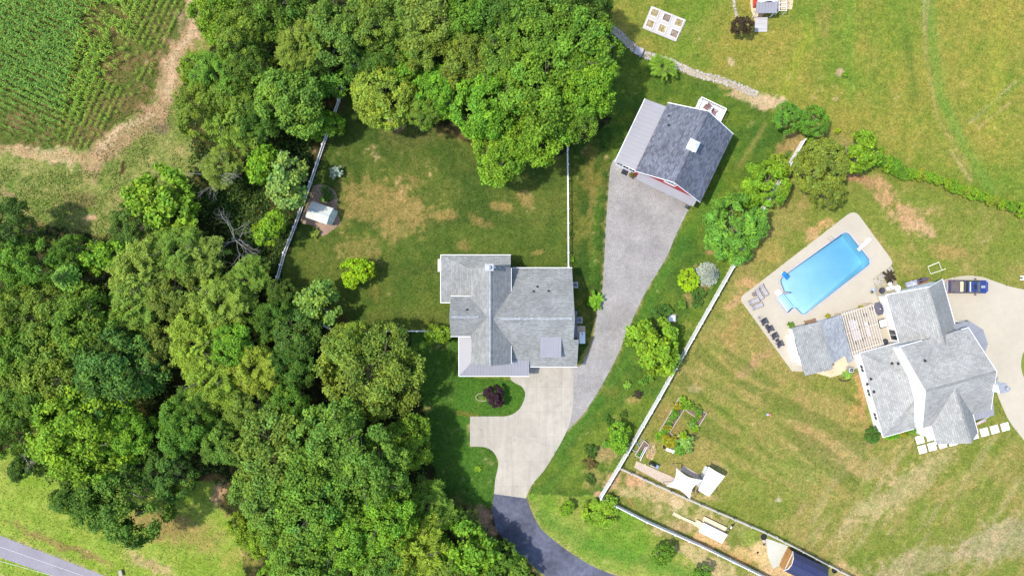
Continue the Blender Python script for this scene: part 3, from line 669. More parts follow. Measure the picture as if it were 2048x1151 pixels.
# main north-south gable
rf = MB()
rf.slab([g(-2.99, 2.86, 7.8), g(-5.83, 2.86, 5.2), g(-5.83, -10.77, 5.2), g(-2.99, -10.77, 7.8)], T)
rf.slab([g(-2.99, 2.86, 7.8), g(-.13, 2.86, 5.2), g(-.13, -10.77, 5.2), g(-2.99, -10.77, 7.8)], T)
rf.build('gable_roof', M['shingle_grey'], hs)
ry = -4.25; pe = .645
e = MB()
def ez(y): return 7.6 - pe * abs(y - ry)
e.slab([g(-2.6, ry, 7.6), g(8.7, ry, 7.6), g(8.7, 2.88, ez(2.88)), g(-.3, 2.88, ez(2.88)), g(-.3, .1, ez(.1))], T)
e.slab([g(-2.6, ry, 7.6), g(8.7, ry, 7.6), g(8.7, -7.3, ez(-7.3)), g(9.42, -7.3, ez(-7.3)), g(9.42, -11.39, ez(-11.39)), g(-.3, -11.39, ez(-11.39)), g(-.3, -9.0, ez(-9.0))], T)
e.build('east_wing_roof', M['shingle_grey'], hs)
w = MB()
w.slab([g(-8.7, -4.03, 7.5), g(-3.3, -4.03, 7.5), g(-5.6, -1.19, 5.0), g(-8.7, -1.19, 5.0)], T)
w.slab([g(-8.7, -4.03, 7.5), g(-3.3, -4.03, 7.5), g(-5.6, -6.87, 5.0), g(-8.7, -6.87, 5.0)], T)
w.build('west_wing_roof', M['shingle_grey'], hs)
w = MB()
w.slab([g(-10.32, -2.1, 3.0), g(-10.32, 4.75, 3.0), g(-5.6, 2.55, 4.35), g(-5.6, -2.1, 4.35)], T)
w.slab([g(-10.32, 4.75, 3.0), g(-.19, 4.75, 3.0), g(-.19, 2.55, 4.35), g(-5.6, 2.55, 4.35)], T)
w.build('lean_to_roof', M['shingle_grey'], hs)
w = MB(); w.slab([g(8.3, -3.3, 3.7), g(9.44, -3.3, 3.1), g(9.44, -7.2, 3.1), g(8.3, -7.2, 3.7)], .12); w.build('side_roof', M['shingle_blue'], hs)
# metal porch roof, wraps the south west corner
w = MB(); a = [g(-7.68, -6.9, 2.9), g(-7.68, -12.75, 2.9), g(2.46, -12.75, 2.9), g(2.46, -10.38, 3.72), g(-5.5, -10.38, 3.72), g(-5.5, -6.9, 3.72)]
w.slab([a[0], a[1], a[4], a[5]], .12); w.slab([a[1], a[2], a[3], a[4]], .12)
for y in np.arange(-7.2, -12.7, -.45):
    t_ = 1.0 if y > -10.38 else (y + 12.75) / 2.37; w.beam((-7.68, y, 2.93), (-7.68 + 2.18 * t_, y, 2.93 + .82 * t_), .035, .05)
for x in np.arange(-7.3, 2.46, .45):
    t_ = 1.0 if x > -5.5 else (x + 7.68) / 2.18; w.beam((x, -12.75, 2.93), (x, -12.75 + 2.37 * t_, 2.93 + .82 * t_), .035, .05)
w.beam(a[1] + Vector((0, 0, .03)), a[4] + Vector((0, 0, .03)), .14, .05)
w.build('porch_roof', M['seam'], hs)
for x, y in ((-7.4, -7.2), (-7.4, -9.8), (-7.4, -12.45), (-4.2, -12.45), (-.9, -12.45), (2.2, -12.45)):
    MB().box((x, y, .03), .18, .18, 2.75).build('porch_post', M['white'], hs)
MB().prism([(-7.6, -12.65), (2.4, -12.65), (2.4, -11.02), (-.46, -11.02), (-.46, -10.42), (-5.52, -10.42), (-5.52, -6.6), (-7.6, -6.6)], .022, .18).build('porch_floor', M['concrete'], hs)
# dormer
d = MB(); d.prism([(4.15, -9.7), (6.76, -9.7), (6.76, -7.4), (4.15, -7.4)], 4.0, 5.1); d.build('dormer_wall', M['siding_grey'], hs)
d = MB(); q = [g(3.97, -9.87, 5.2), g(6.94, -9.87, 5.2), g(6.94, -6.9, 5.92), g(3.97, -6.9, 5.92)]; d.slab(q, .1); ribs(d, *q, step=.33); d.build('dormer_roof', M['seam'], hs)
window(hs, G, 4.9, 9.7, 4.25, .7, .6, 'v+'); window(hs, G, 6.0, 9.7, 4.25, .7, .6, 'v+')
# ridge caps
rc = MB()
for p, q in ((g(-2.99, 2.3, 7.87), g(-2.99, -10.7, 7.87)), (g(-1.9, ry, 7.69), g(8.3, ry, 7.69)), (g(-8.4, -4.03, 7.59), g(-4.6, -4.03, 7.59))):
    for sgn in (-1, 1):
        s_ = Vector((.14 * sgn, 0, -.1)) if abs(p.x - q.x) < .01 else Vector((0, .14 * sgn, -.07))
        rc.hexa([p, q, q + s_, p + s_] if sgn > 0 else [p + s_, q + s_, q, p], [v_ + Vector((0, 0, .05)) for v_ in ([p, q, q + s_, p + s_] if sgn > 0 else [p + s_, q + s_, q, p])])
rc.build('ridge_cap', M['shingle_light'], hs)
# gutters and rake trim
tr_ = ('gutter', hs)
trim(tr_, [g(-10.36, -2.14, 2.9), g(-10.36, 4.8, 2.9), g(-.15, 4.8, 2.9)]); trim(tr_, [g(-.1, 2.86, 5.1), g(-.1, -.9, 5.1)], .08); trim(tr_, [g(-.1, -8.2, 5.1), g(-.1, -10.77, 5.1)], .08)
trim(tr_, [g(0, 2.94, 2.92), g(8.74, 2.94, 2.92)]); trim(tr_, [g(2.6, -11.45, 2.92), g(9.46, -11.45, 2.92)]); trim(tr_, [g(-7.74, -6.9, 2.82), g(-7.74, -12.81, 2.82), g(2.5, -12.81, 2.82)])
trim(tr_, [g(-8.74, -1.15, 4.92), g(-5.9, -1.15, 4.92)]); trim(tr_, [g(-8.74, -6.9, 4.92), g(-5.9, -6.9, 4.92)]); trim(tr_, [g(-10.36, -2.14, 2.95), g(-8.8, -2.14, 3.4)])
ch = MB(); c0 = W(978.3, 534.5, 9.0); ch.box((c0.x, c0.y, 5.6), 1.1, .85, 3.3); cho = ch.build('chimney', M['siding_grey'], hs)
cc = MB(); cc.box((c0.x, c0.y, 8.9), 1.2, .95, .08); cc.lathe((c0.x, c0.y, 8.98), [(.12, 0), (.12, .3), (.28, .32), (.26, .4), (.0, .46)], 16)
co_ = cc.build('chimney_cap', M['grey'], hs)
co_.parent = cho
for px, py, z in ((1075, 573.5, 5.2), (1067.5, 582.8, 5.6), (1097.5, 582, 5.6), (934.6, 619.5, 6.4)):
    p = W(px, py, z); roof_vent(hs, (p.x, p.y, (ez(p.y) if px > 1000 else 7.5 - .88 * abs(p.y + 4.03)) + .05))
p = W(988.6, 533.5, 8); MB().tube([(p.x, p.y, 6.4), (p.x, p.y, 7.9)], .16, 10).build('flue', M['white'], hs)
p = W(878, 530, .4); MB().box((-10.5, 3.35, 0.0), 1.1, 1.9, .5).build('side_step', M['sail'], hs, bevel=.02)
for v_, z in ((9.3, 1.0), (7.4, 1.0)): window(hs, G, -5.5, v_, z, 1.0, 1.3, 'u-')
window(hs, G, 8.35, -.8, 1.0, 1.1, 1.2, 'u+'); window(hs, G, 8.35, 5.8, 1.1, .9, 1.1, 'u+'); window(hs, G, -9.9, -.8, .9, 1.4, 1.4, 'u-'); window(hs, G, -7.5, -4.4, .9, 1.4, 1.4, 'v-'); window(hs, G, -3.8, -4.4, .9, 1.4, 1.4, 'v-')
for x in (4.2, 7.4): MB().box((x, -11.02, .03), 2.5, .1, 2.15).build('garage_door', M['white'], hs)
MB().box((-3, -10.44, .2), 1.0, .1, 2.05).build('front_door', M['brownwood'], hs)
ac_unit(1150.5, 569.5, 'grey air conditioner beside the upper east wall of the middle house')
ac_unit(1159.5, 640, 'grey air conditioner just above the white generator box')
p = W(1164.5, 674.5, 1); gt = thing('generator', 'long white standby generator box on a pad beside the middle house', 'generator', (p.x, p.y, 0))
MB().box((p.x - .05, p.y + .35, .01), 1.2, 2.6, .1).build('pad', M['tan'], gt); MB().box((p.x, p.y - .05, .11), .85, 1.7, .9).build('housing', M['white'], gt, bevel=.04)
MB().lathe((p.x + .02, p.y + .5, 1.01), [(.09, 0), (.09, .04), (0, .05)], 10).build('exhaust_cap', M['black'], gt)
sheet('mulch_bed', PX([(1154, 652), (1161, 650), (1168, 660), (1154, 660)]), .01, M['mulch'])

# ---------------------------------------------------------------- the red barn with slate roof
B = Fr((22.33, 26.47), -25.63)
bc = B(5.2, 5.5)
bn = thing('barn', 'red barn with dark slate gable roof, white cupola and metal lean-to', 'barn', (bc.x, bc.y, 0))
m = MB(); m.fbox(B, .35, 10.0, .5, 10.35, 0, 4.3)
m.hexa([B(.35, 10.35, 4.3), B(.35, 10.25, 4.3), B(10, 10.25, 4.3), B(10, 10.35, 4.3)][::-1], [B(5.17, 10.35, 7.95), B(5.17, 10.25, 7.95), B(5.19, 10.25, 7.95), B(5.19, 10.35, 7.95)][::-1])
m.hexa([B(.35, .6, 4.3), B(.35, .5, 4.3), B(10, .5, 4.3), B(10, .6, 4.3)][::-1], [B(5.17, .6, 7.95), B(5.17, .5, 7.95), B(5.19, .5, 7.95), B(5.19, .6, 7.95)][::-1])
m.build('wall', M['siding_red'], bn)
m = MB(); m.slab([B(0, 0, 4.2), B(5.18, 0, 8.2), B(5.18, 10.8, 8.2), B(0, 10.8, 4.2)], .15); m.slab([B(10.36, 0, 4.2), B(5.18, 0, 8.2), B(5.18, 10.8, 8.2), B(10.36, 10.8, 4.2)], .15)
m.build('roof', M['shingle_blue'], bn)
m = ('rake_board', bn); trim(m, [B(0, 10.83, 4.14), B(5.18, 10.83, 8.14), B(10.36, 10.83, 4.14)], .06, .12); trim(m, [B(0, -.04, 4.14), B(5.18, -.04, 8.14), B(10.36, -.04, 4.14)], .1, .2)
m = MB()
for a_, b_ in ((.3, 4.3), (6.4, 10.7)): m.slab([B(4.98, a_, 8.08), B(5.18, a_, 8.26), B(5.18, b_, 8.26), B(4.98, b_, 8.08)], .06); m.slab([B(5.38, a_, 8.08), B(5.18, a_, 8.26), B(5.18, b_, 8.26), B(5.38, b_, 8.08)], .06)
m.build('ridge_vent', M['shingle_blue'], bn)
cu = MB(); cu.fbox(B, 4.6, 5.76, 4.75, 5.91, 7.4, 9.0); co_ = cu.build('cupola', M['white'], bn)
m = MB(); ap = B(5.18, 5.33, 9.85); cs = [B(4.43, 4.58, 9.0), B(5.93, 4.58, 9.0), B(5.93, 6.08, 9.0), B(4.43, 6.08, 9.0)]
for i in range(4): m.slab([cs[i], cs[(i + 1) % 4], ap], .05)
m.tube([ap, ap + Vector((0, 0, .5))], .03, 6); cr = m.build('cupola_roof', M['vinyl'], bn); cr.parent = co_
m = MB(); q = [B(-3.1, .45, 2.9), B(-3.1, 10.5, 2.9), B(.36, 10.5, 3.95), B(.36, .45, 3.95)]; m.slab(q, .08); ribs(m, *q, step=.6); m.build('lean_to_roof', M['seam'], bn)
m = MB(); m.fbox(B, -2.85, -2.75, .7, 10.3, 0, 2.85); m.fbox(B, -2.84, .34, 10.2, 10.3, 0, 2.9); m.fbox(B, -2.84, .34, .7, .8, 0, 2.9); m.build('lean_to_wall', M['white'], bn)
for u in (-2.25, -1.25, -.25): window(bn, B, u, 10.3, .9, .82, 1.45, 'v+')
m = MB(); trim(m, [B(-3.16, .4, 2.86), B(-3.16, 10.55, 2.86)], .1, .14); m.build('gutter', M['white'], bn)
m = MB(); q = [B(.7, 11.45, 2.7), B(9.95, 11.45, 2.7), B(9.95, 10.36, 3.05), B(.7, 10.36, 3.05)]; m.slab(q, .08); ribs(m, *q, step=.42); m.build('awning_roof', M['seam'], bn)
window(bn, B, 5.2, 10.36, 4.5, 1.0, 1.1, 'v+', name='loft_window')
m = MB()
for z in (4.2, 6.0): m.hexa(*[[B(4.3, 10.42, z), B(6.1, 10.42, z), B(6.1, 10.36, z), B(4.3, 10.36, z)], [B(4.3, 10.42, z + .14), B(6.1, 10.42, z + .14), B(6.1, 10.36, z + .14), B(4.3, 10.36, z + .14)]])
for u in (4.3, 5.97): m.fbox(B, u, u + .13, 10.36, 10.42, 4.36, 5.98)
m.build('window_trim', M['white'], bn)
for u in (2.5, 7.2): m = MB(); m.fbox(B, u - 1.3, u + 1.3, 10.36, 10.45, .02, 2.4); m.build('garage_door', M['white'], bn)
for px, py in ((1339, 231), (1337.5, 251.3)):
    p = W(px, py, 5.2); uu = (Vector((p.x, p.y, 0)) - B.o).dot(B.u); roof_vent(bn, (p.x, p.y, 4.2 + .772 * uu + .06))
m = MB(); m.fbox(B, 4.25, 8.35, -3.7, .49, .95, 1.1); m.build('deck_floor', M['vinyl'], bn)
m = MB()
for u, v in ((4.3, -3.65), (8.3, -3.65), (4.3, -1.6), (8.3, -1.6), (6.3, -3.65), (4.3, .2), (8.3, .2)): m.fbox(B, u - .06, u + .06, v - .06, v + .06, .02, 2.1)
for a_, b_ in (((4.3, -3.65), (8.3, -3.65)), ((8.3, -3.65), (8.3, .3)), ((4.3, -3.65), (4.3, .3))):
    for z in (1.35, 2.12): m.beam(B(*a_, z), B(*b_, z), .12 if z > 2 else .05, .06)
    L = math.dist(a_, b_)
    for k in range(int(L / .14)): t_ = k * .14 / L; m.beam(B(a_[0] + (b_[0] - a_[0]) * t_, a_[1] + (b_[1] - a_[1]) * t_, 1.3), B(a_[0] + (b_[0] - a_[0]) * t_, a_[1] + (b_[1] - a_[1]) * t_, 2.1), .04)
m.build('deck_railing', M['vinyl'], bn)
def adirondack(px, py, z0, rz, label, mat, group, zz=.5, name='deck_chair'):
    p = W(px, py, z0 + zz); t = thing(name, label, 'chair', (p.x, p.y, z0), rz, group)
    s = MB(); s.box((0, 0, .32), .56, .55, .06); s.build('seat', mat, t, local=True)
    s = MB(); s.hexa([(-.28, -.28, .36), (.28, -.28, .36), (.28, -.22, .36), (-.28, -.22, .36)], [(-.3, -.58, 1.0), (.3, -.58, 1.0), (.3, -.53, 1.0), (-.3, -.53, 1.0)]); s.build('backrest', mat, t, local=True)
    for x in (-1, 1):
        s = MB(); s.box((x * .36, 0, .58), .13, .72, .04); s.build('armrest', mat, t, local=True)
        for y in (-.3, .28): s = MB(); s.box((x * .34, y, 0), .06, .06, .58); s.build('leg', mat, t, local=True)
    return t
M['redwood'] = plain('red_brown_wood', (.2, .12, .11, 1), .7)
for px, py, rz, lb in ((1413, 215, 2.4, 'red-brown chair on the white barn deck, nearer the deck\'s left railing'), (1429, 224, -2.2, 'red-brown chair on the white barn deck, nearer its right railing')):
    adirondack(px, py, 1.1, rz, lb, M['redwood'], 'chairs on the barn deck')
p = W(1249.5, 344.5, .02); tag(MB().box((p.x, p.y, .008), .95, .75, .02, B.ang).build('door_mat', M['black']), 'black rectangular mat on gravel before the barn lean-to windows', 'mat')
def wheel_thing(px, py):
    p = W(px, py, .3); t = thing('hose_reel', 'round dark wheel-like hose reel at the lower corner of the barn', 'hose reel', (p.x, p.y, .02), B.ang)
    a = MB()
    for y in (-.16, .16): a.tube([(.38 * math.cos(k * .4), y, .42 + .38 * math.sin(k * .4)) for k in range(17)], .03, 6)
    for k in range(6): a.beam((0, -.16, .42), (.38 * math.cos(k * 1.05), -.16, .42 + .38 * math.sin(k * 1.05)), .03)
    a.build('rim', M['black'], t, local=True)
    b = MB(); b.tube([(0, -.15, .42), (0, .15, .42)], .26, 14); b.build('hose_coil', plain('green_hose', (.05, .09, .06, 1)), t, local=True)
    c = MB(); [c.beam((x, y, 0), (0, y, .42), .05) for x in (-.3, .3) for y in (-.22, .22)]; c.build('stand', M['grey'], t, local=True)
wheel_thing(1374, 414)

# ---------------------------------------------------------------- the white house on the right
R = Fr((50.6, -9.53), 15.4); R.u = Vector((.9636, .2675, 0)); R.v = Vector((.2675, -.9636, 0)); R.ang = math.asin(.2675)
rc_ = R(9, 4)
wh = thing('white_house', 'large white-walled house with pale grey shingle roofs beside the pool', 'house', (rc_.x, rc_.y, 0))
m = MB(); m.fbox(R, 6.2, 14.1, -6.9, 1.0, 0, 2.75)
def gw(m, fr, u0, u1, v0, v1, z, um, zm):
    P = [fr(u0, v0, z), fr(um, v0, zm), fr(u1, v0, z)]; Q = [fr(u0, v1, z), fr(um, v1, zm), fr(u1, v1, z)]
    m.poly(P).poly(Q[::-1])
    for i in range(3): j = (i + 1) % 3; m.poly([P[j], P[i], Q[i], Q[j]])
gw(m, R, 6.2, 14.1, -6.9, -6.8, 2.75, 10.15, 6.15)
m.fbox(R, .35, 4.69, .3, 12.2, 0, 2.75)
m.fbox(R, 4.7, 14.1, .3, 11.55, 0, 5.55)
for a_ in (4.7, 14.0):
    P = [R(a_, .3, 5.5), R(a_, 11.55, 5.5), R(a_, 5.93, 8.72)]; Q = [p + R.u * .1 for p in P]; m.poly(P).poly(Q[::-1])
    for i in range(3): j = (i + 1) % 3; m.poly([P[j], P[i], Q[i], Q[j]])
m.fbox(R, 6.0, 11.42, 11.5, 14.2, 0, 5.55); gw(m, R, 6.0, 11.42, 14.1, 14.2, 5.5, 8.7, 8.25)
m.build('wall', M['siding_white'], wh)
z28 = 2.8
m = MB()
m.slab([R(5.93, -7.2, z28), R(10.15, -7.2, 6.4), R(10.15, 1.5, 6.4), R(5.93, .1, z28)], .15)
m.slab([R(14.37, -7.2, z28), R(10.15, -7.2, 6.4), R(10.15, 1.5, 6.4), R(14.37, .1, z28)], .15)
m.build('garage_roof', M['shingle_pale'], wh)
def mz(v): return 8.95 - .5603 * abs(v - 5.93)
m = MB()
m.slab([R(4.41, -.05, mz(-.05)), R(14.4, -.05, mz(-.05)), R(14.4, 5.93, 8.95), R(4.41, 5.93, 8.95)], .18)
m.slab([R(4.41, 5.93, 8.95), R(14.4, 5.93, 8.95), R(14.4, 11.89, 5.6), R(4.41, 11.89, 5.6)], .18)
m.build('upper_roof', M['shingle_pale'], wh)
m = MB()
m.slab([R(8.7, 6.75, 8.5), R(8.7, 14.58, 8.5), R(5.7, 14.58, 5.6), R(5.7, 11.7, 5.6)], .15)
m.slab([R(8.7, 6.75, 8.5), R(8.7, 14.58, 8.5), R(11.72, 14.58, 5.6), R(11.72, 11.7, 5.6)], .15)
m.build('front_gable_roof', M['shingle_pale'], wh)
m = MB(); hz = 2.8 + .45 * 4.72
m.slab([R(0, -.05, z28), R(0, 12.55, z28), R(4.72, 7.9, hz), R(4.72, 4.65, hz)], .15)
m.slab([R(0, -.05, z28), R(4.72, 4.65, hz), R(4.72, .28, 2.95), R(5.9, .02, z28), R(5.9, -.05, z28)], .15)
m.slab([R(0, 12.55, z28), R(4.72, 7.9, hz), R(4.72, 12.55, 2.8 + .001)], .15)
m.build('lower_roof', M['shingle_pale'], wh)
m = MB()
po = [R(13.6, -.5, 2.9), R(16.54, -.3, 2.9), R(18.1, 1.4, 2.9), R(18.2, 3.6, 2.9), R(17.3, 4.9, 2.9), R(14.12, 5.4, 2.9)]; pi_ = [R(14.12, .8, 4.1), R(14.3, 1.2, 4.15), R(14.4, 2.0, 4.15), R(14.3, 3.2, 4.15), R(14.12, 3.8, 4.1)]
for a_ in ([po[0], po[1], pi_[1], pi_[0]], [po[1], po[2], pi_[2], pi_[1]], [po[2], po[3], pi_[3], pi_[2]], [po[3], po[4], pi_[4], pi_[3]], [po[4], po[5], pi_[4]]): m.slab(a_, .1)
for a_, b_ in ((po[1], pi_[1]), (po[2], pi_[2]), (po[3], pi_[3]), (po[4], pi_[4])): m.beam(a_ + Vector((0, 0, .03)), b_ + Vector((0, 0, .03)), .12, .05)
m.build('porch_roof', M['seam'], wh)
for p in po[1:5]:
    q = p.lerp(pi_[2], .06); MB().box((q.x, q.y, .02), .18, .18, 2.75).build('porch_post', M['white'], wh)
m = MB(); q = [R(12.2, 13.8, 2.9), R(16.3, 13.8, 2.9), R(16.3, 11.6, 3.5), R(12.2, 11.6, 3.5)]; m.slab(q, .1); ribs(m, *q); m.build('side_porch_roof', M['seam'], wh)
for u in (16.1,): 
    q = R(u, 13.6); MB().box((q.x, q.y, 0), .16, .16, 2.85).build('porch_post', M['white'], wh)
m = ('gutter', wh)
trim(m, [R(4.36, -.1, 5.52), R(7.6, -.1, 5.52)], .07); trim(m, [R(13.4, -.1, 5.52), R(14.45, -.1, 5.52)], .07); trim(m, [R(4.36, -.05, 5.5), R(4.36, 5.93, 8.86), R(4.36, 11.9, 5.5), R(5.6, 11.95, 5.52)], .07)
trim(m, [R(14.45, -.05, 5.5), R(14.45, 5.93, 8.86), R(14.45, 11.9, 5.5)], .07); trim(m, [R(-.05, 12.62, 2.75), R(4.6, 12.62, 2.75)], .07); trim(m, [R(-.05, -.1, 2.75), R(5.9, -.1, 2.75)], .07); trim(m, [R(-.06, -.1, 2.75), R(-.06, 12.6, 2.75)], .07)
trim(m, [R(5.65, 11.9, 5.52), R(5.65, 14.6, 5.52)], .07); trim(m, [R(11.78, 11.9, 5.52), R(11.78, 14.6, 5.52)], .07); trim(m, [R(5.87, -7.2, 2.75), R(5.87, 0, 2.75)], .07); trim(m, [R(14.43, -7.2, 2.75), R(14.43, 0, 2.75)], .07)
trim(m, [R(5.87, -7.24, 2.78), R(10.15, -7.24, 6.38), R(14.43, -7.24, 2.78)], .08)
m = MB(); m.slab([R(10.0, -7.0, 6.3), R(10.15, -7.0, 6.47), R(10.15, 1.3, 6.47), R(10.0, 1.3, 6.3)], .04); m.slab([R(10.3, -7.0, 6.3), R(10.15, -7.0, 6.47), R(10.15, 1.3, 6.47), R(10.3, 1.3, 6.3)], .04)
m.slab([R(4.5, 5.78, 8.92), R(4.5, 5.93, 9.03), R(14.3, 5.93, 9.03), R(14.3, 5.78, 8.92)], .05); m.slab([R(4.5, 6.08, 8.92), R(4.5, 5.93, 9.03), R(14.3, 5.93, 9.03), R(14.3, 6.08, 8.92)], .05)
m.beam(R(8.7, 7.2, 8.53), R(8.7, 14.5, 8.53), .28, .06)
m.build('ridge_cap', M['shingle_grey'], wh)
m = MB(); m.fbox(R, 14.2, 15.25, 7.8, 8.95, 0, 8.9); ch = m.build('chimney', M['siding_white'], wh)
m = MB(); m.fbox(R, 14.15, 15.3, 7.75, 9.0, 8.9, 8.98); q = R(14.9, 8.4, 8.98); m.lathe(q, [(.16, 0), (.16, .5), (.3, .52), (.28, .66), (0, .72)], 16); o = m.build('chimney_cap', M['grey'], wh); o.parent = ch
for px, py, z in ((1850.5, 721.3, 7.8), (1784, 726.5, 4.4), (1796.5, 727, 4.6), (1742, 757.8, 3.6), (1748, 783.3, 3.7), (1734.8, 768, 3.3)):
    p = W(px, py, z); roof_vent(wh, (p.x, p.y, z))
for v_ in (2.5, 6.2, 9.8): window(wh, R, .35, v_, 1.0, 1.0, 1.3, 'u-')
window(wh, R, 6.2, -1.0, .3, 1.5, 2.0, 'u-', name='patio_door'); window(wh, R, 2.4, 12.2, .9, 1.6, 1.4, 'v+'); window(wh, R, 8.7, 14.2, 3.4, 1.4, 1.3, 'v+'); window(wh, R, 8.7, 14.2, .8, 1.4, 1.4, 'v+'); window(wh, R, 8.2, -6.9, 1.0, 1.2, 1.2, 'v-')
for v_ in (-5, -2.2): m = MB(); m.fbox(R, 14.09, 14.18, v_ - 1.2, v_ + 1.2, .02, 2.2); m.build('garage_door', M['white'], wh)
m = MB(); m.prism(PX([(1850, 860), (1864, 856), (1871, 876), (1854, 880)]), .01, .25); m.build('entry_step', M['vinyl'], wh)
# flag under the side porch
fp = W(1962, 838.5, 2.2)
fl = thing('flag', 'stars and stripes flag hanging out by the small side porch of the white house', 'flag', (fp.x, fp.y, 0))
MB().tube([fp + Vector((1.0, .45, .25)), fp + Vector((-.9, -.55, .25))], .025, 6).build('flag_pole', M['white'], fl)
red = plain('flag_red', (.55, .04, .05, 1)); whi = M['white']; blu = plain('flag_blue', (.03, .05, .2, 1))
a0 = fp + Vector((-.75, -.45, .22)); du = Vector((.115, .052, 0)); dv = Vector((.25, -.5, -.55))
sr, sw_ = MB(), MB()
for k in range(13):
    Q = [a0 + du * k, a0 + du * (k + 1), a0 + du * (k + 1) + dv, a0 + du * k + dv]
    if k >= 6: Q[0] = a0 + du * k + dv * .0; 
    (sr if k % 2 == 0 else sw_).slab(Q, .012)
sr.build('red_stripes', red, fl); sw_.build('white_stripes', whi, fl)
cq = [a0 + du * 6 + Vector((0, 0, .012)), a0 + du * 13 + Vector((0, 0, .012)), a0 + du * 13 + dv * .42 + Vector((0, 0, .012)), a0 + du * 6 + dv * .42 + Vector((0, 0, .012))]
m = MB(); m.slab(cq, .01); m.build('canton', blu, fl)
m = MB()
for i in range(6):
    for j in range(4): s_ = cq[0].lerp(cq[1], (i + .5) / 6).lerp(cq[3].lerp(cq[2], (i + .5) / 6), (j + .5) / 4); m.box((s_.x, s_.y, s_.z + .004), .03, .03, .006)
m.build('stars', whi, fl)

# ---------------------------------------------------------------- pool house and pergola
PH = Fr((40.8, -5.77), 14.9)
pc_ = PH(3.7, 3.6); ph = thing('pool_house', 'small pool house with low grey gable roof between pool and pergola', 'pool house', (pc_.x, pc_.y, 0))
m = MB(); m.fbox(PH, .4, 6.95, .4, 6.0, 0, 2.5); gw(m, PH, .4, 6.95, .4, .5, 2.5, 3.7, 3.6); gw(m, PH, .4, 6.95, 5.9, 6.0, 2.5, 3.7, 3.6); m.build('wall', M['siding_white'], ph)
m = MB(); m.slab([PH(0, 0, 2.6), PH(3.7, 0, 3.85), PH(3.7, 7.0, 3.85), PH(3.3, 7.1, 3.7), PH(0, 7.25, 2.6)], .14); m.build('roof', M['shingle_grey'], ph)
m = MB(); m.slab([PH(7.37, 0, 2.6), PH(3.7, 0, 3.85), PH(3.7, 6.3, 3.85), PH(6.3, 5.9, 2.95), PH(6.4, 7.0, 2.9), PH(7.37, 6.9, 2.6)], .14); m.build('rear_roof', M['shingle_light'], ph)
m = MB(); m.fbox(PH, -.35, .39, 1.2, 5.3, .02, 1.05); m.build('bar_counter', M['white'], ph, bevel=.02)
window(ph, PH, .4, 3.2, 1.15, 2.6, 1.0, 'u-'); window(ph, PH, 2.6, .4, .3, 1.5, 1.9, 'v-', name='patio_door')
sheet('paver_patio', PX([(1632, 746), (1644, 715), (1700, 712), (1690, 746), (1661, 754)]), .026, M['sand'])
pq = PH(10.5, 3.5); pg = thing('pergola', 'weathered wooden pergola with many slats linking pool house and white house', 'pergola', (pq.x, pq.y, 0))
for u, v in ((7.6, .1), (7.6, 5.9), (12.0, -.3), (12.0, 5.2)): m = MB(); m.fbox(PH, u - .09, u + .09, v - .09, v + .09, .02, 2.45); m.build('post', M['tan'], pg)
palewood = plain('bleached_wood', (.60, .52, .42, 1), .9, var=.15)
m = MB()
for v in (.1, 2.95, 5.8): m.beam(PH(7.42, v, 2.42), PH(12.3, v - .3, 2.42), .08, .2)
m.build('beam', palewood, pg)
m = MB()
for k in range(14): u = 7.5 + k * .36; m.beam(PH(u, -.25 + k * .0, 2.62), PH(u, 6.5 - k * .06, 2.62), .07, .16)
m.build('rafter', palewood, pg)
m = MB()
for k in range(22): v = -.15 + k * .3; m.beam(PH(7.45, v, 2.72), PH(12.25, v - .1, 2.72), .045, .04)
m.build('slat', palewood, pg)
# ---------------------------------------------------------------- things round the pool
def P3(px, py, z=0.0): return W(px, py, z)
def dining(px, py, rz, L, w, label, nch, top, z=.75):
    p = P3(px, py, z); t = thing('patio_table', label, 'table', (p.x, p.y, .02), rz)
    m = MB(); m.box((0, 0, .71), w, L, .04); m.build('table_top', top, t, local=True)
    for x in (-1, 1):
        for y in (-1, 1): m = MB(); m.box((x * (w / 2 - .1), y * (L / 2 - .1), 0), .06, .06, .7); m.build('leg', M['black'], t, local=True)
    return t
A15 = R.ang
def chair(p, rz, label, group, mat):
    t = thing('patio_chair', label, 'chair', (p.x, p.y, .02), rz, group)
    MB().box((0, 0, .4), .48, .48, .05).build('seat', mat, t, local=True); MB().box((0, -.24, .44), .46, .04, .48).build('backrest', mat, t, local=True)
    for x in (-.2, .2):
        for y in (-.2, .2): MB().box((x, y, 0), .04, .04, .4).build('leg', mat, t, local=True)
    return t
lilac = plain('pale_cloth', (.62, .57, .63, 1), .8)
dining(1709, 659.5, A15, 5.0 * .62, 1.15, 'long pale lilac dining table under the left side of the pergola', 0, lilac)
dining(1735, 657.5, A15, 2.2, .6, 'narrow pale table among dark chairs under the middle of the pergola', 0, lilac)
c1 = PH(8.8, 2.4)
for i, (u, v, rz, lb) in enumerate(((7.85, 1.6, -1.57, 'dark patio chair at the pool-house side of the lilac table, upper end'), (7.9, 3.2, -1.57, 'dark patio chair at the pool-house side of the lilac table, lower end'), (10.2, 1.5, -1.57, 'dark chair left of the narrow pale table, upper of its two'), (10.4, 2.9, -1.57, 'dark chair left of the narrow pale table, lower of its two'),
        (11.6, 1.3, 1.57, 'dark chair right of the narrow pale table, upper of its two'), (11.75, 2.7, 1.57, 'dark chair right of the narrow pale table, lower of its two'), (9.4, 5.0, 3.0, 'dark chair near the lower edge of the pergola, left of two'), (10.6, 4.8, 3.0, 'dark chair near the lower edge of the pergola, right of two'))):
    q = PH(u, v); chair(q, A15 + rz, lb, 'dark chairs under the pergola', M['black'])
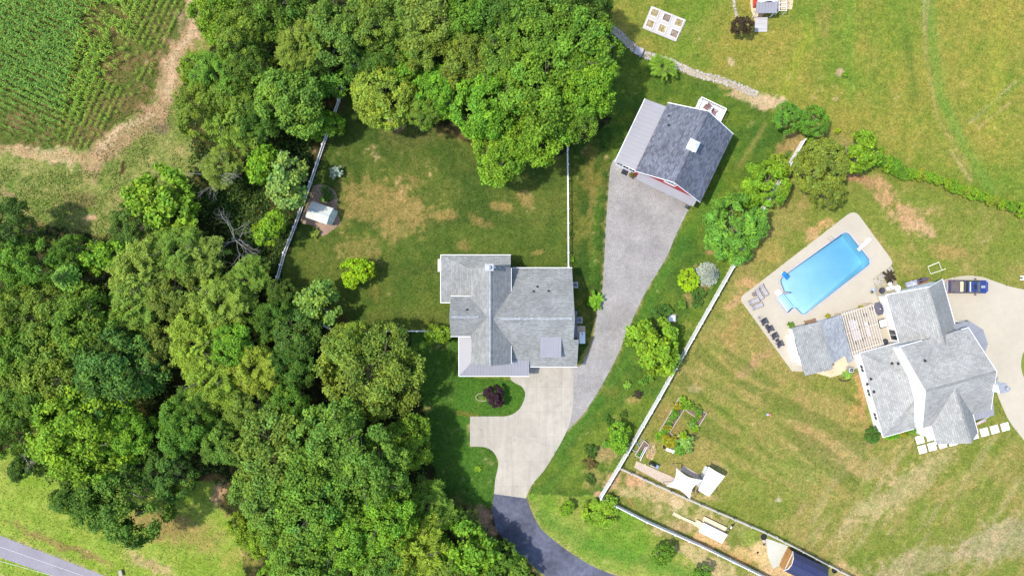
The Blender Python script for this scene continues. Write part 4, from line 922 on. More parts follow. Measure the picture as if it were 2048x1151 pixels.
# large umbrella
p = P3(1759, 617.3, 2.3)
um = thing('patio_umbrella', 'charcoal patio umbrella with white knob between pergola and white house', 'umbrella', (p.x, p.y, 0), A15)
m = MB(); pts = [(.62 * sx_ , .92 * sy_) for sx_, sy_ in ((-.6, -1), (.6, -1), (1, -.45), (1, .45), (.6, 1), (-.6, 1), (-1, .45), (-1, -.45))]
for i in range(8): m.slab([(pts[i][0], pts[i][1], 2.15), (pts[(i + 1) % 8][0], pts[(i + 1) % 8][1], 2.15), (0, 0, 2.5)], .02)
m.build('canopy', plain('umbrella_cloth', (.10, .09, .11, 1), .9), um, local=True)
MB().tube([(0, 0, .05), (0, 0, 2.5)], .025, 8).build('pole', M['grey'], um, local=True); MB().lathe((0, 0, 2.49), [(.07, 0), (.07, .06), (0, .1)], 10).build('knob', M['white'], um, local=True); MB().lathe((0, 0, .02), [(.3, 0), (.3, .06), (.05, .1)], 14).build('base', M['black'], um, local=True)
p = P3(1766.5, 646, .8); t = thing('square_table', 'white square-topped table with dark frame against the white house wall', 'table', (p.x, p.y, .02), A15)
MB().box((0, 0, .7), 1.0, 1.05, .06).build('table_top', M['white'], t, local=True); m = MB(); [m.beam((-.58, y, .74), (.5, y, .74), .08) for y in (-.6, .6)]; m.beam((-.6, -.6, .74), (-.6, .6, .74), .08); m.build('frame', M['black'], t, local=True)
for x in (-.5, .4):
    for y in (-.5, .5): MB().box((x, y, 0), .07, .07, .7).build('leg', M['black'], t, local=True)
p = P3(1772.5, 683.5, .9); t = thing('barbecue_grill', 'rounded black barbecue by the corner where pergola meets white house', 'barbecue', (p.x, p.y, .02), A15)
MB().lathe((0, 0, .4), [(.3, 0), (.42, .12), (.44, .25), (.36, .42), (.2, .52), (0, .56)], 18).build('lid', M['dark'], t, local=True, smooth=True)
for k in range(3): a = k * 2.1; m = MB(); m.beam((.3 * math.cos(a), .3 * math.sin(a), 0), (.15 * math.cos(a), .15 * math.sin(a), .45), .04); m.build('leg', M['black'], t, local=True)
m = MB(); m.tube([(-.12, 0, .98), (-.12, 0, 1.03), (.12, 0, 1.03), (.12, 0, .98)], .015, 6); m.build('handle', M['black'], t, local=True)
# dark lounge chairs with footrests
for px, py, lb, ot in ((1528.5, 643.5, 'uppermost of the four dark lounge chairs on the pool deck edge', 1), (1540, 658.5, 'second of the four dark lounge chairs, just below the uppermost', 0), (1549.3, 672, 'third of the four dark lounge chairs, with a footstool below it', 2), (1560, 688.6, 'lowest of the four dark lounge chairs on the pool deck edge', 0)):
    t = adirondack(px, py, .02, math.radians(-153), lb, M['dark'], 'dark lounge chairs along the deck edge', name='lounge_chair')
    t.scale = (1.12, 1.12, 1.12)
    if ot:
        p = P3(px + 5.5, py + 8, .4); s = thing('footstool', 'small dark footstool against the uppermost dark lounge chair' if ot == 1 else 'small dark footstool against the third dark lounge chair', 'footstool', (p.x, p.y, .02), math.radians(27), 'footstools')
        MB().box((0, 0, .3), .52, .46, .08).build('cushion', M['dark'], s, local=True, bevel=.02)
        for x in (-.2, .2):
            for y in (-.17, .17): MB().box((x, y, 0), .05, .05, .3).build('leg', M['dark'], s, local=True)
cloth = plain('grey_mesh_cloth', (.33, .30, .29, 1), .9)
def lounger(px, py, rz, label):
    p = P3(px, py, .35); t = thing('sun_lounger', label, 'sun lounger', (p.x, p.y, .02), rz, 'grey sun loungers on the pool deck')
    MB().box((0, .3, .32), .6, 1.25, .04).build('seat', cloth, t, local=True)
    MB().hexa([(-.3, -.34, .32), (.3, -.34, .32), (.3, -.30, .36), (-.3, -.30, .36)], [(-.3, -.9, .62), (.3, -.9, .62), (.3, -.86, .66), (-.3, -.86, .66)]).build('backrest', cloth, t, local=True)
    m = MB()
    for x in (-.33, .33): m.tube([(x, .95, .34), (x, -.33, .34), (x, -.92, .66)], .022, 6)
    m.tube([(-.33, .95, .34), (.33, .95, .34)], .022, 6); m.build('frame', M['black'], t, local=True)
    for x in (-.3, .3):
        for y in (-.3, .8): m = MB(); m.tube([(x, y, 0), (x, y, .33)], .02, 6); m.build('leg', M['black'], t, local=True)
lounger(1527.5, 579.5, math.radians(212), 'grey sun lounger nearest the pool, outermost of the upper pair')
lounger(1518.5, 587.5, math.radians(212), 'grey sun lounger right beside the small dark round table')
lounger(1507, 602.5, math.radians(-70), 'upper of two grey loungers lying toward the deck corner')
lounger(1514, 612, math.radians(-70), 'lower of two grey loungers lying toward the deck corner')
def round_table(px, py, r, z, label, mat):
    p = P3(px, py, z); t = thing('round_table', label, 'table', (p.x, p.y, .02)); m = MB(); m.lathe((0, 0, z - .03), [(r, 0), (r, .03), (0, .03)], 12); m.build('table_top', mat, t, local=True)
    m = MB(); m.tube([(0, 0, 0), (0, 0, z - .03)], .03, 6); m.build('pedestal', M['black'], t, local=True); MB().lathe((0, 0, 0), [(r * .5, 0), (r * .5, .03), (.03, .05)], 12).build('base', M['black'], t, local=True)
round_table(1508.5, 588, .36, .45, 'small dark octagonal side table among the grey sun loungers', plain('taupe', (.16, .14, .13, 1)))
def closed_umbrella(px, py, z, dirv, label, mat, base=True, L=1.9):
    p = P3(px, py, 0); t = thing('closed_umbrella', label, 'umbrella', (p.x, p.y, .03))
    if base: MB().box((0, 0, 0), .75, .75, .08, math.radians(40)).build('base', M['white'], t, local=True)
    d = Vector(dirv); m = MB(); m.tube([(0, 0, .05), tuple(d * 1.0)], .03, 6); m.build('pole', M['white'], t, local=True)
    m = MB(); m.tube([tuple(d * .45), tuple(d * .6), tuple(d * .9), tuple(d * 1.02)], [.1, .19, .14, .03], 10); m.build('folded_canopy', mat, t, local=True)
closed_umbrella(1556, 585, 0, (.9, -.05, 1.9), 'folded grey umbrella in a square white base at the pool corner by the steps', plain('grey_cloth', (.27, .25, .25, 1)))
def plant_stand(px, py, label):
    p = P3(px, py, .4); t = thing('wire_stand', label, 'garden ornament', (p.x, p.y, .02)); m = MB()
    for k in range(7): a = k * .9; m.tube([(0, 0, 0), (.1 * math.cos(a), .1 * math.sin(a), .5), (.45 * math.cos(a), .45 * math.sin(a), .8)], .015, 5)
    m.build('stems', M['grey'], t, local=True); MB().lathe((0, 0, 0), [(.12, 0), (.14, .2), (0, .2)], 10).build('pot', M['grey'], t, local=True)
plant_stand(1518.5, 635, 'thin pale wire plant stand above the uppermost dark lounge chair')
p = P3(1568.5, 549.5, .5); t = thing('pool_slide', 'small bright blue pool slide on the upper pool edge', 'pool slide', (p.x, p.y, .03), math.radians(-38))
bl = plain('bright_blue_plastic', (.03, .22, .62, 1), .35)
m = MB(); m.hexa([(-.5, -.25, .75), (.0, -.25, .62), (.0, .25, .62), (-.5, .25, .75)], [(-.5, -.25, .8), (.0, -.25, .67), (.0, .25, .67), (-.5, .25, .8)]); m.hexa([(.0, -.25, .62), (.8, -.25, .1), (.8, .25, .1), (.0, .25, .62)], [(.0, -.25, .67), (.8, -.25, .15), (.8, .25, .15), (.0, .25, .67)])
for y in (-.27, .27): m.beam((-.5, y, .85), (.0, y, .74), .05, .14); m.beam((0, y, .74), (.8, y, .2), .05, .14)
m.build('chute', bl, t, local=True); m = MB(); [m.beam((-.45, y, 0), (-.45, y, .75), .04) for y in (-.2, .2)]; [m.beam((-.45, -.2, z), (-.45, .2, z), .04) for z in (.2, .4, .6)]; m.build('ladder', M['white'], t, local=True)
p = P3(1663, 479.5, .4); t = thing('pool_ladder', 'chrome pool ladder on the upper long side of the pool', 'ladder', (p.x, p.y, 0), math.radians(36)); 
m = MB()
for x in (-.25, .25): m.tube([(x, .5, .03), (x, .45, .6), (x, .2, .8), (x, -.05, .6), (x, -.1, -.8)], .03, 8)
m.build('handrail', M['grey'], t, local=True)
for z in (-.2, -.45, -.7): m = MB(); m.beam((-.25, -.1, z), (.25, -.1, z), .08, .03); m.build('rung', M['white'], t, local=True)
a_, b_ = P3(1741, 477, .55), P3(1716.5, 500, .55); d_ = (b_ - a_); p = a_
t = thing('diving_board', 'white diving board on the short right side of the pool', 'diving board', (p.x, p.y, .0), math.atan2(d_.y, d_.x)); L = d_.length
MB().box((L / 2, 0, .5), L, .48, .06).build('board', M['white'], t, local=True, bevel=.02); MB().box((.35, 0, .02), .5, .5, .48).build('stand', M['white'], t, local=True); MB().box((L * .5, 0, .02), .12, .5, .48).build('fulcrum', M['white'], t, local=True)
p = P3(1620.5, 642, .45); t = thing('bench', 'brown wooden bench on the deck beside the pool house', 'bench', (p.x, p.y, .02), math.radians(15))
m = MB(); [m.box((0, y, .42), 1.7, .13, .04) for y in (-.16, 0, .16)]; m.build('seat', M['brownwood'], t, local=True)
m = MB(); [m.box((0, -.26, z), 1.7, .04, .12) for z in (.55, .72)]; m.build('backrest', M['brownwood'], t, local=True)
for x in (-.75, .75):
    for y in (-.2, .2): MB().box((x, y, 0), .08, .08, .42).build('leg', M['brownwood'], t, local=True)

# ---------------------------------------------------------------- pebble bed, fire pit, garden rocks by the white house
sheet('stone_bed', PX([(1746, 557), (1783, 531), (1798, 577), (1800, 588), (1757, 601), (1751, 588)]), .027, stone_like('bed_gravel', (.34, .30, .20, 1), 6, .4, .3))
def rocks(name, pts, rng, label=None, mat='rock', seed=0, kind='stuff'):
    r = random.Random(seed); m = MB()
    for x, y, s in pts: m.blob((x, y, s * .25), s, r.random() * 1000, .6, 6, 4, .25)
    return tag(m.build(name, M[mat]), kind=kind)
rr = random.Random(5)
def inp(x, y, P): return bool(inpoly(np.array([x]), np.array([y]), P)[0])
bed = [(1748, 558), (1783, 533), (1786, 542), (1755, 575)]
pts = []
while len(pts) < 130:
    x, y = rr.uniform(1746, 1798), rr.uniform(531, 601)
    if inp(x, y, bed): p = P3(x, y); pts.append((p.x, p.y, rr.uniform(.06, .16)))
rocks('bed_stones', pts, rr, seed=3)
p = P3(1763.9, 580.8, .4); t = thing('fire_pit', 'round dark fire pit bowl in the pebble bed', 'fire pit', (p.x, p.y, .03))
MB().lathe((0, 0, .12), [(.15, 0), (.42, .16), (.48, .3), (.44, .3), (.36, .2), (0, .14)], 20).build('bowl', M['dark'], t, local=True, smooth=True)
for k in range(3): a = k * 2.1; m = MB(); m.beam((.3 * math.cos(a), .3 * math.sin(a), 0), (.25 * math.cos(a), .25 * math.sin(a), .2), .05); m.build('leg', M['black'], t, local=True)
round_table(1795.5, 575.8, .45, .6, 'round white table at the right end of the pebble bed', M['white'])
for i, (px, py, rz, lb) in enumerate(((1776, 576.5, .3, 'small white garden chair just right of the fire pit'), (1783, 573.5, 1.1, 'small white garden chair midway between fire pit and round white table'), (1779.5, 567.5, 2.6, 'small white garden chair above the other two, below the bare dark tree'))):
    p = P3(px, py, .4); c = chair(p, rz, lb, 'white garden chairs in the pebble bed', M['vinyl'])
p = P3(1746, 583.5, .4); t = thing('pool_cleaner', 'dark spidery pool cleaner beside a pale blue bucket on the deck', 'pool cleaner', (p.x, p.y, .02)); m = MB()
for k in range(6): m.tube([(0, 0, .3), (.3 * math.cos(k * 1.05), .3 * math.sin(k * 1.05), .03)], .03, 5)
m.build('arms', M['black'], t, local=True); MB().lathe((0, 0, .1), [(.14, 0), (.16, .15), (0, .25)], 10).build('body', M['dark'], t, local=True)
def bucket(px, py, r, label, mat, inner=None, h=.3, name='bucket', group=None, lid=False):
    p = P3(px, py, h); t = thing(name, label, 'bucket', (p.x, p.y, .02), group=group)
    MB().lathe((0, 0, 0), [(r * .8, 0), (r, h), (r * .93, h), (r * .86, h * .3), (0, h * .28)], 16).build('shell', mat, t, local=True)
    if inner: MB().lathe((0, 0, h * .7), [(r * .9, 0), (0, .01)], 16).build('contents', inner, t, local=True)
bucket(1747, 578.5, .22, 'pale blue bucket on the deck beside the dark pool cleaner', plain('pale_blue', (.35, .45, .8, 1)))
# two boats / tubs of things along the garage wall
p = P3(1842, 561, .5); t = thing('kayak', 'dark kayak with red and white trim lying along the garage wall', 'kayak', (p.x, p.y, 0), A15)
prof = [(-1.45, .05), (-1.1, .25), (-.4, .36), (.4, .36), (1.1, .25), (1.45, .05)]
m = MB(); base = 0
for x, w_ in prof:
    for k in range(8): a = 2 * math.pi * k / 8; m.v.append((x, w_ * math.cos(a), .28 + min(w_, .22) * math.sin(a)))
for i in range(5):
    for k in range(8): m.f.append((i * 8 + k, (i + 1) * 8 + k, (i + 1) * 8 + (k + 1) % 8, i * 8 + (k + 1) % 8))
m.build('hull', plain('kayak_dark', (.10, .08, .10, 1), .5), t, local=True, smooth=True)
m = MB(); m.tube([(x, -w_ - .02, .33) for x, w_ in prof], .04, 6); m.build('side_trim', plain('dull_red', (.38, .10, .08, 1)), t, local=True); m = MB(); m.lathe((0, 0, .47), [(.3, 0), (.27, .05), (.25, 0)], 14); m.build('cockpit_rim', M['black'], t, local=True)
p = P3(1823, 567, .5); t = thing('garden_cart', 'grey cart heaped with pale blue and white clutter along the garage wall', 'cart', (p.x, p.y, 0), A15)
MB().box((0, 0, .25), 1.7, .8, .3).build('tray', M['grey'], t, local=True)
m = MB(); r9 = random.Random(9)
for k in range(14): m.blob((r9.uniform(-.7, .7), r9.uniform(-.3, .3), .6), r9.uniform(.1, .2), k, .6, 7, 4)
m.build('load', plain('clutter', (.42, .43, .55, 1), .7, var=.35, sc=4), t, local=True)
for x in (-.6, .6):
    for y in (-.42, .42): m = MB(); m.tube([(x, y - .03, .18), (x, y + .03, .18)], .18, 12); m.build('wheel', M['black'], t, local=True)
# goal
t_p = P3(1869, 541); go = thing('soccer_goal', 'small white football goal frame standing on the grass above the white house', 'goal', (t_p.x, t_p.y, 0))
A_, B_, C_, D_ = P3(1855.5, 533, 1.3), P3(1877.5, 524.2, 1.3), P3(1882.5, 537.5, .05), P3(1861, 546.5, .05)
wf = plain('cream_pipe', (.75, .74, .55, 1), .5)
m = MB(); m.tube([D_, A_, B_, C_], .06, 8); m.build('goal_frame', wf, go)
m = MB(); m.tube([P3(1861.5, 547.5, .06), P3(1891.5, 537.3, .06)], .05, 8); m.build('ground_bar', wf, go)
# ---------------------------------------------------------------- pickup truck
blue = plain('blue_car_paint', (.035, .06, .22, 1), .25, .35, .04, .8, spec=.7)
side_refl = plain('side_reflection_paint', (.055, .055, .10, 1), .35, .2, .05, spec=.6)  # reflection painted into the colour of the sides; the truck itself is one blue
tp_ = P3(1937.3, 573, 1.0); tk = thing('pickup_truck', 'dark blue pickup truck with open bed parked at the top of the concrete parking area', 'pickup truck', (tp_.x, tp_.y, .01), math.radians(-.5))
def lbuild(m, name, mat, bevel=.0, parent=tk, smooth=False): return m.build(name, mat, parent, local=True, bevel=bevel, smooth=smooth)
def taper(m, x0, x1, wb0, wb1, z0, wt0, wt1, z1, dx0=0, dx1=0, z1b=None):
    z1b = z1 if z1b is None else z1b
    return m.hexa([(x0, -wb0, z0), (x1, -wb1, z0), (x1, wb1, z0), (x0, wb0, z0)], [(x0 + dx0, -wt0, z1), (x1 - dx1, -wt1, z1b), (x1 - dx1, wt1, z1b), (x0 + dx0, wt0, z1)])
m = MB(); taper(m, -2.85, 2.6, .98, .98, .45, .98, .98, .85); lbuild(m, 'body', side_refl, .04)
m = MB(); taper(m, 2.6, 2.9, .98, .70, .42, .95, .62, 1.0); taper(m, 1.32, 2.6, .98, .98, .85, .93, .93, 1.2, 0, .04, 1.08); hd = lbuild(m, 'hood', blue, .05)
m = MB(); taper(m, 1.75, 2.35, .2, .2, 1.14, .16, .16, 1.17); lbuild(m, 'hood_scoop', M['grey'], .01)
m = MB(); taper(m, -.72, 1.32, .97, .97, .86, .96, .96, 1.3); lbuild(m, 'cab', side_refl, .03)
m = MB(); taper(m, -.70, 1.45, .94, .94, 1.3, .76, .72, 1.82, .22, .75); lbuild(m, 'cab_glass', M['glass'], .02)
m = MB(); taper(m, -.50, .72, .77, .73, 1.82, .72, .68, 1.87); lbuild(m, 'roof', blue, .02)
m = MB(); taper(m, .22, .6, .40, .40, 1.868, .39, .39, 1.882); lbuild(m, 'sunroof', M['black'])
m = MB(); m.hexa([(.80, -.66, 1.76), (1.44, -.84, 1.36), (1.44, .84, 1.36), (.80, .66, 1.76)], [(.81, -.66, 1.785), (1.45, -.84, 1.385), (1.45, .84, 1.385), (.81, .66, 1.785)]); lbuild(m, 'windscreen', plain('windscreen_glass', (.10, .12, .15, 1), .1, spec=.8))
m = MB()
for y in (-.93, .93): m.box((-1.78, y, .86), 2.1, .1, .42)
m.box((-2.8, 0, .86), .1, 1.96, .42); m.box((-.76, 0, .86), .08, 1.76, .42); lbuild(m, 'bed_side', side_refl, .02)
m = MB(); m.box((-1.78, 0, .85), 2.0, 1.74, .02)
for k in range(9): m.box((-1.78, -.8 + .2 * k, .87), 1.9, .06, .015)
for y in (-.76, .76): m.box((-1.75, y, .87), .85, .2, .22)
lbuild(m, 'bed_floor', plain('bed_liner', (.12, .10, .105, 1), .8)); m = MB(); m.box((-1.12, 0, 1.08), .42, 1.5, .14); lbuild(m, 'toolbox', plain('cream_box', (.66, .56, .30, 1), .5), .02)
m = MB(); m.box((-2.95, 0, .5), .22, 1.8, .2); lbuild(m, 'bumper', M['grey'], .03)
m = MB(); m.box((-.34, 0, 1.875), .12, 1.4, .03); lbuild(m, 'light_bar', M['vinyl'])
for y in (-.98, .98):
    m = MB(); m.beam((1.0, y, 1.15), (.92, y * 1.17, 1.2), .06); m.box((.88, y * 1.2, 1.1), .12, .16, .2); lbuild(m, 'wing_mirror', M['black'], .02)
    m = MB(); m.box((2.7, y * .78, .8), .2, .2, .14); lbuild(m, 'headlight', M['vinyl'], .02)
    m = MB(); m.box((-2.87, y * .88, .8), .06, .16, .3); lbuild(m, 'tail_light', plain('tail_red', (.4, .02, .02, 1), .3))
    for x in (-1.85, 1.85):
        m = MB(); m.tube([(x, y * .98, .4), (x, y * .76, .4)] if y > 0 else [(x, y * .76, .4), (x, y * .98, .4)], .4, 20); wh_ = lbuild(m, 'wheel', M['black'], .03)
        m = MB(); m.tube([(x, y * .985, .4), (x, y * .97, .4)] if y > 0 else [(x, y * .97, .4), (x, y * .985, .4)], .24, 14); ri = m.build('rim', M['grey'], wh_, local=True)
p = P3(2046, 559, .4); t = thing('trailer', 'flat white trailer frame at the edge of the parking area on the far right', 'trailer', (p.x, p.y, 0)); m = MB(); m.box((.8, 0, .4), 2.6, .14, .12); m.box((.8, .5, .4), 2.6, .1, .12); [m.box((.0 + k * .6, .25, .4), .1, .5, .1) for k in range(4)]; m.build('frame', M['white'], t, local=True)
for y in (-.15, .65): m = MB(); m.tube([(1.0, y - .06, .25), (1.0, y + .06, .25)], .25, 12); m.build('wheel', M['black'], t, local=True)
# stepping stones
for px, py, lb in ((1840, 878.5, 'square white stepping stone by the entry, upper left of the path'), (1861, 872.5, 'square white stepping stone touching the entry step'), (1844.7, 897.8, 'square white stepping stone at the lower left end of the path'), (1864.5, 892.5, 'square white stepping stone, second in the lower row of the path'),
                   (1885, 887.5, 'square white stepping stone half hidden by the front gable, left one'), (1905.5, 882.5, 'square white stepping stone half hidden by the front gable, right one'), (1948.5, 869.5, 'square white stepping stone just right of the front gable'), (1969, 863.6, 'square white stepping stone left of the last two by the drive'), (1989.5, 858.2, 'square white stepping stone next to last before the drive'), (2010.5, 852.9, 'square white stepping stone nearest the drive, at the end of the row')):
    p = P3(px, py, .05); o = MB().box((0, 0, 0), 1.2, 1.2, .05, A15).build('stepping_stone', M['vinyl'], bevel=.02); o.location = (p.x, p.y, .004); tag(o, lb, 'stepping stone', 'white stepping stones below the white house')
ac_unit(1703.5, 739.5, 'round-topped white air conditioner between pool house and white house')
p = P3(1689, 757.5, .1); m = MB(); m.tube([p + Vector((-.9 + .3 * k, -.28 * math.sin(k / 6 * math.pi), .06)) for k in range(7)], .07, 6); tag(m.build('garden_hose', M['black']), 'curved black drain hose on the grass below the pool house', 'hose')
p = P3(1541, 829, .3); t = thing('toy', 'small blue and orange toy lying on the big lawn', 'toy', (p.x, p.y, 0)); MB().blob((0, 0, .18), .2, 2).build('ball', plain('toy_orange', (.6, .15, .08, 1)), t, local=True); MB().box((-.35, 0, .02), .35, .25, .1, .3).build('board', plain('toy_blue', (.3, .4, .7, 1)), t, local=True)
# planters on deck
for px, py, lb in ((1583.6, 651, 'brown pot with leafy green plant at the pool house corner'), (1655.7, 631.8, 'brown pot with yellow-green plant at the pool house roof edge'), (1721.5, 614.8, 'brown pot with yellow-green plant above the pergola')):
    p = P3(px, py, .4); t = thing('flower_pot', lb, 'plant pot', (p.x, p.y, .02), group='brown plant pots on the pool deck'); MB().lathe((0, 0, 0), [(.2, 0), (.3, .4), (.24, .4), (.22, .33), (0, .33)], 16).build('pot', plain('pot_brown', (.12, .07, .03, 1)), t, local=True); potplant = t
# ---------------------------------------------------------------- foliage prototypes (real leaf faces spread through the crown's volume)
def quads_mesh(name, C, N, U, ln, wd, var, hue, mat):
    "C centres, N normals, U long directions (n x 3); ln, wd half sizes"
    N = N / (np.linalg.norm(N, axis=1, keepdims=True) + 1e-9)
    U = U - N * (U * N).sum(1, keepdims=True); U /= (np.linalg.norm(U, axis=1, keepdims=True) + 1e-9)
    V = np.cross(N, U); n = len(C); ln = ln[:, None]; wd = wd[:, None]
    P = np.stack([C - U * ln, C - V * wd * 1.0 + U * ln * .1 - N * wd * .25, C + U * ln, C + V * wd * 1.0 + U * ln * .1 - N * wd * .25], 1).reshape(-1, 3)
    me = bpy.data.meshes.new(name); me.vertices.add(4 * n); me.vertices.foreach_set('co', P.astype(np.float32).ravel())
    me.loops.add(4 * n); me.loops.foreach_set('vertex_index', np.arange(4 * n, dtype=np.int32))
    me.polygons.add(n); me.polygons.foreach_set('loop_start', np.arange(0, 4 * n, 4, dtype=np.int32)); me.update(calc_edges=True)
    for nm, a in (('var', var), ('hue', hue)):
        at = me.attributes.new(nm, 'FLOAT', 'POINT'); at.data.foreach_set('value', np.repeat(a, 4).astype(np.float32))
    me.materials.append(mat); return me
def rdir(R, n):
    v = R.normal(size=(n, 3)); return v / np.linalg.norm(v, axis=1, keepdims=True)
def puff_crown(name, seed, nl, leaf, npf=70, pr=(.16, .27), flat=.8, lobes=.09, wf=.72, rj=.26):
    R = np.random.RandomState(seed)
    d = rdir(R, npf * 3); d = d[d[:, 2] > -.42][:npf]; npf = len(d)
    az = np.arctan2(d[:, 1], d[:, 0]); ph = R.rand(4) * 6.28
    out = 1 + lobes * np.sin(2 * az + ph[0]) + lobes * .8 * np.sin(3 * az + ph[1]) + lobes * .7 * np.sin(5 * az + ph[2])
    rad = (.75 + rj * (R.rand(npf) - .5)) * out
    inner = R.rand(npf) < .18; rad[inner] *= .6
    pc = d * rad[:, None]; pc[:, 2] *= flat
    prr = pr[0] + (pr[1] - pr[0]) * R.rand(npf) ** 1.3
    w = prr ** 2; cnt = np.maximum(8, (w / w.sum() * nl).astype(int)); pv = R.rand(npf)
    idx = np.repeat(np.arange(npf), cnt); n = len(idx)
    dd = rdir(R, n); flip = ((dd * d[idx]).sum(1) < -.25) | (dd[:, 2] < -.6); dd[flip] *= -1
    # knobbly puffs: leaves gather on a few tips
    tips = rdir(R, npf * 20).reshape(npf, 20, 3); tk = tips[idx, R.randint(0, 20, n)]
    dd = dd * .34 + tk * .80; flip = (dd * d[idx]).sum(1) < -.3; dd[flip] *= -1
    C = pc[idx] + dd * (prr[idx] * (.62 + .55 * R.rand(n)))[:, None] * np.array([1, 1, .85])
    N = dd * .55 + R.normal(size=(n, 3)) * .42 + np.array([-.12, 0, .5])
    U = R.normal(size=(n, 3)); s = leaf * (.65 + .7 * R.rand(n))
    var = np.clip(.36 + .30 * (pv[idx] - .5) + .55 * (R.rand(n) - .45), 0, 1); hue = np.clip(.5 + .5 * (R.rand(npf)[idx] - .5) + .7 * (R.rand(n) - .5), 0, 1)
    return quads_mesh(name, C, N, U, s, s * wf, var, hue, M['leaf'])
def feather_crown(name, seed, nl, leaf, nb=120, flat=.85, droop=.35, narrow=.32, side=.22):
    R = np.random.RandomState(seed)
    d = rdir(R, nb * 3); d = d[d[:, 2] > -.25][:nb]; nb = len(d); L = .75 + .3 * R.rand(nb)
    az = np.arctan2(d[:, 1], d[:, 0]); ph = R.rand(3) * 6.28; L *= 1 + .14 * np.sin(2 * az + ph[0]) + .1 * np.sin(4 * az + ph[1])
    pv = R.rand(nb); idx = R.randint(0, nb, nl); n = nl; t = .25 + .75 * R.rand(n) ** .6
    hz = d[idx].copy(); hz[:, 2] = 0; hz /= (np.linalg.norm(hz, axis=1, keepdims=True) + 1e-6)
    P = d[idx] * (L[idx] * t)[:, None]; P[:, 2] -= droop * t ** 2 * L[idx] * .6
    sidev = np.cross(hz, [0, 0, 1]); k = R.randint(-5, 6, n) / 5.0
    sp = side * (1.15 - t) ** .8 * k * (.5 + R.rand(n)); tw = np.abs(sp)
    C = P + sidev * sp[:, None] + hz * (tw * .6)[:, None] + R.normal(size=(n, 3)) * .02; C[:, 2] = C[:, 2] * flat - tw * .25
    U = hz + sidev * (np.sign(k) * .7)[:, None] + np.array([0, 0, -.35]) + R.normal(size=(n, 3)) * .35
    N = np.array([-.1, 0, 1.0]) + R.normal(size=(n, 3)) * .45 + d[idx] * .3
    s = leaf * (.7 + .7 * R.rand(n)); var = np.clip(.34 + .28 * (pv[idx] - .5) + .5 * (R.rand(n) - .45) + .22 * (t - .6), 0, 1); hue = np.clip(.5 + .8 * (R.rand(n) - .5), 0, 1)
    return quads_mesh(name, C, N, U, s, s * narrow, var, hue, M['leaf'])
def cone_crown(name, seed, nl, leaf):
    R = np.random.RandomState(seed); n = nl; h = R.rand(n) ** 1.4; lay = np.floor(h * 9) / 9; nbr = 11
    a = (R.randint(0, nbr, n) + .5 * (lay * 9 % 2)) / nbr * 6.283 + R.normal(size=n) * .09; r = (1 - h * .92) * (.25 + .75 * R.rand(n) ** .6)
    a += R.normal(size=n) * .16 * (1 - r)
    C = np.stack([r * np.cos(a), r * np.sin(a), h * 1.6 - .6 - .12 * r], 1)
    U = np.stack([np.cos(a), np.sin(a), -.1 + 0 * a], 1) + R.normal(size=(n, 3)) * .4; N = np.array([0, 0, 1.]) + R.normal(size=(n, 3)) * .5
    s = leaf * (.6 + .8 * R.rand(n))
    return quads_mesh(name, C, N, U, s, s * .45, np.clip(.2 + .5 * r + .4 * (R.rand(n) - .5), 0, 1), R.rand(n), M['leaf'])
BALL = 1
PR = {
    'A': [puff_crown('leaf_crown', 1, 21000, .030, 80, (.15, .25)), puff_crown('leaf_crown', 2, 21000, .030, 60, (.17, .29), .75, .12), puff_crown('leaf_crown', 3, 22000, .027, 110, (.12, .21), .8, .1)],
    'C': [puff_crown('leaf_crown', 7, 24000, .022, 130, (.11, .19), .85, .12), puff_crown('leaf_crown', 8, 22000, .024, 90, (.14, .22), .9, .1)],
    'F': [feather_crown('leaf_crown', 4, 20000, .038, 130), feather_crown('leaf_crown', 5, 20000, .036, 90, .8, .5, .28, .3)],
    'M': [puff_crown('leaf_crown', 10, 5200, .062, 34, (.2, .32), .8, .1), puff_crown('leaf_crown', 11, 5200, .058, 44, (.17, .27), .8, .16)],
    'S': [puff_crown('leaf_crown', 12, 1500, .095, 18, (.26, .4), .75, .1), puff_crown('leaf_crown', 13, 1700, .085, 22, (.24, .36), .8, .14)],
    'B': [puff_crown('leaf_crown', 14, 5200, .05, 60, (.2, .25), .85, .02)],
    'Z': [puff_crown('leaf_crown', 24, 30000, .022, 280, (.09, .13), .8, .03, .72, .08)],
    'K': [puff_crown('leaf_crown', 15, 9000, .062, 70, (.14, .22), .75, .05, .3, .14), puff_crown('leaf_crown', 16, 9000, .062, 60, (.15, .24), .75, .06, .28, .14)],
    'P': [feather_crown('leaf_crown', 17, 900, .2, 26, .6, .3, .3, .05)],
    'W': [feather_crown('leaf_crown', 18, 5000, .085, 60, .6, 1.0, .12, .12)],
    'N': [cone_crown('leaf_crown', 19, 4200, .075)],
}
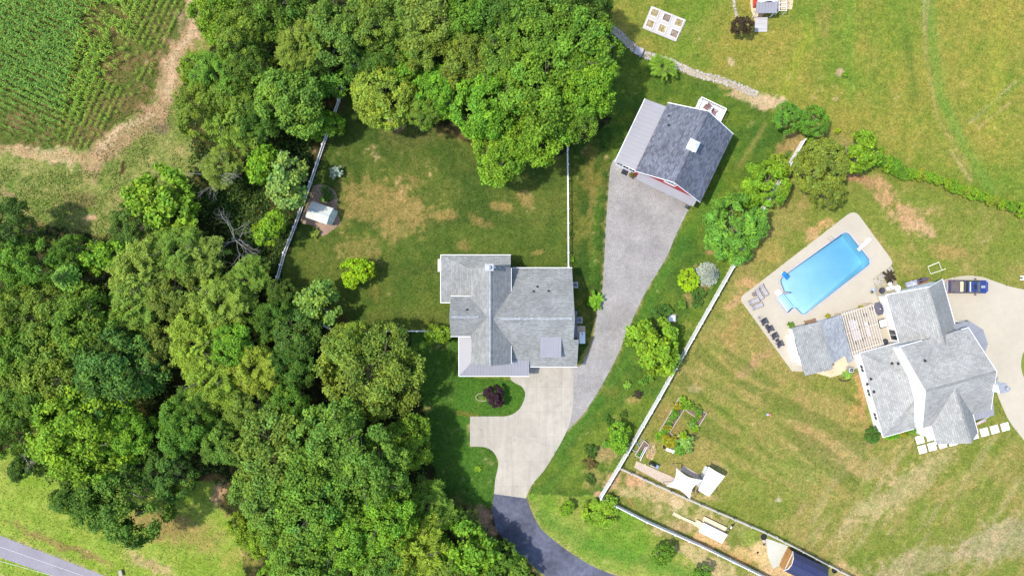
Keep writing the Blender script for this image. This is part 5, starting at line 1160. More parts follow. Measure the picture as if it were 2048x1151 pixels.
def limb_mesh(name, seed, nlimb=9, r0=.05, reach=.72, sub=3, up=1.2):
    "unit trunk: z 0..1 is the crown centre, limbs reach into the crown"
    R = random.Random(seed); m = MB()
    m.tube([(0, 0, -.02), (.004, 0, .02), (.01, -.01, .5), (0, .01, .9), (.01, 0, up)], [r0 * 1.5, r0 * 1.1, r0 * .85, r0 * .6, r0 * .2], 8)
    for i in range(nlimb):
        a = i * 2.4 + R.uniform(-.3, .3); z0 = R.uniform(.5, .95); L = reach * R.uniform(.7, 1.1); z1 = z0 + R.uniform(.05, .4)
        pts = [(0, 0, z0), (L * .35 * math.cos(a), L * .35 * math.sin(a), z0 + (z1 - z0) * .6), (L * .7 * math.cos(a + .15), L * .7 * math.sin(a + .15), z1), (L * math.cos(a + .25), L * math.sin(a + .25), z1 + .06)]
        m.tube(pts, [r0 * .5, r0 * .36, r0 * .2, r0 * .06], 5)
        for j in range(sub):
            b = a + R.uniform(-.9, .9); q = Vector(pts[1 + j % 2]); m.tube([q, q + Vector((.22 * math.cos(b), .22 * math.sin(b), .1)) * L, q + Vector((.42 * math.cos(b + .2), .42 * math.sin(b + .2), .16)) * L], [r0 * .22, r0 * .12, r0 * .04], 4)
    o = m.build(name, M['bark']); me = o.data; bpy.data.objects.remove(o); return me
TRK = [limb_mesh('trunk', 1), limb_mesh('trunk', 2, 7), limb_mesh('trunk', 3, 11, .04, .8)]
SHT = limb_mesh('stem', 4, 8, .04, .5, 1)
C_ = dict(Z=(.165, .26, .05), Y=(.165, .235, .042), B=(.115, .235, .03), M=(.085, .175, .035), D=(.048, .105, .028), O=(.125, .175, .045), L=(.14, .195, .055), T=(.052, .108, .04),
          S=(.25, .33, .31), P=(.036, .018, .045), K=(.042, .034, .036), G=(.10, .19, .048), V=(.20, .31, .02), R=(.085, .07, .035), W=(.13, .25, .05), X=(.21, .215, .025), E=(.085, .20, .04), H=(.135, .245, .03), Q=(.15, .26, .09))
_cnt = {}
def tree(px, py, r, h, proto, col, label, name='broadleaf_tree', cat='tree', group=None, sx=1.0, sy=1.0, rz=None, flat=None, k=1.0):
    i = _cnt.get(proto, 0); _cnt[proto] = i + 1
    me = PR[proto][i % len(PR[proto])]; rs = random.Random(int(px * 7 + py * 13))
    h = h * .88 if h > 9 else h
    if col == 'S': k = k * .8
    Rw = r * 1.09 * (H - h * .7) / F; Rz = min(Rw * (.95 if flat is None else flat), h * .55)
    top = .8 if proto != 'N' else 1.0; zc = h - Rz * top
    p = W(px, py, zc); t = thing(name, label, cat, (p.x, p.y, 0), rs.uniform(0, 6.28) if rz is None else rz, group)
    c = bpy.data.objects.new('crown' if cat == 'tree' else 'leaves', me); COL.objects.link(c); c.parent = t; c.location = (0, 0, zc); c.scale = (Rw * sx, Rw * sy, Rz)
    q = C_[col]
    if group in (WG, NG, SG) and proto != 'Z': q = [a_ * .68 + b_ * .32 for a_, b_ in zip(q, (.100, .178, .034))]
    j = [1 + rs.uniform(-.08, .08) for _ in range(3)]; c.color = (q[0] * j[0] * k * 1.38, q[1] * j[1] * k * 1.36, q[2] * j[2] * k * (.85 if col != 'S' else 1.2), 1)
    tm = TRK[i % 3] if cat == 'tree' else SHT
    u = bpy.data.objects.new('trunk' if cat == 'tree' else 'stem', tm); COL.objects.link(u); u.parent = t; u.scale = (Rw * .92, Rw * .92, zc)
    return t
WG = 'trees of the left wood'; NG = 'trees of the upper wood'; SG = 'trees of the lower wood'
TREES = [
 # upper wood, left to right
 (432, 32, 52, 12, 'A', 'H', 'bright yellow-green tree at the top left corner of the upper wood, beside bare dirt', NG),
 (486, 70, 55, 13, 'C', 'O', 'olive tree just inside the top left corner tree of the upper wood', NG),
 (540, 14, 60, 13, 'A', 'D', 'dark green tree cut by the top edge, left of the pale grey-green one', NG),
 (604, 92, 52, 13, 'F', 'O', 'thin olive tree with grey branches showing through, near the top edge', NG),
 (676, 62, 66, 14, 'A', 'G', 'pale grey-green rounded tree at the top, right of the thin olive tree', NG),
 (765, 44, 66, 14, 'C', 'O', 'dark olive mottled tree at the top between pale grey-green and yellow-green crowns', NG),
 (770, 118, 44, 11, 'C', 'D', 'dark tree tucked above the round yellow-green oak', NG),
 (855, 36, 66, 15, 'A', 'L', 'light green tree cut by the top edge above the bright green small tree', NG),
 (852, 96, 50, 13, 'A', 'O', 'olive green tree directly below the light green top edge tree', NG),
 (940, 34, 70, 15, 'A', 'M', 'green tree at the top edge, middle of the upper wood', NG),
 (940, 118, 60, 14, 'C', 'O', 'olive tree in the middle of the upper wood, below the top edge row', NG),
 (1012, 26, 62, 15, 'C', 'D', 'dark green tree at the top edge between two green crowns', NG),
 (1075, 50, 72, 16, 'A', 'M', 'tall green tree at the top edge toward the right end of the upper wood', NG),
 (1150, 20, 66, 14, 'C', 'D', 'dark tree at the top right corner of the upper wood, by the open field', NG),
 (1196, 44, 30, 11, 'C', 'D', 'small dark tree at the very right tip of the upper wood, by the rock swale', NG),
 (1146, 100, 80, 17, 'A', 'M', 'large green tree under the top right corner of the upper wood', NG),
 (1006, 130, 64, 15, 'A', 'G', 'grey-green tree near the centre of the upper wood, above the big oaks', NG),
 (1168, 176, 64, 16, 'A', 'B', 'bright green oak on the right edge of the upper wood, facing the barn', NG),
 (1076, 190, 80, 18, 'A', 'B', 'biggest green oak of the upper wood, left of the right edge oak', NG),
 (974, 215, 68, 16, 'A', 'B', 'green oak bordering the fenced lawn, above the hanging lower crown', NG),
 (1000, 310, 58, 12, 'A', 'B', 'green tree whose crown reaches lowest over the fenced lawn', NG),
 (1075, 262, 62, 14, 'A', 'B', 'green tree above the top end of the thin straight white fence', NG),
 (1150, 236, 46, 13, 'C', 'M', 'green tree at the lower right corner of the upper wood', NG),
 (884, 182, 50, 11, 'A', 'B', 'rich green tree right of the round yellow-green oak, over the lawn edge', NG),
 (822, 132, 38, 10, 'M', 'B', 'small bright green tree just above right of the round yellow-green oak', NG),
 (768, 190, 74, 11, 'Z', 'Z', 'round yellow-green oak alone on the fenced lawn, trunk showing in a mulch ring', NG),
 (850, 222, 36, 8, 'C', 'O', 'low olive tree tucked against the right side of the round yellow-green oak', NG),
 (663, 168, 32, 6.5, 'M', 'E', 'small round rich green tree at the top end of the picket fence', NG),
 (650, 252, 30, 5.5, 'M', 'B', 'thin sapling growing through the white picket fence', NG),
 (582, 200, 72, 13, 'A', 'G', 'big blue-green tree left of the picket fence top', NG),
 (500, 132, 52, 12, 'C', 'D', 'dark tree between the olive top corner trees and the big blue-green tree', NG),
 (398, 142, 34, 9, 'A', 'H', 'bright yellow-green tree bulging over the bare dirt path', NG),
 (436, 150, 56, 12, 'F', 'G', 'grey-green feathery tree beside the bright one at the dirt path', NG),
 (404, 218, 54, 12, 'C', 'O', 'olive tree on the wood edge below the bright dirt path tree', NG),
 (462, 236, 60, 12, 'F', 'O', 'feathery olive tree with twiggy top, inside the wood edge', NG),
 (512, 250, 46, 11, 'C', 'D', 'dark tree squeezed between feathery olive and big blue-green trees', NG),
 (612, 132, 40, 10, 'C', 'D', 'dark small tree in the gap above the big blue-green tree', NG),
 (716, 122, 34, 10, 'C', 'D', 'dark small tree above the corner of the picket fence', NG),
 # along the picket fence, left side
 (574, 362, 48, 9, 'M', 'Q', 'whitish green tree overhanging the picket fence above the garden shed', 'trees by the picket fence'),
 (530, 326, 34, 8, 'M', 'B', 'green tree left of the whitish one by the picket fence', 'trees by the picket fence'),
 (540, 456, 33, 7, 'M', 'H', 'small bright green tree alone in rough grass left of the picket fence', 'trees by the picket fence'),
 (322, 400, 62, 11, 'M', 'H', 'bright green maple at the edge of the rough field', WG),
 (440, 330, 40, 8, 'F', 'L', 'thin grey-green tree mixed with bare dead limbs', WG),
 # left wood
 (268, 452, 46, 9, 'C', 'T', 'dull dark tree left under the bright maple', WG),
 (26, 458, 56, 11, 'C', 'T', 'dark blue-green tree at the left frame edge, top of the left wood', WG),
 (60, 528, 62, 12, 'C', 'M', 'green tree below the dark blue-green one at the left frame edge', WG),
 (140, 510, 40, 9, 'C', 'D', 'dark bushy tree on the top edge of the left wood', WG),
 (124, 556, 26, 13, 'N', 'Q', 'small blue-grey pine poking out of the left wood', WG, 'pine_tree'),
 (212, 512, 40, 10, 'M', 'H', 'yellow-green tree on the top edge of the left wood', WG),
 (278, 545, 62, 13, 'F', 'L', 'pale olive feathery tree in the upper part of the left wood', WG),
 (356, 505, 54, 12, 'F', 'G', 'grey-green feathery tree below the bright maple', WG),
 (400, 520, 48, 11, 'F', 'L', 'pale feathery tree left of the bare white tree', WG),
 (268, 615, 56, 13, 'F', 'L', 'pale olive feathery tree left of the black gap in the wood', WG),
 (340, 590, 50, 12, 'C', 'O', 'olive tree directly above the black gap in the wood', WG),
 (438, 608, 58, 13, 'F', 'L', 'pale feathery tree right of the black gap in the wood', WG),
 (490, 560, 44, 10, 'F', 'O', 'small feathery tree near the lower end of the bare white tree', WG),
 (24, 620, 58, 14, 'C', 'O', 'olive tree at the left frame edge, third from the top', WG),
 (100, 640, 62, 14, 'C', 'O', 'olive tree second in from the left frame edge, upper left wood', WG),
 (170, 652, 76, 15, 'A', 'M', 'big green tree in the middle of the left wood', WG),
 (30, 710, 64, 15, 'A', 'M', 'green tree at the left frame edge in the middle of its height', WG),
 (94, 742, 68, 15, 'A', 'O', 'yellowish green tree just left of the big blue-green crown', WG),
 (238, 742, 84, 16, 'A', 'T', 'big dark blue-green tree above the large bright green one', WG),
 (232, 690, 40, 13, 'C', 'D', 'dark tree wedged above the big dark blue-green crown', WG),
 (318, 700, 46, 12, 'C', 'O', 'dull olive tree between blue-green crown and pale feathery trees', WG),
 (394, 690, 60, 14, 'F', 'Y', 'yellow-olive feathery tree in the centre of the left wood', WG),
 (462, 690, 44, 13, 'A', 'B', 'small bright green tree among pale feathery crowns', WG),
 (420, 760, 58, 14, 'F', 'Y', 'yellow-olive feathery tree, lower of the central feathery group', WG),
 (504, 735, 54, 13, 'F', 'Y', 'yellow-green feathery tree with long drooping twigs beside the dark gap', WG),
 (540, 640, 44, 9, 'C', 'D', 'dull dark tree at the lower end of the picket fence', WG),
 (590, 672, 46, 9, 'A', 'T', 'blue-green tree left below the white-flecked dogwood', WG),
 (632, 608, 45, 7, 'M', 'Q', 'white-flecked green dogwood on the fenced lawn corner', WG),
 (578, 735, 48, 11, 'C', 'D', 'dark tree left of the big lone oak', WG),
 (560, 590, 30, 7, 'C', 'D', 'small dark tree right at the bottom end of the picket fence', WG),
 (744, 742, 100, 14, 'C', 'O', 'very large olive oak covering the lower lawn fence', WG),
 (700, 690, 48, 12, 'C', 'O', 'upper shoulder tree beside the very large olive oak', WG),
 # lower left
 (18, 850, 58, 14, 'C', 'M', 'green tree at the left frame edge above the bright lawn', WG),
 (70, 800, 50, 13, 'C', 'M', 'green tree above left of the large bright green one', WG),
 (168, 868, 98, 17, 'A', 'H', 'large bright green tree at the lower edge of the left wood', WG),
 (252, 860, 52, 14, 'A', 'B', 'green tree right beside the large bright green one', WG),
 (250, 985, 96, 14, 'C', 'D', 'huge dark green tree bulging over the bright lower left lawn', WG),
 (170, 985, 58, 12, 'C', 'D', 'dark green tree forming the left lobe over the bright lower left lawn', WG),
 (340, 940, 54, 11, 'C', 'T', 'dark blue-green tree in the shade right of the huge dark one', WG),
 (366, 850, 54, 13, 'C', 'M', 'green tree in the dip between bright green and big pale crowns', WG),
 (450, 880, 50, 11, 'C', 'G', 'grey-green tree above the bare patch in the lower grass', WG),
 (400, 800, 44, 12, 'C', 'D', 'dark tree below the central feathery group', WG),
 (500, 815, 46, 12, 'C', 'O', 'olive tree at the upper left shoulder of the lower wood', SG),
 (575, 800, 42, 11, 'C', 'M', 'green tree between the very large olive oak and the lower wood', SG),
 # lower wood
 (570, 905, 84, 16, 'A', 'G', 'large soft green tree at the left of the lower wood', SG),
 (665, 880, 78, 17, 'A', 'G', 'large soft green tree right of the leftmost one in the lower wood', SG),
 (530, 985, 66, 15, 'A', 'G', 'soft green tree on the left edge above the yellow-green bush', SG),
 (630, 985, 84, 18, 'A', 'M', 'tall green tree in the centre of the lower wood', SG),
 (740, 935, 80, 18, 'A', 'M', 'tall green tree in the lower wood, just below the very large olive oak', SG),
 (815, 885, 54, 11, 'A', 'B', 'green tree whose rounded lobe juts out over the front lawn', SG),
 (770, 1020, 66, 16, 'A', 'B', 'green tree below the jutting lobe tree', SG),
 (700, 1070, 64, 16, 'A', 'B', 'yellowish green tree near the bottom of the lower wood', SG),
 (600, 1085, 76, 15, 'A', 'M', 'green tree near the bottom edge, left part of the lower wood', SG),
 (520, 1070, 40, 8, 'A', 'H', 'yellow-green bushy tree on the left rim of the lower wood', SG),
 (485, 1050, 28, 5, 'M', 'H', 'low yellow-green bush tree bordering the lower left lawn', SG),
 (640, 1150, 60, 14, 'C', 'M', 'green tree cut by the bottom edge of the picture, lower wood', SG),
 (560, 1150, 40, 8, 'A', 'H', 'light green tree cut by the bottom edge at the lower wood corner', SG),
 (770, 1130, 56, 13, 'C', 'G', 'grey-green tree cut by the bottom edge right of centre wood', SG),
 (855, 1012, 50, 9, 'F', 'G', 'dark feathery cedar on the shaded front lawn edge', SG),
 (835, 1100, 62, 13, 'F', 'Y', 'pale yellow feathery cedar near the bottom edge', SG),
 (925, 1100, 54, 9, 'M', 'B', 'bright green tree left of the asphalt drive bend', SG),
 (996, 1112, 36, 6, 'C', 'M', 'green tree shading the asphalt drive bend', SG),
 (1036, 1142, 34, 5, 'M', 'M', 'low green tree at the bottom edge against the asphalt drive', SG),
 (928, 1045, 34, 6, 'C', 'D', 'small dark tree above the straw-coloured patch by the asphalt drive', SG),
 (900, 1150, 50, 11, 'C', 'O', 'olive tree cut by the bottom edge below the pale cedar', SG),
 (975, 1160, 42, 7, 'C', 'M', 'dull green tree cut by the bottom edge left of the asphalt drive', SG),
 # single trees right
 (712, 546, 29, 4.5, 'M', 'V', 'yellow-green small tree alone in the fenced lawn', None),
 (876, 668, 23, 3.5, 'M', 'H', 'small bright green tree at the west corner of the middle house', None),
 (1469, 455, 66, 7, 'K', 'E', 'large spiky green tree on the white fence, between barn and pool', None),
 (1534, 366, 46, 6, 'K', 'H', 'bright green spiky tree above the large spiky tree on the fence', None),
 (1576, 236, 30, 5, 'K', 'E', 'left half of the twin dark green trees at the top end of the white fence', None),
 (1626, 242, 31, 5, 'K', 'E', 'right half of the twin dark green trees at the top end of the white fence', None),
 (1640, 334, 60, 8, 'Z', 'O', 'wide olive-green tree right of the fence, above the pool', None),
 (1655, 385, 34, 6, 'C', 'O', 'lower skirt tree under the wide olive-green one above the pool', None),
 (1724, 302, 36, 6, 'M', 'H', 'light green tree at the start of the hedge row', None),
 (1560, 330, 22, 4, 'M', 'Y', 'small olive tree between the spiky tree and the fence top', None),
 (1305, 690, 50, 6, 'M', 'H', 'yellow-green tree beside the white fence, right of the gravel drive', None),
 (1328, 135, 27, 4, 'W', 'W', 'small weeping willow on the rock swale', None),
 (1484, 51, 20, 4, 'M', 'K', 'nearly black purple-leaved tree below the little red playhouse', None),
 (987, 791, 19, 3, 'M', 'P', 'dark purple-leaved tree in the front lawn', None),
 (1238, 874, 27, 3.5, 'M', 'B', 'loose green small tree against the long white fence', None),
 (1325, 1110, 20, 3.5, 'M', 'M', 'small green tree on the bright strip near the bottom edge, left of two', None),
 (1403, 1146, 18, 3.5, 'M', 'M', 'small green tree cut by the bottom edge on the bright strip', None),
 (40, 935, 22, 4, 'M', 'D', 'sparse dark sapling on the bright lawn under the left wood', None),
]
_k = {'L': 1.0}
for T_ in TREES:
    px, py, r, h, pr, c, lb, grp = T_[:8]
    tree(px, py, r, h, pr, c, lb, T_[8] if len(T_) > 8 else ('broadleaf_tree'), 'tree', grp)
SHR = [
 (672, 343, 13, 1.8, 'P', 'S', 'small blue-grey shrub on the fenced lawn above the garden shed', 'blue_spruce'),
 (1418, 548, 24, 3.2, 'N', 'S', 'silvery blue spruce beside the round yellow-green shrub', 'blue_spruce'),
 (1376, 559, 21, 2.2, 'B', 'V', 'perfectly round yellow-green shrub next to the silvery blue spruce', 'round_shrub'),
 (1395, 594, 16, 1.3, 'S', 'D', 'dark green shrub just below the silvery blue spruce', 'shrub'),
 (1363, 608, 11, 1.0, 'S', 'M', 'small green shrub left of the dark shrub below the spruce', 'shrub'),
 (1325, 621, 16, 1.2, 'S', 'D', 'dull dark green shrub just above the white utility box', 'shrub'),
 (1328, 658, 18, 1.6, 'S', 'T', 'dark shrub just below the white utility box', 'shrub'),
 (1190, 600, 17, 1.6, 'P', 'B', 'star-shaped leafy green shrub on the gravel drive edge', 'shrub'),
 (1293, 757, 12, 1.2, 'S', 'M', 'small green shrub below the yellow-green tree by the fence', 'shrub'),
 (1255, 770, 8, .8, 'P', 'W', 'tiny pale shrub below left of the yellow-green tree', 'shrub'),
 (1275, 789, 9, .8, 'P', 'K', 'small blackish shrub in the lawn near the long white fence', 'shrub'),
 (1247, 828, 8, .6, 'S', 'D', 'tiny dark shrub between the blackish shrub and the loose green tree', 'shrub'),
 (1219, 842, 10, .9, 'S', 'D', 'small round dark shrub left of the tiny dark one', 'shrub'),
 (1213, 888, 9, 1.0, 'P', 'E', 'small star-shaped shrub at the left foot of the loose green tree', 'shrub'),
 (1182, 901, 14, 1.2, 'S', 'D', 'dark round shrub, uppermost of three in a column left of the fence corner', 'shrub'),
 (1179, 926, 13, 1.0, 'P', 'R', 'brownish bare shrub in the middle of the column left of the fence corner', 'shrub'),
 (1180, 958, 10, .9, 'S', 'D', 'small dark shrub, lowest of the column left of the fence corner', 'shrub'),
 (1134, 1016, 15, 1.8, 'M', 'H', 'bright green shrub in the lawn by the asphalt bend', 'shrub'),
 (1204, 1020, 31, 2.0, 'M', 'H', 'wide bright green shrub under the corner of the white fence', 'shrub'),
 (956, 936, 7, .6, 'P', 'H', 'tiny light green plant in the lawn left of the concrete drive', 'shrub'),
 (630, 466, 10, .9, 'P', 'L', 'small pale leafy shrub below the garden shed', 'shrub'),
 (656, 390, 13, 1.0, 'S', 'D', 'dark low shrub just above the garden shed', 'shrub'),
 (646, 398, 6, .6, 'P', 'Q', 'tiny pale flowering plant touching the top of the garden shed', 'shrub'),
 (647, 376, 6, .6, 'S', 'Q', 'tiny whitish plant at the top of the bed above the garden shed', 'shrub'),
 (1745, 869, 16, 1.3, 'B', 'D', 'round dark green shrub at the lower left corner of the white house', 'round_shrub'),
 (1690, 148, 6, .8, 'S', 'B', 'tiny green sapling by a bare spot in the upper right field', 'shrub'),
 (1582.5, 650, 7, 1.2, 'P', 'M', 'green potted plant in the left brown pot by the pool house', 'potted_plant'),
 (1655.7, 631.5, 5, 1.0, 'P', 'X', 'yellow-green potted plant in the middle brown pot of the deck', 'potted_plant'),
 (1721.5, 614.5, 5, 1.0, 'P', 'X', 'yellow-green potted plant in the brown pot above the pergola', 'potted_plant'),
 (1578, 675, 5, .9, 'P', 'V', 'bright lime plant at the white bar counter of the pool house', 'shrub'),
 (1265, 349, 7, .9, 'P', 'R', 'brown-green potted shrub at the barn corner beside the black mat', 'shrub'),
 (1778, 553, 13, 2.0, 'P', 'K', 'bare dark bush in the pebble bed above the fire pit', 'shrub'),
 (1142, 467, 5, .5, 'S', 'D', 'tiny dark plant halfway down the thin straight white fence', 'shrub'),
 (1144, 519, 5, .5, 'S', 'B', 'tiny green plant at the bottom end of the thin straight white fence', 'shrub'),
 (1292, 843, 5, .5, 'P', 'E', 'tiny pale plant on the garden side of the long white fence', 'shrub'),
 (973, 793, 5, .4, 'S', 'H', 'low light green plants ringed by edging beside the purple tree', 'shrub'),
 (1695, 748, 9, .7, 'P', 'Q', 'pale green low plant under the air conditioner by the pool house', 'shrub'),
 (1620, 283, 10, 1.0, 'M', 'B', 'low green shrub under the twin dark green trees', 'shrub'),
 (1674, 262, 6, 1.2, 'S', 'V', 'tiny yellow-green bush right of the twin dark green trees', 'shrub'),
 (1500, 395, 20, 3.0, 'M', 'B', 'small bright green shrub between the two spiky trees', 'shrub'),
 (1462, 512, 14, 2.0, 'M', 'H', 'small yellowish shrub under the large spiky tree, at the fence', 'shrub'),
]
for px, py, r, h, pr, c, lb, nm in SHR: tree(px, py, r, h, pr, c, lb, nm, 'shrub' if 'potted' not in nm else 'plant', None, flat=1.0)
# foundation planting under the white house
for i, (px, py) in enumerate(((1778, 872), (1792, 869), (1806, 865), (1818, 861), (1830, 857))):
    tree(px, py, 9, .8, 'S', ('B', 'E', 'X', 'M', 'H')[i], 'low foundation shrub below the white house, ' + ('nearest the round dark shrub', 'second from the round dark shrub', 'yellowish one in the middle', 'second from the entry step', 'nearest the entry step')[i], 'shrub', 'shrub', 'foundation shrubs', flat=1.0)
# hedge: a row of separate bushes running to the right frame edge
HX = smooth_line([(1760, 322), (1785, 330), (1800, 345), (1822, 348), (1850, 352), (1880, 362), (1920, 378), (1960, 392), (2000, 406), (2060, 424)], 3)
hn = len(HX)
for i, (px, py) in enumerate(HX):
    r = (10, 9, 14, 15, 13)[i] if i < 5 else 9.5 + (i % 3) * 1.3
    tree(px, py, r, 1.6 + .2 * (i % 3), 'M', ('H', 'B', 'H', 'Y')[i % 4] if i > 8 else ('B', 'M')[i % 2], 'hedge bush in the row running to the right frame edge, one of many alike' if 5 < i < hn - 2 else ('hedge bush at the left end of the long row, near the light green tree' if i < 2 else ('hedge bush at the right frame edge end of the long row' if i >= hn - 2 else 'darker hedge bush in the thick left part of the long row')), 'hedge_bush', 'hedge', 'bushes of the long hedge', flat=1.1)
# bare trees
def bare_tree(px, py, r, h, label, seed, mat='pale_bark', lean=0.35, name='dead_tree'):
    R = random.Random(seed); p = W(px, py, h * .7); t = thing(name, label, 'tree', (p.x, p.y, 0)); Rw = r * (H - h) / F
    m = MB(); m.tube([(0, 0, 0), (.1, 0, h * .35), (0, .15, h * .6)], [.18, .12, .07], 7); m.build('trunk', M[mat], t, local=True)
    def br(m, p, d, L, rad, dep):
        q = p + d * L * .5 + Vector((R.uniform(-1, 1), R.uniform(-1, 1), R.uniform(-.5, .5))) * L * .1; e = q + (d + Vector((R.uniform(-1, 1), R.uniform(-1, 1), R.uniform(-.4, .3))) * .35).normalized() * L * .5
        m.tube([p, q, e], [rad, rad * .75, rad * .45], 4)
        if dep > 0:
            for k in range(3): br(m, (q if k == 0 else e), (d + Vector((R.uniform(-1, 1), R.uniform(-1, 1), R.uniform(-.3, .5))) * .85).normalized(), L * .62, rad * .5, dep - 1)
    for i in range(8):
        a = i * .8 + R.uniform(-.3, .3); m = MB(); br(m, Vector((0, .1, h * R.uniform(.3, .6))), Vector((math.cos(a), math.sin(a), .45)).normalized(), Rw * .6, .06, 3); m.build('branch', M[mat], t, local=True)
bare_tree(458, 478, 58, 10, 'bare whitish dead tree standing left of the small bright green tree', 3)
bare_tree(428, 350, 50, 10, 'bare grey dead tree amid thin foliage above the bare whitish one', 8)
bare_tree(1700, 305, 22, 4, 'small grey leafless tree between the wide olive tree and the hedge', 5)
bare_tree(366, 610, 24, 9, 'grey dead limbs inside the black gap of the left wood', 12)
bare_tree(48, 925, 16, 5, 'tiny leafless tree on the bright lawn below the left wood', 21)

# ---------------------------------------------------------------- undergrowth and rough plants (nobody could count them)
def scatter(name, P, n, smin, smax, zmax, colr, seed, shape=.6, up=.5):
    R = np.random.RandomState(seed); xs = [p[0] for p in P]; ys = [p[1] for p in P]
    x = R.uniform(min(xs), max(xs), n * 2); y = R.uniform(min(ys), max(ys), n * 2); m = inpoly(x, y, P)
    k = (1 / KP); X = (x[m] - 1024) * k; Y = (575.5 - y[m]) * k; cl = fbm(X, Y, .35, seed + 5, 3); q = cl > np.percentile(cl, 30); X, Y, cl = X[q][:n], Y[q][:n], cl[q][:n]; n = len(X)
    z = (R.rand(n) ** 1.5) * zmax * np.clip((cl - .35) * 3, .15, 1.2)
    N = R.normal(size=(n, 3)) * .6 + [0, 0, up]; U = R.normal(size=(n, 3)); s = R.uniform(smin, smax, n)
    me = quads_mesh(name, np.stack([X, Y, z + .03], 1), N, U, s, s * shape, np.clip(R.rand(n) * .8, 0, 1), R.rand(n), M['leaf'])
    o = bpy.data.objects.new(name, me); COL.objects.link(o); o['kind'] = 'stuff'; o.color = (*colr, 1); return o
wood = [(420, -60), (1200, -60), (1215, 60), (1200, 200), (1080, 280), (960, 280), (900, 230), (700, 165), (640, 260), (540, 560), (650, 680), (800, 690), (850, 900), (860, 985), (960, 1040), (1040, 1120), (1080, 1200), (520, 1200), (490, 1080), (430, 940), (380, 960), (100, 960), (-60, 890), (-60, 470), (60, 460), (220, 490), (330, 420), (380, 330), (365, 160), (440, 90)]
scatter('undergrowth', wood, 60000, .12, .32, 1.9, (.07, .125, .028), 3)
scatter('meadow_weeds', [(-60, 330), (120, 345), (210, 340), (330, 250), (370, 330), (330, 420), (240, 470), (160, 500), (60, 440), (-60, 400)], 9000, .06, .2, .35, (.16, .23, .06), 7, .4)
scatter('shaded_weeds', [(400, 400), (500, 300), (620, 270), (610, 380), (555, 560), (480, 520), (440, 440)], 9000, .08, .22, .6, (.07, .14, .03), 8, .5)
scatter('rough_grass', [(230, 200), (330, 130), (360, 250), (260, 340), (180, 330)], 2600, .05, .16, .25, (.16, .17, .06), 9, .35)

# ---------------------------------------------------------------- corn
def corn_leaves(R, n):
    C, N, U, ln, wd = [], [], [], [], []
    for i in range(n):
        hh = R.uniform(.8, 1.15)
        for k in range(8):
            a = (k % 2) * 3.14 + R.normal() * .35 + i; L = .30 * (1 - abs(k - 4) * .07); z = hh * (.3 + .1 * k)
            d = np.array([math.cos(a), math.sin(a), 0])
            C.append([*(d[:2] * L * .45), z + .1]); U.append(d + [0, 0, .7]); N.append(-d * .7 + [0, 0, 1]); ln.append(L * .55); wd.append(.05)
            C.append([*(d[:2] * L * 1.15), z + .12]); U.append(d + [0, 0, -.6]); N.append(d * .6 + [0, 0, 1]); ln.append(L * .5); wd.append(.045)
    return [np.array(q, float) for q in (C, N, U, ln, wd)]
Rc = np.random.RandomState(77); protos = []
for k in range(4):
    C, N, U, ln, wd = corn_leaves(Rc, 1); n = len(C)
    protos.append((C, N, U, ln, wd))
cpos = []
def rows(P, ang, sp, step):
    ca, sa = math.cos(ang), math.sin(ang)
    for a in np.arange(-900, 900, sp):
        for b in np.arange(-900, 900, step):
            bb = b + Rc.uniform(-1, 1); aa = a + Rc.normal() * .7; x, y = bb * ca - aa * sa, bb * sa + aa * ca
            if -14 < x < 420 and -14 < y < 330 and inp(x, y, P): cpos.append((x, y))
FA = [(-60, -60), (215, -60), (200, 30), (170, 110), (148, 170), (128, 262), (100, 296), (0, 262), (-60, 240)]
FB = [(222, -60), (398, -60), (345, 60), (312, 130), (290, 190), (232, 232), (178, 300), (112, 296), (134, 262), (154, 172), (176, 110), (206, 30)]
rows(FA, math.radians(24), 12.5, 2.5); rows(FB, math.radians(-65), 13, 2.6)
cn = np.array(cpos); k_ = 1 / KP; wx_, wy_ = (cn[:, 0] - 1024) * k_, (575.5 - cn[:, 1]) * k_
gapn = fbm(wx_, wy_, .16, 90, 3); edge = dline(cn[:, 0], cn[:, 1], [(-60, 240), (0, 262), (100, 296), (178, 300), (232, 232), (290, 190), (345, 60), (398, -60)])
bad = sstep(20, 110, edge); keep = (gapn > .36) | (Rc.rand(len(cn)) < .25); keep &= Rc.rand(len(cn)) < (.5 + .5 * bad)
cn = cn[keep]; sc_ = (.5 + .5 * bad[keep]) * Rc.uniform(.8, 1.2, len(cn)) * 1.15
dist = np.hypot(cn[:, 0] - 1024, cn[:, 1] - 575); vis = (cn[:, 0] > 2) & (cn[:, 1] > 6)
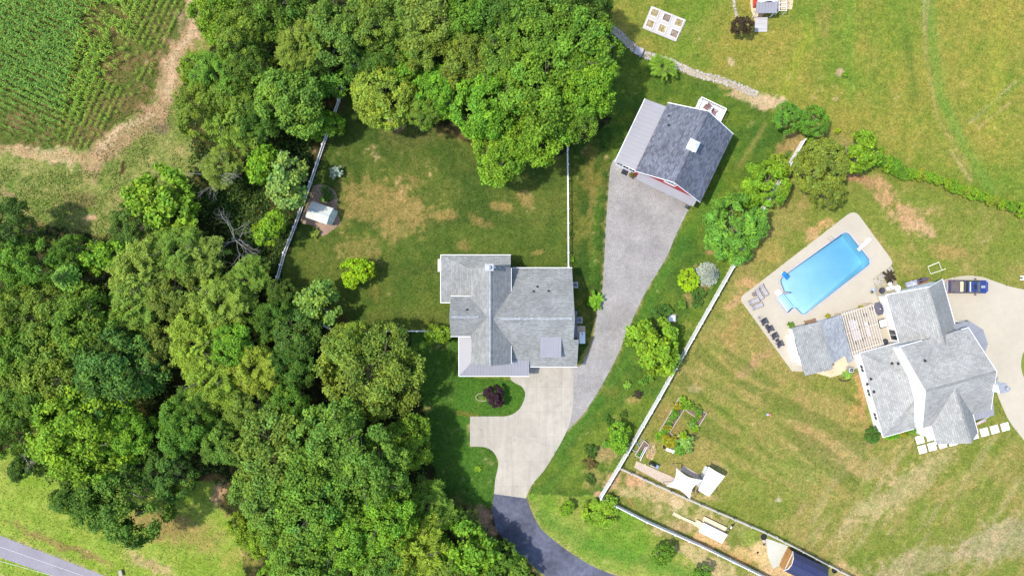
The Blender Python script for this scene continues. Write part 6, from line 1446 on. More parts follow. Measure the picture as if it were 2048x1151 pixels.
# the ones that show largest stand deep in the field, full grown
order = np.argsort(-(sc_ * 1000 - dist * .05) * vis); first = order[:300]; rest = order[300:]
cme = []
for k in range(4):
    C, N, U, ln, wd = protos[k]; cme.append(quads_mesh('corn_leaves', C, N, U, ln, wd * 1.2, Rc.uniform(.2, 1, len(C)), Rc.rand(len(C)), M['leaf']))
st = MB(); st.tube([(0, 0, 0), (0, 0, 1.25)], [.018, .008], 5); so = st.build('stalk', plain('corn_stalk', (.25, .3, .08, 1))); sme = so.data; bpy.data.objects.remove(so)
def ccol(x, y): return (.125, .235, .045) if x < 160 - (y - 100) * .25 else (.17, .28, .04)
for n_, i in enumerate(first):
    t = thing('corn_plant', 'tall green corn plant standing in the rows of the top left field', 'corn', ((cn[i, 0] - 1024) * k_, (575.5 - cn[i, 1]) * k_, 0), Rc.uniform(0, 6.28), 'corn plants of the top left field'); t.scale = (sc_[i],) * 3
    for nm, me in (('leaves', cme[n_ % 4]), ('stalk', sme)):
        o = bpy.data.objects.new(nm, me); COL.objects.link(o); o.parent = t
        if nm == 'leaves': q = ccol(*cn[i]); b_ = Rc.uniform(.85, 1.15); o.color = (q[0] * b_, q[1] * b_, q[2] * b_, 1)
for half in (0, 1):
    CC, NN, UU, LL, WW = [], [], [], [], []
    for i in rest:
        if (ccol(*cn[i])[0] > .15) != bool(half): continue
        C, N, U, ln, wd = protos[i % 4]; a = Rc.uniform(0, 6.28); ca, sa = math.cos(a), math.sin(a); Rm = np.array([[ca, sa, 0], [-sa, ca, 0], [0, 0, 1]]); s = sc_[i]
        CC.append(C @ Rm * s + [(cn[i, 0] - 1024) * k_, (575.5 - cn[i, 1]) * k_, 0]); NN.append(N @ Rm); UU.append(U @ Rm); LL.append(ln * s); WW.append(wd * s * 1.2)
    CC, NN, UU, LL, WW = map(np.concatenate, (CC, NN, UU, LL, WW))
    me = quads_mesh('corn_crop', CC, NN, UU, LL, WW, Rc.uniform(.2, 1, len(CC)), Rc.rand(len(CC)), M['leaf']); o = bpy.data.objects.new('corn_crop', me); COL.objects.link(o); o['kind'] = 'stuff'; o.color = ((.17, .28, .04, 1) if half else (.125, .235, .045, 1))

# ---------------------------------------------------------------- short turf tufts over every lawn, coloured like the ground they grow from
tm_ = NT('turf'); tc = tm_.new('ShaderNodeVertexColor', layer_name='tone').outputs[0]; tv = tm_.new('ShaderNodeAttribute', attribute_name='var').outputs['Fac']
tq = tm_.new('ShaderNodeCombineColor'); tb = tm_.math('ADD', tm_.math('MULTIPLY', tv, 1.1), .55); [tm_.link(tb, tq.inputs[i]) for i in range(3)]
tm_.done(tm_.mix(1.0, tc, tq.outputs[0], 'MULTIPLY'), .9, 0, .1)
R_ = np.random.RandomState(99); n = 210000; X = R_.uniform(-77, 77, n); Y = R_.uniform(-44, 44, n)
cl = fbm(X, Y, .8, 301, 3, .7); keep = cl > np.percentile(cl, 25)
for P in (drive, grav, asph, rdrive, deck, PX([(-120, 1020), (0, 1069.8), (211, 1151), (330, 1194), (210, 1194), (108, 1151), (0, 1113.7), (-120, 1070)]), PX(wood), PX([(1282, 55), (1302, 10), (1374, 40), (1352, 87)]), PX([(1531, 1076), (1541, 1078), (1576, 1091), (1559, 1130), (1545, 1137), (1536, 1110)]), PX([(1266, 936), (1273, 919), (1408, 951), (1402, 975)])):
    keep &= ~inpoly(X + R_.normal(size=n) * .1, Y + R_.normal(size=n) * .1, P)
X, Y = X[keep], Y[keep]; n = len(X); s = R_.uniform(.05, .13, n)
me = quads_mesh('lawn_grass', np.stack([X, Y, s * .5], 1), R_.normal(size=(n, 3)) * .8 + [0, 0, .5], R_.normal(size=(n, 3)) + [0, 0, .6], s, s * .5, R_.rand(n), R_.rand(n), tm_.m)
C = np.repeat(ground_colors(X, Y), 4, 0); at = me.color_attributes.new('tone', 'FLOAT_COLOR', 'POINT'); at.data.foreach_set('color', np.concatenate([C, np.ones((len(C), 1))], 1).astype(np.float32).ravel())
o = bpy.data.objects.new('lawn_grass', me); COL.objects.link(o); o['kind'] = 'stuff'
# ---------------------------------------------------------------- fences
def fence(name, label, pts, h, style, sec=2.4):
    P = [P3(x, y) for x, y in pts]; t = thing(name, label, 'fence', tuple(P[0])); stations = []
    for a, b in zip(P[:-1], P[1:]):
        L = (b - a).length; k = max(1, round(L / sec)); stations += [(a.lerp(b, i / k), a.lerp(b, (i + 1) / k)) for i in range(k)]
    mat = {'picket': M['vinyl'], 'privacy': M['vinyl'], 'rail': M['vinyl'], 'wood': plain('grey_fence_wood', (.42, .39, .345, 1), .9, var=.15)}[style]
    for i, (a, b) in enumerate(stations):
        for q in ([a] if i < len(stations) - 1 else [a, b]):
            m = MB(); ang = math.atan2((b - a).y, (b - a).x); m.box((q.x, q.y, 0), .16, .16, h + .08, ang)
            m.hexa([(q.x + x, q.y + y, h + .08) for x, y in ((-.12, -.12), (.12, -.12), (.12, .12), (-.12, .12))], [(q.x + x, q.y + y, h + .17) for x, y in ((-.02, -.02), (.02, -.02), (.02, .02), (-.02, .02))]); m.build('post', mat, t)
        d = (b - a).normalized(); a2, b2 = a + d * .07, b - d * .07; L = (b2 - a2).length; m = MB(); up = Vector((0, 0, 1))
        if style == 'privacy':
            m.beam(a2 + up * (h - .06), b2 + up * (h - .06), .09, .14); m.beam(a2 + up * .12, b2 + up * .12, .05, .14)
            k = int(L / .3)
            for j in range(k): m.beam(a2 + d * (j * L / k + .004) + up * (h / 2 + .02), a2 + d * ((j + 1) * L / k - .004) + up * (h / 2 + .02), .035, h - .34)
        elif style == 'picket':
            for z in (.25, h - .2): m.beam(a2 + up * z, b2 + up * z, .07, .1)
            k = int(L / .24)
            for j in range(k): q = a2 + d * ((j + .5) * L / k); m.beam(q + up * .08, q + up * (h + .02), .08, .08)
        elif style == 'rail':
            for z in (.2, h - .05): m.beam(a2 + up * z, b2 + up * z, .09, .1)
            k = int(L / .2)
            for j in range(k): q = a2 + d * ((j + .5) * L / k); m.beam(q + up * .22, q + up * (h - .1), .06, .03)
        else:
            for z in (.2, h * .55, h - .06): m.beam(a2 + up * z, b2 + up * z, .05, .14)
            if True:
                m.beam(a2 + up * (h + .01), b2 + up * (h + .01), .10, .03)
        m.build('panel', mat, t)
    return t
fence('picket_fence', 'white picket fence slanting along the left side of the fenced lawn', [(744, 116), (694, 149), (680, 204), (649, 292), (624, 366), (592, 455), (572, 506), (559, 553), (549, 578)], 1.35, 'picket')
fence('lawn_fence', 'thin white fence running straight down from the wood to the middle house', [(1130, 235), (1134, 272), (1135.5, 420), (1136, 534)], 1.3, 'rail')
fence('lower_lawn_fence', 'thin white fence from the middle house to the left, under the very large oak', [(646, 648), (671, 661), (770, 661), (902, 661)], 1.3, 'rail')
fence('privacy_fence', 'long solid white fence between the two properties, from twin trees to the corner', [(1601, 284), (1562, 352), (1524, 413), (1477, 506), (1398, 645), (1315, 793), (1235, 931), (1199, 990)], 1.75, 'privacy')
fence('privacy_fence', 'solid white fence along the bottom right, below the animal pen', [(1199, 990.5), (1290, 1037), (1400, 1086), (1490, 1130), (1620, 1195)], 1.6, 'privacy')
fence('wood_fence', 'weathered wooden fence between the animal pen and the big lawn', [(1236, 932), (1310, 966), (1400, 1006), (1530, 1062), (1600, 1097), (1700, 1150), (1760, 1182)], 1.25, 'wood')

# ---------------------------------------------------------------- garden shed on the fenced lawn
sh = thing('garden_shed', 'small shed with white metal roof and mint doors beside the picket fence', 'shed', tuple(W(638, 425)))
a0 = W(624.4, 402, 2.1); a1 = W(667, 416.6, 2.1); a2_ = W(654.8, 449.4, 2.1); a3 = W(610.4, 434.2, 2.1); S1 = a1 - a0; S2 = a3 - a0
def sp(u, v, z): q = a0 + S1 * u + S2 * v; return Vector((q.x, q.y, z))
m = MB(); m.hexa([sp(.05, .95, 0), sp(1.07, .95, 0), sp(1.07, .05, 0), sp(.05, .05, 0)], [sp(.05, .95, 2.05), sp(1.0, .95, 2.05), sp(1.0, .05, 2.05), sp(.05, .05, 2.05)])
for u in (.05, .93): m.hexa([sp(u, .95, 2.05), sp(u + .02, .95, 2.05), sp(u + .02, .05, 2.05), sp(u, .05, 2.05)], [sp(u, .52, 2.48), sp(u + .02, .52, 2.48), sp(u + .02, .5, 2.48), sp(u, .5, 2.48)])
mint = plain('mint_metal', (.52, .60, .56, 1), .5, var=.05); m.build('wall', mint, sh)
m = MB(); m.slab([sp(0, 0, 2.1), sp(1, 0, 2.1), sp(1, .5, 2.55), sp(0, .5, 2.55)], .05); m.slab([sp(0, 1, 2.1), sp(1, 1, 2.1), sp(1, .5, 2.55), sp(0, .5, 2.55)], .05)
cream = planks('cream_roof_metal', (.50, .49, .425), .3, .06, rough=.5, gap=.85); m.build('roof', cream, sh)
m = MB(); m.beam(sp(0, .5, 2.57), sp(1, .5, 2.57), .16, .05); m.build('ridge_cap', plain('blue_grey_metal', (.25, .34, .36, 1), .5), sh)
m = MB(); m.beam(sp(1.0, -.02, 2.1), sp(1.0, .5, 2.56), .06, .08); m.beam(sp(1.0, 1.02, 2.1), sp(1.0, .5, 2.56), .06, .08); m.build('rake_board', plain('blue_grey_metal', (.25, .34, .36, 1), .5), sh)
for v in (.32, .62): m = MB(); m.hexa([sp(1.06, v + .13, .1), sp(1.085, v + .13, .1), sp(1.085, v - .13, .1), sp(1.06, v - .13, .1)], [sp(1.0, v + .13, 1.9), sp(1.025, v + .13, 1.9), sp(1.025, v - .13, 1.9), sp(1.0, v - .13, 1.9)]); m.build('door', plain('pale_mint', (.62, .68, .60, 1), .5), sh)
sheet('shed_mulch', PX(smooth_line([(626, 372), (645, 368), (668, 380), (676, 400), (674, 420), (680, 445), (662, 462), (642, 472), (628, 452), (604, 446), (604, 430), (618, 400), (626, 372)], 3)), .007, M['mulch'])

# ---------------------------------------------------------------- playhouse at the top edge, raised beds, swale, bridge
pl = thing('playhouse', 'little red playhouse with white roof and grey ramp, cut by the top edge', 'playhouse', tuple(W(1527, 2)))
PF = Fr(tuple(W(1504, 14)[:2]), 0.5)   # u right, v down in the picture
m = MB(); m.fbox(PF, .1, 2.75, -4.2, .2, 0, 2.1); gw(m, PF, .1, 2.75, .1, .2, 2.1, 1.45, 2.95); m.build('wall', M['siding_red2'], pl)
m = MB(); m.slab([PF(.08, -4.3, 2.25), PF(1.45, -4.3, 3.1), PF(1.45, .35, 3.1), PF(.08, .35, 2.25)], .1); m.slab([PF(3.05, -4.3, 2.1), PF(1.45, -4.3, 3.1), PF(1.45, .35, 3.1), PF(3.05, .35, 2.1)], .1); m.build('roof', M['vinyl'], pl)
m = MB(); q = [PF(-.2, 1.75, 2.0), PF(2.9, 1.75, 2.0), PF(2.9, .25, 2.5), PF(-.2, .25, 2.5)]; m.slab(q, .08); ribs(m, *q, step=.4); m.build('porch_roof', M['seam'], pl)
for u in (.0, 2.6): m = MB(); m.fbox(PF, u, u + .12, 1.5, 1.62, 0, 1.98); m.build('porch_post', M['white'], pl)
m = MB(); m.slab([PF(.35, 1.7, .35), PF(2.2, 1.7, .35), PF(2.2, 3.75, .06), PF(.35, 3.75, .06)], .06); m.build('ramp', M['oldwood'], pl)
window(pl, PF, .1, -1.6, .8, .7, .7, 'u-'); m = MB(); m.fbox(PF, 1.0, 1.8, .2, .26, .1, 1.9); m.build('door', M['white'], pl)
sheet('play_mulch', PX([(1552, -10), (1588, -10), (1584, 19), (1560, 19), (1540, 14), (1512, 50), (1502, 20), (1500, -10)]), .007, M['sand'])
p = W(1565, 3, 1.5); sw = thing('swing_frame', 'white lattice frame on tan soil right of the little red playhouse', 'frame', (p.x, p.y, 0)); m = MB()
for x in (-.55, .55): m.beam((x, -1.4, 1.6), (x, 2.5, 1.6), .08); [m.beam((x, y, 0), (x, y, 1.6), .08) for y in (-1.4, 2.5)]
m.build('side_rail', M['white'], sw, local=True); m = MB(); [m.beam((-.5, y, 1.62), (.5, y, 1.62), .06) for y in np.arange(-1.4, 2.5, .55)]; m.build('crossbar', M['white'], sw, local=True)
pb = [W(1302.4, 12.5), W(1372, 40.7), W(1351.7, 84.4), W(1284.4, 57)]; c_ = sum(pb, Vector()) / 4
rb = thing('raised_bed_patio', 'pale rectangular slab carrying six square planting beds near the top edge', 'garden bed', (c_.x, c_.y, 0)); e1, e2 = pb[1] - pb[0], pb[3] - pb[0]
m = MB(); m.prism([p.xy for p in pb], .008, .14); m.build('slab', plain('pale_slab', (.42, .385, .35, 1), .9, var=.05), rb, bevel=.03)
BS1 = stone_like('straw_soil', (.30, .235, .12, 1), 3.5, .8, .3); BS2 = stone_like('bare_bed_soil', (.22, .165, .125, 1), 3.5, .7, .3)
for i in range(3):
    for j in range(2):
        c = pb[0] + e1 * (.15 + .345 * i) + e2 * (.24 + .49 * j); du, dv = e1 * .105, e2 * .165
        m = MB(); 
        K = [c - du - dv, c + du - dv, c + du + dv, c - du + dv]
        for a_, b_ in zip(K, K[1:] + K[:1]): m.beam((a_.x, a_.y, .22), (b_.x, b_.y, .22), .07, .18)
        fr_ = m.build('bed_frame', M['vinyl'], rb); m = MB(); m.prism([q.xy for q in K], .14, .24); so_ = m.build('soil', [BS1, BS1, BS2, BS1, BS1, BS2][i * 2 + j], rb)
SWL = smooth_line([(1222, 58), (1240, 70), (1262, 92), (1285, 108), (1310, 116), (1340, 124), (1365, 136), (1400, 150), (1440, 160), (1480, 175), (1515, 190)], 5)
wl2 = [Vector(q) for q in PX(SWL)]
lf, rt = [], []
for i, p in enumerate(wl2):
    d = (wl2[min(i + 1, len(wl2) - 1)] - wl2[max(i - 1, 0)]).normalized(); n_ = Vector((-d.y, d.x)); w_ = .45 if i < 40 else .35; lf.append(tuple(p + n_ * w_)); rt.append(tuple(p - n_ * w_))
sheet('swale_bed', lf + rt[::-1], .008, stone_like('swale_soil', (.36, .30, .21, 1), 3, .6, .3))
pts = []
for i in range(len(wl2) - 1):
    for k in range(16):
        p = wl2[i].lerp(wl2[i + 1], rr.random()); d = (wl2[i + 1] - wl2[i]).normalized(); n_ = Vector((-d.y, d.x)); s_ = rr.choice((-1, 1)) * rr.uniform(.28, .55) if rr.random() < .75 else rr.uniform(-.4, .4); q = p + n_ * s_; pts.append((q.x, q.y, rr.uniform(.05, .15)))
for k in range(120):
    t_ = rr.random(); q = P3(1466 + 10 * t_ + rr.uniform(-3, 3), t_ * 42); pts.append((q.x, q.y, rr.uniform(.04, .12)))
rocks('swale_stones', pts, rr, seed=11)
bp_ = W(1278.5, 102, .4); br = thing('footbridge', 'small grey plank footbridge over the rock swale', 'footbridge', (bp_.x, bp_.y, 0), math.radians(-22)); m = MB(); m.box((0, 0, .25), 1.25, 1.15, .06); m.build('deck', M['oldwood'], br, local=True)
for y in (-.5, .5): m = MB(); m.box((0, y, .12), 1.3, .1, .13); m.build('beam', M['brownwood'], br, local=True)
m = MB(); m.beam((.62, -.58, .36), (.62, .58, .36), .07); m.build('edge_board', M['dark'], br, local=True)
p = W(1226, 90, .8); t = thing('bin', 'small pale box with black side at the right edge of the upper wood', 'box', (p.x, p.y, 0)); MB().box((-.08, 0, 0), .4, .5, .7).build('body', M['grey'], t, local=True); MB().box((.16, 0, 0), .08, .55, .8).build('side', M['black'], t, local=True)

# ---------------------------------------------------------------- utility box, edging by the purple tree
p = W(1344.5, 636, .5); t = thing('utility_box', 'pale utility cabinet on a slab beside the white fence lawn', 'utility box', (p.x, p.y, 0)); MB().box((0, 0, .01), 1.35, 1.15, .12).build('pad', M['concrete'], t, local=True); MB().box((-.1, 0, .13), .95, .9, .55).build('cabinet', plain('pale_green_grey', (.55, .60, .58, 1), .5), t, local=True, bevel=.03); MB().box((.45, 0, .13), .16, .85, .5).build('door', M['grey'], t, local=True, bevel=.01)
m = MB(); c = W(965, 793.5); R_ = [(c.x + 1.0 * math.cos(a * .35), c.y + .58 * math.sin(a * .35), .1) for a in range(18)]; m.tube(R_ + [R_[0]], .07, 6); tag(m.build('bed_edging', plain('sandstone', (.33, .28, .19, 1), .9, var=.25)), 'oval stone edging ring left of the dark purple-leaved tree', 'edging')
sheet('oak_mulch', [tuple(W(790 + 15 * math.cos(a * .4), 244 + 14 * math.sin(a * .4))[:2]) for a in range(16)], .008, plain('pink_mulch', (.42, .31, .22, 1), 1, var=.3))
m = MB(); m.beam(tuple(W(243, 1151, .3)), tuple(W(240, 1139, .3)), .5, .3); tag(m.build('culvert_pipe', M['concrete']), 'short pale drain pipe end in grass at the bottom edge near the road', 'pipe')
for z, y0, y1, lb in ((8.0, 1092.5, 1165, 'upper of two thin pale overhead wires crossing the bottom left road corner'), (8.0, 1121, 1179, 'lower of two thin pale overhead wires crossing the bottom left grass corner')):
    a_, b_ = W(-140, y0 - (y1 - y0) * 140 / 208, z), W(400, y0 + (y1 - y0) * 400 / 208, z); m = MB()
    m.tube([a_.lerp(b_, k / 12) for k in range(13)], .022, 6); tag(m.build('overhead_wire', plain('pale_wire', (.62, .60, .58, 1), .6)), lb, 'wire', 'overhead wires')

# ---------------------------------------------------------------- vegetable garden, compost, grill, sail, shed
wood_frame = plain('bed_timber', (.45, .38, .32, 1), .9, var=.15)
def bed(label, P, h=.3, soil='soil'):
    pts = [W(x, y, h) for x, y in P]; c = sum(pts, Vector()) / len(pts); t = thing('garden_bed', label, 'garden bed', (c.x, c.y, 0)); m = MB(); n = len(pts)
    for i in range(n): a_, b_ = pts[i - 1], pts[i]; m.beam((a_.x, a_.y, h / 2), (b_.x, b_.y, h / 2), .09, h)
    m.build('frame', wood_frame, t); m = MB(); m.prism([p.xy for p in pts], .01, h - .08); m.build('soil', M[soil], t)
bed('horseshoe-shaped timber vegetable bed packed with plants', [(1359.5, 794), (1414, 826), (1397, 853), (1386, 847), (1391, 834), (1369, 818), (1340, 864), (1350, 874), (1364, 869), (1352, 893), (1313, 872)])
VEG = [(1365, 799, 9, 'H'), (1355, 812, 9, 'X'), (1364, 812, 8, 'B'), (1374, 809, 8, 'H'), (1383, 812, 8, 'M'), (1391, 816, 8, 'O'), (1398, 824, 8, 'E'), (1394, 833, 8, 'Y'), (1389, 840, 7, 'M'), (1386, 847, 8, 'E'), (1390, 856, 9, 'H'), (1383, 850, 7, 'Q'),
       (1352, 824, 7, 'M'), (1347, 832, 8, 'E'), (1342, 840, 7, 'Q'), (1337, 846, 7, 'M'), (1334, 854, 8, 'X'), (1330, 862, 8, 'E'), (1324, 866, 8, 'H'), (1316, 872, 7, 'H'), (1330, 873, 8, 'X'), (1339, 879, 9, 'X'), (1347, 884, 8, 'X'), (1340, 888, 8, 'X'), (1330, 880, 7, 'Y'), (1346, 876, 6, 'X')]
LBL = {'H': 'bright yellow-green', 'X': 'yellow-orange', 'B': 'bright green', 'M': 'mid green', 'O': 'olive', 'E': 'cool green', 'Y': 'olive-yellow', 'Q': 'whitish green'}
VC = {}; TOT = {}
def vside(x, y): return 'upper arm' if y < 818 and x > 1350 else ('right arm' if x > 1375 else ('lower left corner' if y > 868 else 'left arm'))
VEG.sort(key=lambda q: q[1])
for x, y, r, c in VEG: TOT[(c, vside(x, y))] = TOT.get((c, vside(x, y)), 0) + 1
for i, (x, y, r, c) in enumerate(VEG):
    side = vside(x, y);     key = (c, side); VC[key] = VC.get(key, 0) + 1
    tree(x, y, r, .9, 'S', c, LBL[c] + ' plant in the ' + side + ' of the horseshoe bed' + ('' if TOT[key] == 1 else ', %s from the top' % ('first', 'second', 'third', 'fourth', 'fifth', 'sixth')[VC[key] - 1]), 'vegetable_plant', 'plant', 'plants of the horseshoe bed', flat=1.2)
for i, (x, y, r, c, lb) in enumerate(((1369, 880, 16, 'Q', 'big leafy squash plant at the open end of the horseshoe bed'), (1358, 897, 13, 'E', 'broad-leaved plant spilling below the horseshoe bed'), (1376, 896, 10, 'Q', 'pale leafy plant at the lowest right of the horseshoe bed'), (1366, 870, 8, 'V', 'bright yellowish plant atop the big squash plant'))):
    tree(x, y, r, 1.6, 'P' if i != 3 else 'S', c, lb, 'vegetable_plant', 'plant', None, flat=1.3); 
p = W(1387, 874, .9); t = thing('trellis', 'dark wire grid trellis beside the big squash plant', 'trellis', (p.x, p.y, 0), math.radians(30)); m = MB()
for k in range(6): m.beam((-.6 + .24 * k, -.5, .5 + .4), (-.6 + .24 * k, .5, .9), .025); 
for k in range(5): m.beam((-.6, -.5 + .25 * k, .9), (.6, -.5 + .25 * k, .9), .025)
m.build('grid', M['black'], t, local=True); 
for x in (-.6, .6):
    for y in (-.5, .5): m = MB(); m.beam((x, y, 0), (x, y, .9), .04); m.build('leg', M['black'], t, local=True)
for x, y, lb in ((1335, 898, 'left white plastic bag below the horseshoe bed'), (1341, 900, 'middle white plastic bag below the horseshoe bed'), (1347, 902, 'right white plastic bag below the horseshoe bed')):
    p = W(x, y, .1); m = MB(); m.blob((0, 0, .15), .3, x, .6, 9, 6, .2); o = m.build('plastic_bag', M['white'], smooth=True); o.location = (p.x, p.y, 0); tag(o, lb, 'bag', 'white bags')
p = W(1328.5, 892.5, .1); m = MB(); m.lathe((0, 0, 0), [(.2, 0), (.26, .3), (.22, .3), (.2, .2), (0, .2)], 14); o = m.build('black_pot', M['black']); o.location = (p.x, p.y, .01); tag(o, 'black plant pot left of the white bags', 'plant pot')
bed('narrow timber bed with dark soil near the long white fence', [(1288.5, 880), (1298.5, 889.5), (1282, 917), (1270.5, 909.5)], .4)
m = MB(); [m.beam(W(1294.5, 892, .75), W(1280, 921, .75), .07), m.beam(W(1291, 893, .8), W(1280, 914, .8), .05)]
tag(m.build('timber_pole', M['vinyl']), 'pale poles laid along the right side of the narrow timber bed', 'pole')
for x, y, r in ((1279, 909, 5), (1284, 905, 5)): tree(x, y, r, .7, 'S', 'E', 'small green seedling in the narrow timber bed, %s one' % ('left' if x < 1280 else 'right'), 'vegetable_plant', 'plant', 'seedlings of the narrow bed', flat=1.2)
P_ = [W(1300 + 9 * math.cos(a * .5) * (1 + .2 * math.sin(a * 2.3)), 900 + 17 * math.sin(a * .5) * (1 + .15 * math.sin(a * 1.7))) for a in range(13)]
R_ = np.random.RandomState(4); n = 700; cx = W(1301, 901); ang = R_.rand(n) * 6.28; rad = np.sqrt(R_.rand(n)); X = cx.x + rad * np.cos(ang) * .75; Y = cx.y + rad * np.sin(ang) * 1.3
me = quads_mesh('straw_pile', np.stack([X, Y, .05 + (1 - rad) * .35 * R_.rand(n)], 1), R_.normal(size=(n, 3)) * .3 + [0, 0, 1], R_.normal(size=(n, 3)), R_.uniform(.06, .18, n), R_.uniform(.02, .05, n), R_.rand(n), R_.rand(n), M['leaf'])
o = bpy.data.objects.new('straw_pile', me); COL.objects.link(o); o.color = (.42, .33, .2, 1); o['kind'] = 'stuff'
gh = plain('pale_green_hose', (.30, .42, .34, 1), .5)
for x, y, r, k, lb in ((1271, 894, .62, 5, 'larger coil of pale green wire mesh by the long white fence'), (1277, 880, .5, 3, 'smaller thin coil of green wire above the larger coil')):
    p = W(x, y, .2); m = MB()
    for j in range(k): m.tube([(p.x + r * (1 - .04 * j) * math.cos(a * .35), p.y + r * (1 - .04 * j) * math.sin(a * .35), .05 + .07 * j) for a in range(19)], .03, 5)
    tag(m.build('wire_coil', gh), lb, 'coil', 'coils by the fence')
p = W(1306.5, 928.5, .6); t = thing('barbecue_grill', 'black gas grill on the grass above the brown walkway', 'barbecue', (p.x, p.y, 0), math.radians(-28))
m = MB(); m.box((-.15, 0, .55), .95, .55, .25); m.build('body', M['black'], t, local=True, bevel=.03); m = MB(); m.tube([(-.6, .0, .84), (.3, .0, .84)], .24, 12); m.build('lid', M['black'], t, local=True, smooth=True); m = MB(); m.beam((-.5, -.2, 1.05), (.2, -.2, 1.05), .05); m.build('handle', M['vinyl'], t, local=True)
m = MB(); m.box((.62, 0, .75), .42, .55, .04); m.build('side_shelf', plain('blue_grey_plastic', (.2, .24, .38, 1)), t, local=True)
for x in (-.5, .25):
    for y in (-.22, .22): MB().box((x, y, 0), .05, .05, .56).build('leg', M['black'], t, local=True)
p = W(1290.5, 928, .1); m = MB(); m.blob((0, 0, .11), .11, 1, 1, 10, 6, .0); o = m.build('ball', plain('yellow_ball', (.6, .7, .08, 1)), smooth=True); o.location = (p.x, p.y, 0); tag(o, 'tiny yellow ball on the grass left of the black gas grill', 'ball')
for lb, P in (('long brown gravel walkway plank ending under the cream shade sail', [(1268, 934), (1273, 921), (1350, 955), (1338, 972)]), ('short tan plank walkway from the shade sail to the white metal shed', [(1360, 939), (1366, 929.5), (1408, 953), (1402, 962)])):
    m = MB(); m.prism([W(x, y, .1).xy for x, y in P], .01, .12); tag(m.build('walkway', plain('tan_boards', (.42, .33, .25, 1), .95, var=.2, sc=5)), lb, 'walkway')
SA = [W(1352.5, 935, 2.6), W(1405.5, 959.5, 2.4), W(1380, 997, 2.6), W(1333, 971.5, 2.4)]
ss = thing('shade_sail', 'cream four-cornered shade sail stretched beside the white metal shed', 'shade sail', (W(1368, 966).x, W(1368, 966).y, 0)); m = MB(); G_ = 12; base = []
for i in range(G_ + 1):
    for j in range(G_ + 1):
        u, v = i / G_, j / G_; p = SA[0].lerp(SA[1], u).lerp(SA[3].lerp(SA[2], u), v); cc = sum(SA, Vector()) / 4
        pull = .30 * (4 * u * (1 - u) * abs(2 * v - 1) ** 1.5 + 4 * v * (1 - v) * abs(2 * u - 1) ** 1.5); p = p.lerp(cc, pull * .9); p.z += .15 * math.sin(u * 3.14) * math.sin(v * 3.14) * (1 if (u - .5) * (v - .5) > 0 else -1); m.v.append(tuple(p))
for i in range(G_):
    for j in range(G_): a = i * (G_ + 1) + j; m.f.append((a, a + 1, a + G_ + 2, a + G_ + 1))
m.build('canvas', M['sail'], ss, smooth=True)
for p in SA: m = MB(); m.tube([(p.x, p.y, 0), (p.x, p.y, p.z)], .05, 8); m.build('pole', M['grey'], ss)
ws = thing('metal_shed', 'white metal-roofed shed with a worn ring of earth around it', 'shed', tuple(W(1420, 964)))
b0, b1, b2, b3 = [W(x, y, 2.2) for x, y in ((1417.5, 933), (1450, 952), (1418.6, 992), (1397.4, 980))]
def wp(u, v, z): q = b0.lerp(b1, u).lerp(b3.lerp(b2, u), v); return Vector((q.x, q.y, z))
m = MB(); m.hexa([wp(.08, .92, 0), wp(.92, .92, 0), wp(.92, .06, 0), wp(.08, .06, 0)], [wp(.08, .92, 2.05), wp(.92, .92, 2.05), wp(.92, .06, 2.05), wp(.08, .06, 2.05)]); m.build('wall', M['siding_white'], ws)
m = MB(); m.slab([wp(0, 0, 2.15), wp(.5, 0, 2.6), wp(.5, 1, 2.6), wp(0, 1, 2.15)], .05); m.slab([wp(1, 0, 2.15), wp(.5, 0, 2.6), wp(.5, 1, 2.6), wp(1, 1, 2.15)], .05)
for k in range(9): v = k / 8; m.beam(wp(.51, v, 2.62), wp(1, v, 2.17), .04, .04)
m.build('roof', M['white'], ws)
m = MB(); m.beam(wp(-.02, 0, 2.1), wp(-.02, 1, 2.1), .08, .1); m.build('gutter', M['grey'], ws); m = MB(); q = wp(.03, .3, 1.2); m.hexa([wp(.06, .62, .1), wp(.08, .62, .1), wp(.08, .38, .1), wp(.06, .38, .1)], [wp(.06, .62, 1.9), wp(.08, .62, 1.9), wp(.08, .38, 1.9), wp(.06, .38, 1.9)]); m.build('door', M['grey'], ws)
bucket(1396, 981, .25, 'dark reddish bucket at the lower left foot of the white metal shed', plain('dull_maroon', (.12, .05, .05, 1)))

# ---------------------------------------------------------------- animal pen: coop, dog, buckets, navy shed
sheet('pen_slab', PX([(1531, 1076), (1541, 1078), (1576, 1091), (1559, 1130), (1545, 1137), (1536, 1110)]), .009, stone_like('pale_green_concrete', (.42, .42, .35, 1), 12, .08, .12))
cp_ = thing('chicken_coop', 'low chicken coop with white roof, tan run and ramp in the animal pen', 'coop', tuple(W(1428, 1065)))
k0, k1, k2, k3 = [W(x, y, 1.1) for x, y in ((1406, 1044), (1455, 1068), (1444, 1086), (1397.5, 1063))]
def kp(u, v, z): q = k0.lerp(k1, u).lerp(k3.lerp(k2, u), v); return Vector((q.x, q.y, z))
m = MB(); m.hexa([kp(.04, .9, 0), kp(.96, .9, 0), kp(.96, .06, 0), kp(.04, .06, 0)], [kp(.04, .9, .95), kp(.96, .9, .95), kp(.96, .06, 1.0), kp(.04, .06, 1.0)]); m.build('wall', M['tan'], cp_)
m = MB(); m.slab([kp(0, 0, 1.15), kp(1, 0, 1.15), kp(1, 1, 1.05), kp(0, 1, 1.05)], .05); m.build('roof', M['white'], cp_)
m = MB(); m.hexa([kp(.04, .04, .0), kp(.92, .04, .0), kp(.9, -.42, 0), kp(.02, -.42, 0)], [kp(.04, .04, .42), kp(.92, .04, .42), kp(.9, -.42, .4), kp(.02, -.42, .4)]); m.build('nest_box', M['tan'], cp_)
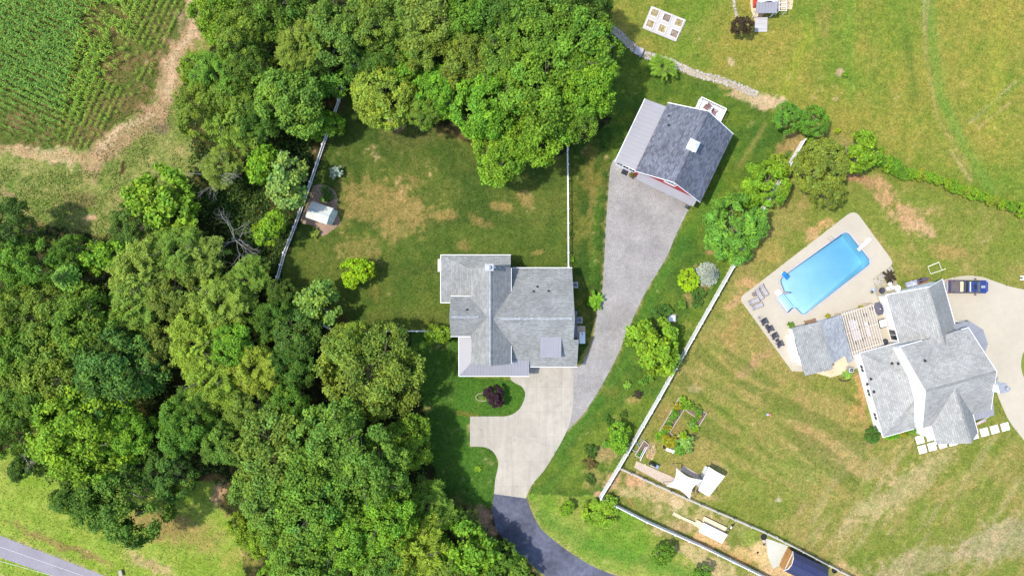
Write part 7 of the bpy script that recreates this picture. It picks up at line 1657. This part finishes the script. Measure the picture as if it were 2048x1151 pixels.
m = MB(); m.slab([kp(.1, -.16, .46), kp(.94, -.16, .46), kp(.93, -.5, .42), kp(.0, -.5, .42)], .04); m.build('nest_lid', plain('cream_wood', (.62, .52, .32, 1), .9), cp_)
m = MB(); m.hexa([kp(-.02, .75, 0), kp(.04, .75, 0), kp(.04, .1, 0), kp(-.02, .1, 0)], [kp(-.02, .75, .8), kp(.04, .75, .8), kp(.04, .1, .8), kp(-.02, .1, .8)]); p = W(1396.5, 1047, .5); m.box((p.x, p.y, 0), .8, .95, .5, math.radians(-26)); m.build('entry_box', plain('cream_wood', (.62, .52, .32, 1), .9), cp_)
m = MB(); m.beam(W(1392, 1047, .42), W(1362, 1033.5, .12), .35, .05); m.build('ramp', plain('cream_wood', (.62, .52, .32, 1), .9), cp_)
m = MB(); m.beam(W(1362, 1034, .05), W(1346, 1025.5, .05), .5, .06); tag(m.build('board', M['tan']), 'tan board lying on the grass past the coop ramp', 'board')
m = MB(); m.beam(W(1254, 995, .05), W(1268, 1013, .05), .12, .06); tag(m.build('wood_pole', plain('reddish_wood', (.4, .16, .08, 1))), 'thin reddish pole lying on pen grass near the white fence corner', 'pole')
m = MB(); m.slab([P3(1440, 1062, .7) + Vector((0, 0, 0)), P3(1447, 1058, .7), P3(1449, 1061, .7), P3(1442, 1065, .7)], .05)
# dog: one continuous skinned body
dp = W(1462.5, 1054, .45)
def skin_body(name, V, E, mat, parent, root=0):
    me = bpy.data.meshes.new(name); me.from_pydata([v[:3] for v in V], E, []); me.materials.append(mat); o = bpy.data.objects.new(name, me); COL.objects.link(o); o.parent = parent
    sk = o.modifiers.new('skin', 'SKIN'); 
    if not me.skin_vertices: me.skin_vertices.new()
    for i, v in enumerate(V): me.skin_vertices[0].data[i].radius = (v[3], v[3]); me.skin_vertices[0].data[i].use_root = (i == root)
    sk.use_smooth_shade = True; ss_ = o.modifiers.new('sub', 'SUBSURF'); ss_.levels = 1; ss_.render_levels = 1; return o
t = thing('dog', 'black and white dog standing in the pen right of the white-roofed coop', 'dog', (dp.x, dp.y, 0), math.radians(55))
V = [(0, 0, .42, .11), (.18, 0, .44, .14), (.34, 0, .47, .14), (.46, 0, .56, .09), (.56, 0, .64, .085), (.68, 0, .62, .045), (-.18, 0, .44, .12), (-.34, 0, .44, .10), (-.46, 0, .5, .03), (-.58, 0, .6, .025), (-.66, 0, .68, .02),
     (.34, .09, .3, .055), (.35, .09, .15, .032), (.36, .09, .03, .03), (.34, -.09, .3, .055), (.35, -.09, .15, .032), (.38, -.09, .03, .03),
     (-.32, .1, .32, .07), (-.30, .1, .24, .045), (-.39, .1, .13, .028), (-.36, .1, .03, .028), (-.32, -.1, .32, .07), (-.30, -.1, .24, .045), (-.39, -.1, .13, .028), (-.36, -.1, .03, .028), (.55, .07, .72, .02), (.55, -.07, .72, .02)]
E = [(0, 1), (1, 2), (2, 3), (3, 4), (4, 5), (0, 6), (6, 7), (7, 8), (8, 9), (9, 10), (2, 11), (11, 12), (12, 13), (2, 14), (14, 15), (15, 16), (7, 17), (17, 18), (18, 19), (19, 20), (7, 21), (21, 22), (22, 23), (23, 24), (4, 25), (4, 26)]
dn = NT('dog_coat'); cx_ = dn.new('ShaderNodeSeparateXYZ'); dn.link(dn.coord(), cx_.inputs[0]); f_ = dn.math('ADD', cx_.outputs[0], dn.math('MULTIPLY', dn.noise(5, 2), .3))
dm = dn.done(dn.ramp(dn.math('ADD', f_, .3), [(.22, (.02, .02, .02, 1)), (.24, (.75, .74, .72, 1)), (.62, (.75, .74, .72, 1)), (.64, (.02, .02, .02, 1))]), .9)
skin_body('body', V, E, dm, t)
bucket(1527.5, 1073.5, .42, 'wide black rubber tub at the corner of the pale pen slab', M['black'], h=.3, name='water_tub'); bucket(1527.5, 1081.5, .3, 'tan ring-shaped feed pan below the black rubber tub', plain('pink_tan', (.45, .34, .28, 1)), h=.15, name='feed_pan')
bucket(1528, 1087.5, .18, 'small dark dish just below the tan feed pan', M['dark'], h=.12, name='dish'); bucket(1669, 1141, .35, 'black bucket in the pen right of the navy shed', M['black'], h=.35)
bucket(1515.5, 1104.5, .14, 'tiny black pot alone on the straw-coloured pen soil', M['black'], h=.2, name='small_pot'); bucket(1554, 1074, .2, 'small cream bucket just outside the wooden fence', M['sail'], h=.3)
bucket(1299, 952, .1, 'small dark cup on the brown walkway by the wooden fence', M['dark'], h=.2, name='cup') if False else None
ns = thing('navy_shed', 'navy gambrel-roofed barn shed with orange wooden front, cut by the bottom edge', 'shed', tuple(W(1610, 1130)))
NF = Fr((0, 0), 0); o_ = W(1575, 1093); e_ = W(1558.5, 1127.5); vd = (e_ - o_); Wd = 2.9; NF.o = Vector((o_.x, o_.y, 0)); NF.v = vd.normalized(); NF.u = Vector((-NF.v.y, NF.v.x, 0))
if NF.u.x < 0: NF.u = -NF.u
Ln = 5.4; prof = [(-.1, 2.05), (.55, 2.95), (Wd / 2, 3.3), (Wd - .55, 2.95), (Wd + .1, 2.05)]
def gam(m, u0, u1, pr_, zb):
    P = [NF(u0, pr_[0][0], zb)] + [NF(u0, v, z) for v, z in pr_] + [NF(u0, pr_[-1][0], zb)]; Q = [NF(u1, pr_[0][0], zb)] + [NF(u1, v, z) for v, z in pr_] + [NF(u1, pr_[-1][0], zb)]; m.poly(P[::-1]); m.poly(Q)
    for i in range(len(P)): j = (i + 1) % len(P); m.poly([P[i], P[j], Q[j], Q[i]])
ip = [(0, 2.0), (.6, 2.85), (Wd / 2, 3.2), (Wd - .6, 2.85), (Wd, 2.0)]
m = MB(); gam(m, 0, .1, ip, 0); m.build('front_wall', M['orange'], ns); m = MB(); m.fbox(NF, .11, Ln, 0, Wd, 0, 1.98) if False else gam(m, .11, Ln, ip, 0); m.build('wall', M['navy'], ns)
m = MB()
for (v0, z0), (v1, z1) in zip(prof[:-1], prof[1:]):
    m.slab([NF(-.08, v0, z0), NF(Ln + .15, v0, z0), NF(Ln + .15, v1, z1), NF(-.08, v1, z1)], .06)
    for k in range(14): u = .1 + k * .4; m.beam(NF(u, v0, z0 + .02), NF(u, v1, z1 + .02), .05, .04)
m.beam(NF(-.08, Wd / 2, 3.33), NF(Ln + .15, Wd / 2, 3.33), .2, .05); m.build('roof', M['navy'], ns)
m = MB(); trim(m, [NF(-.1, v, z - .03) for v, z in prof], .1, .12); m.beam(NF(-.03, -.05, 2.05), NF(-.03, Wd + .05, 2.05), .08, .12); m.build('front_trim', M['sail'], ns)
m = MB(); m.hexa([NF(-.04, .85, .05), NF(-.04, Wd - .85, .05), NF(0, Wd - .85, .05), NF(0, .85, .05)], [NF(-.04, .85, 1.85), NF(-.04, Wd - .85, 1.85), NF(0, Wd - .85, 1.85), NF(0, .85, 1.85)]); m.build('door', M['orange'], ns)
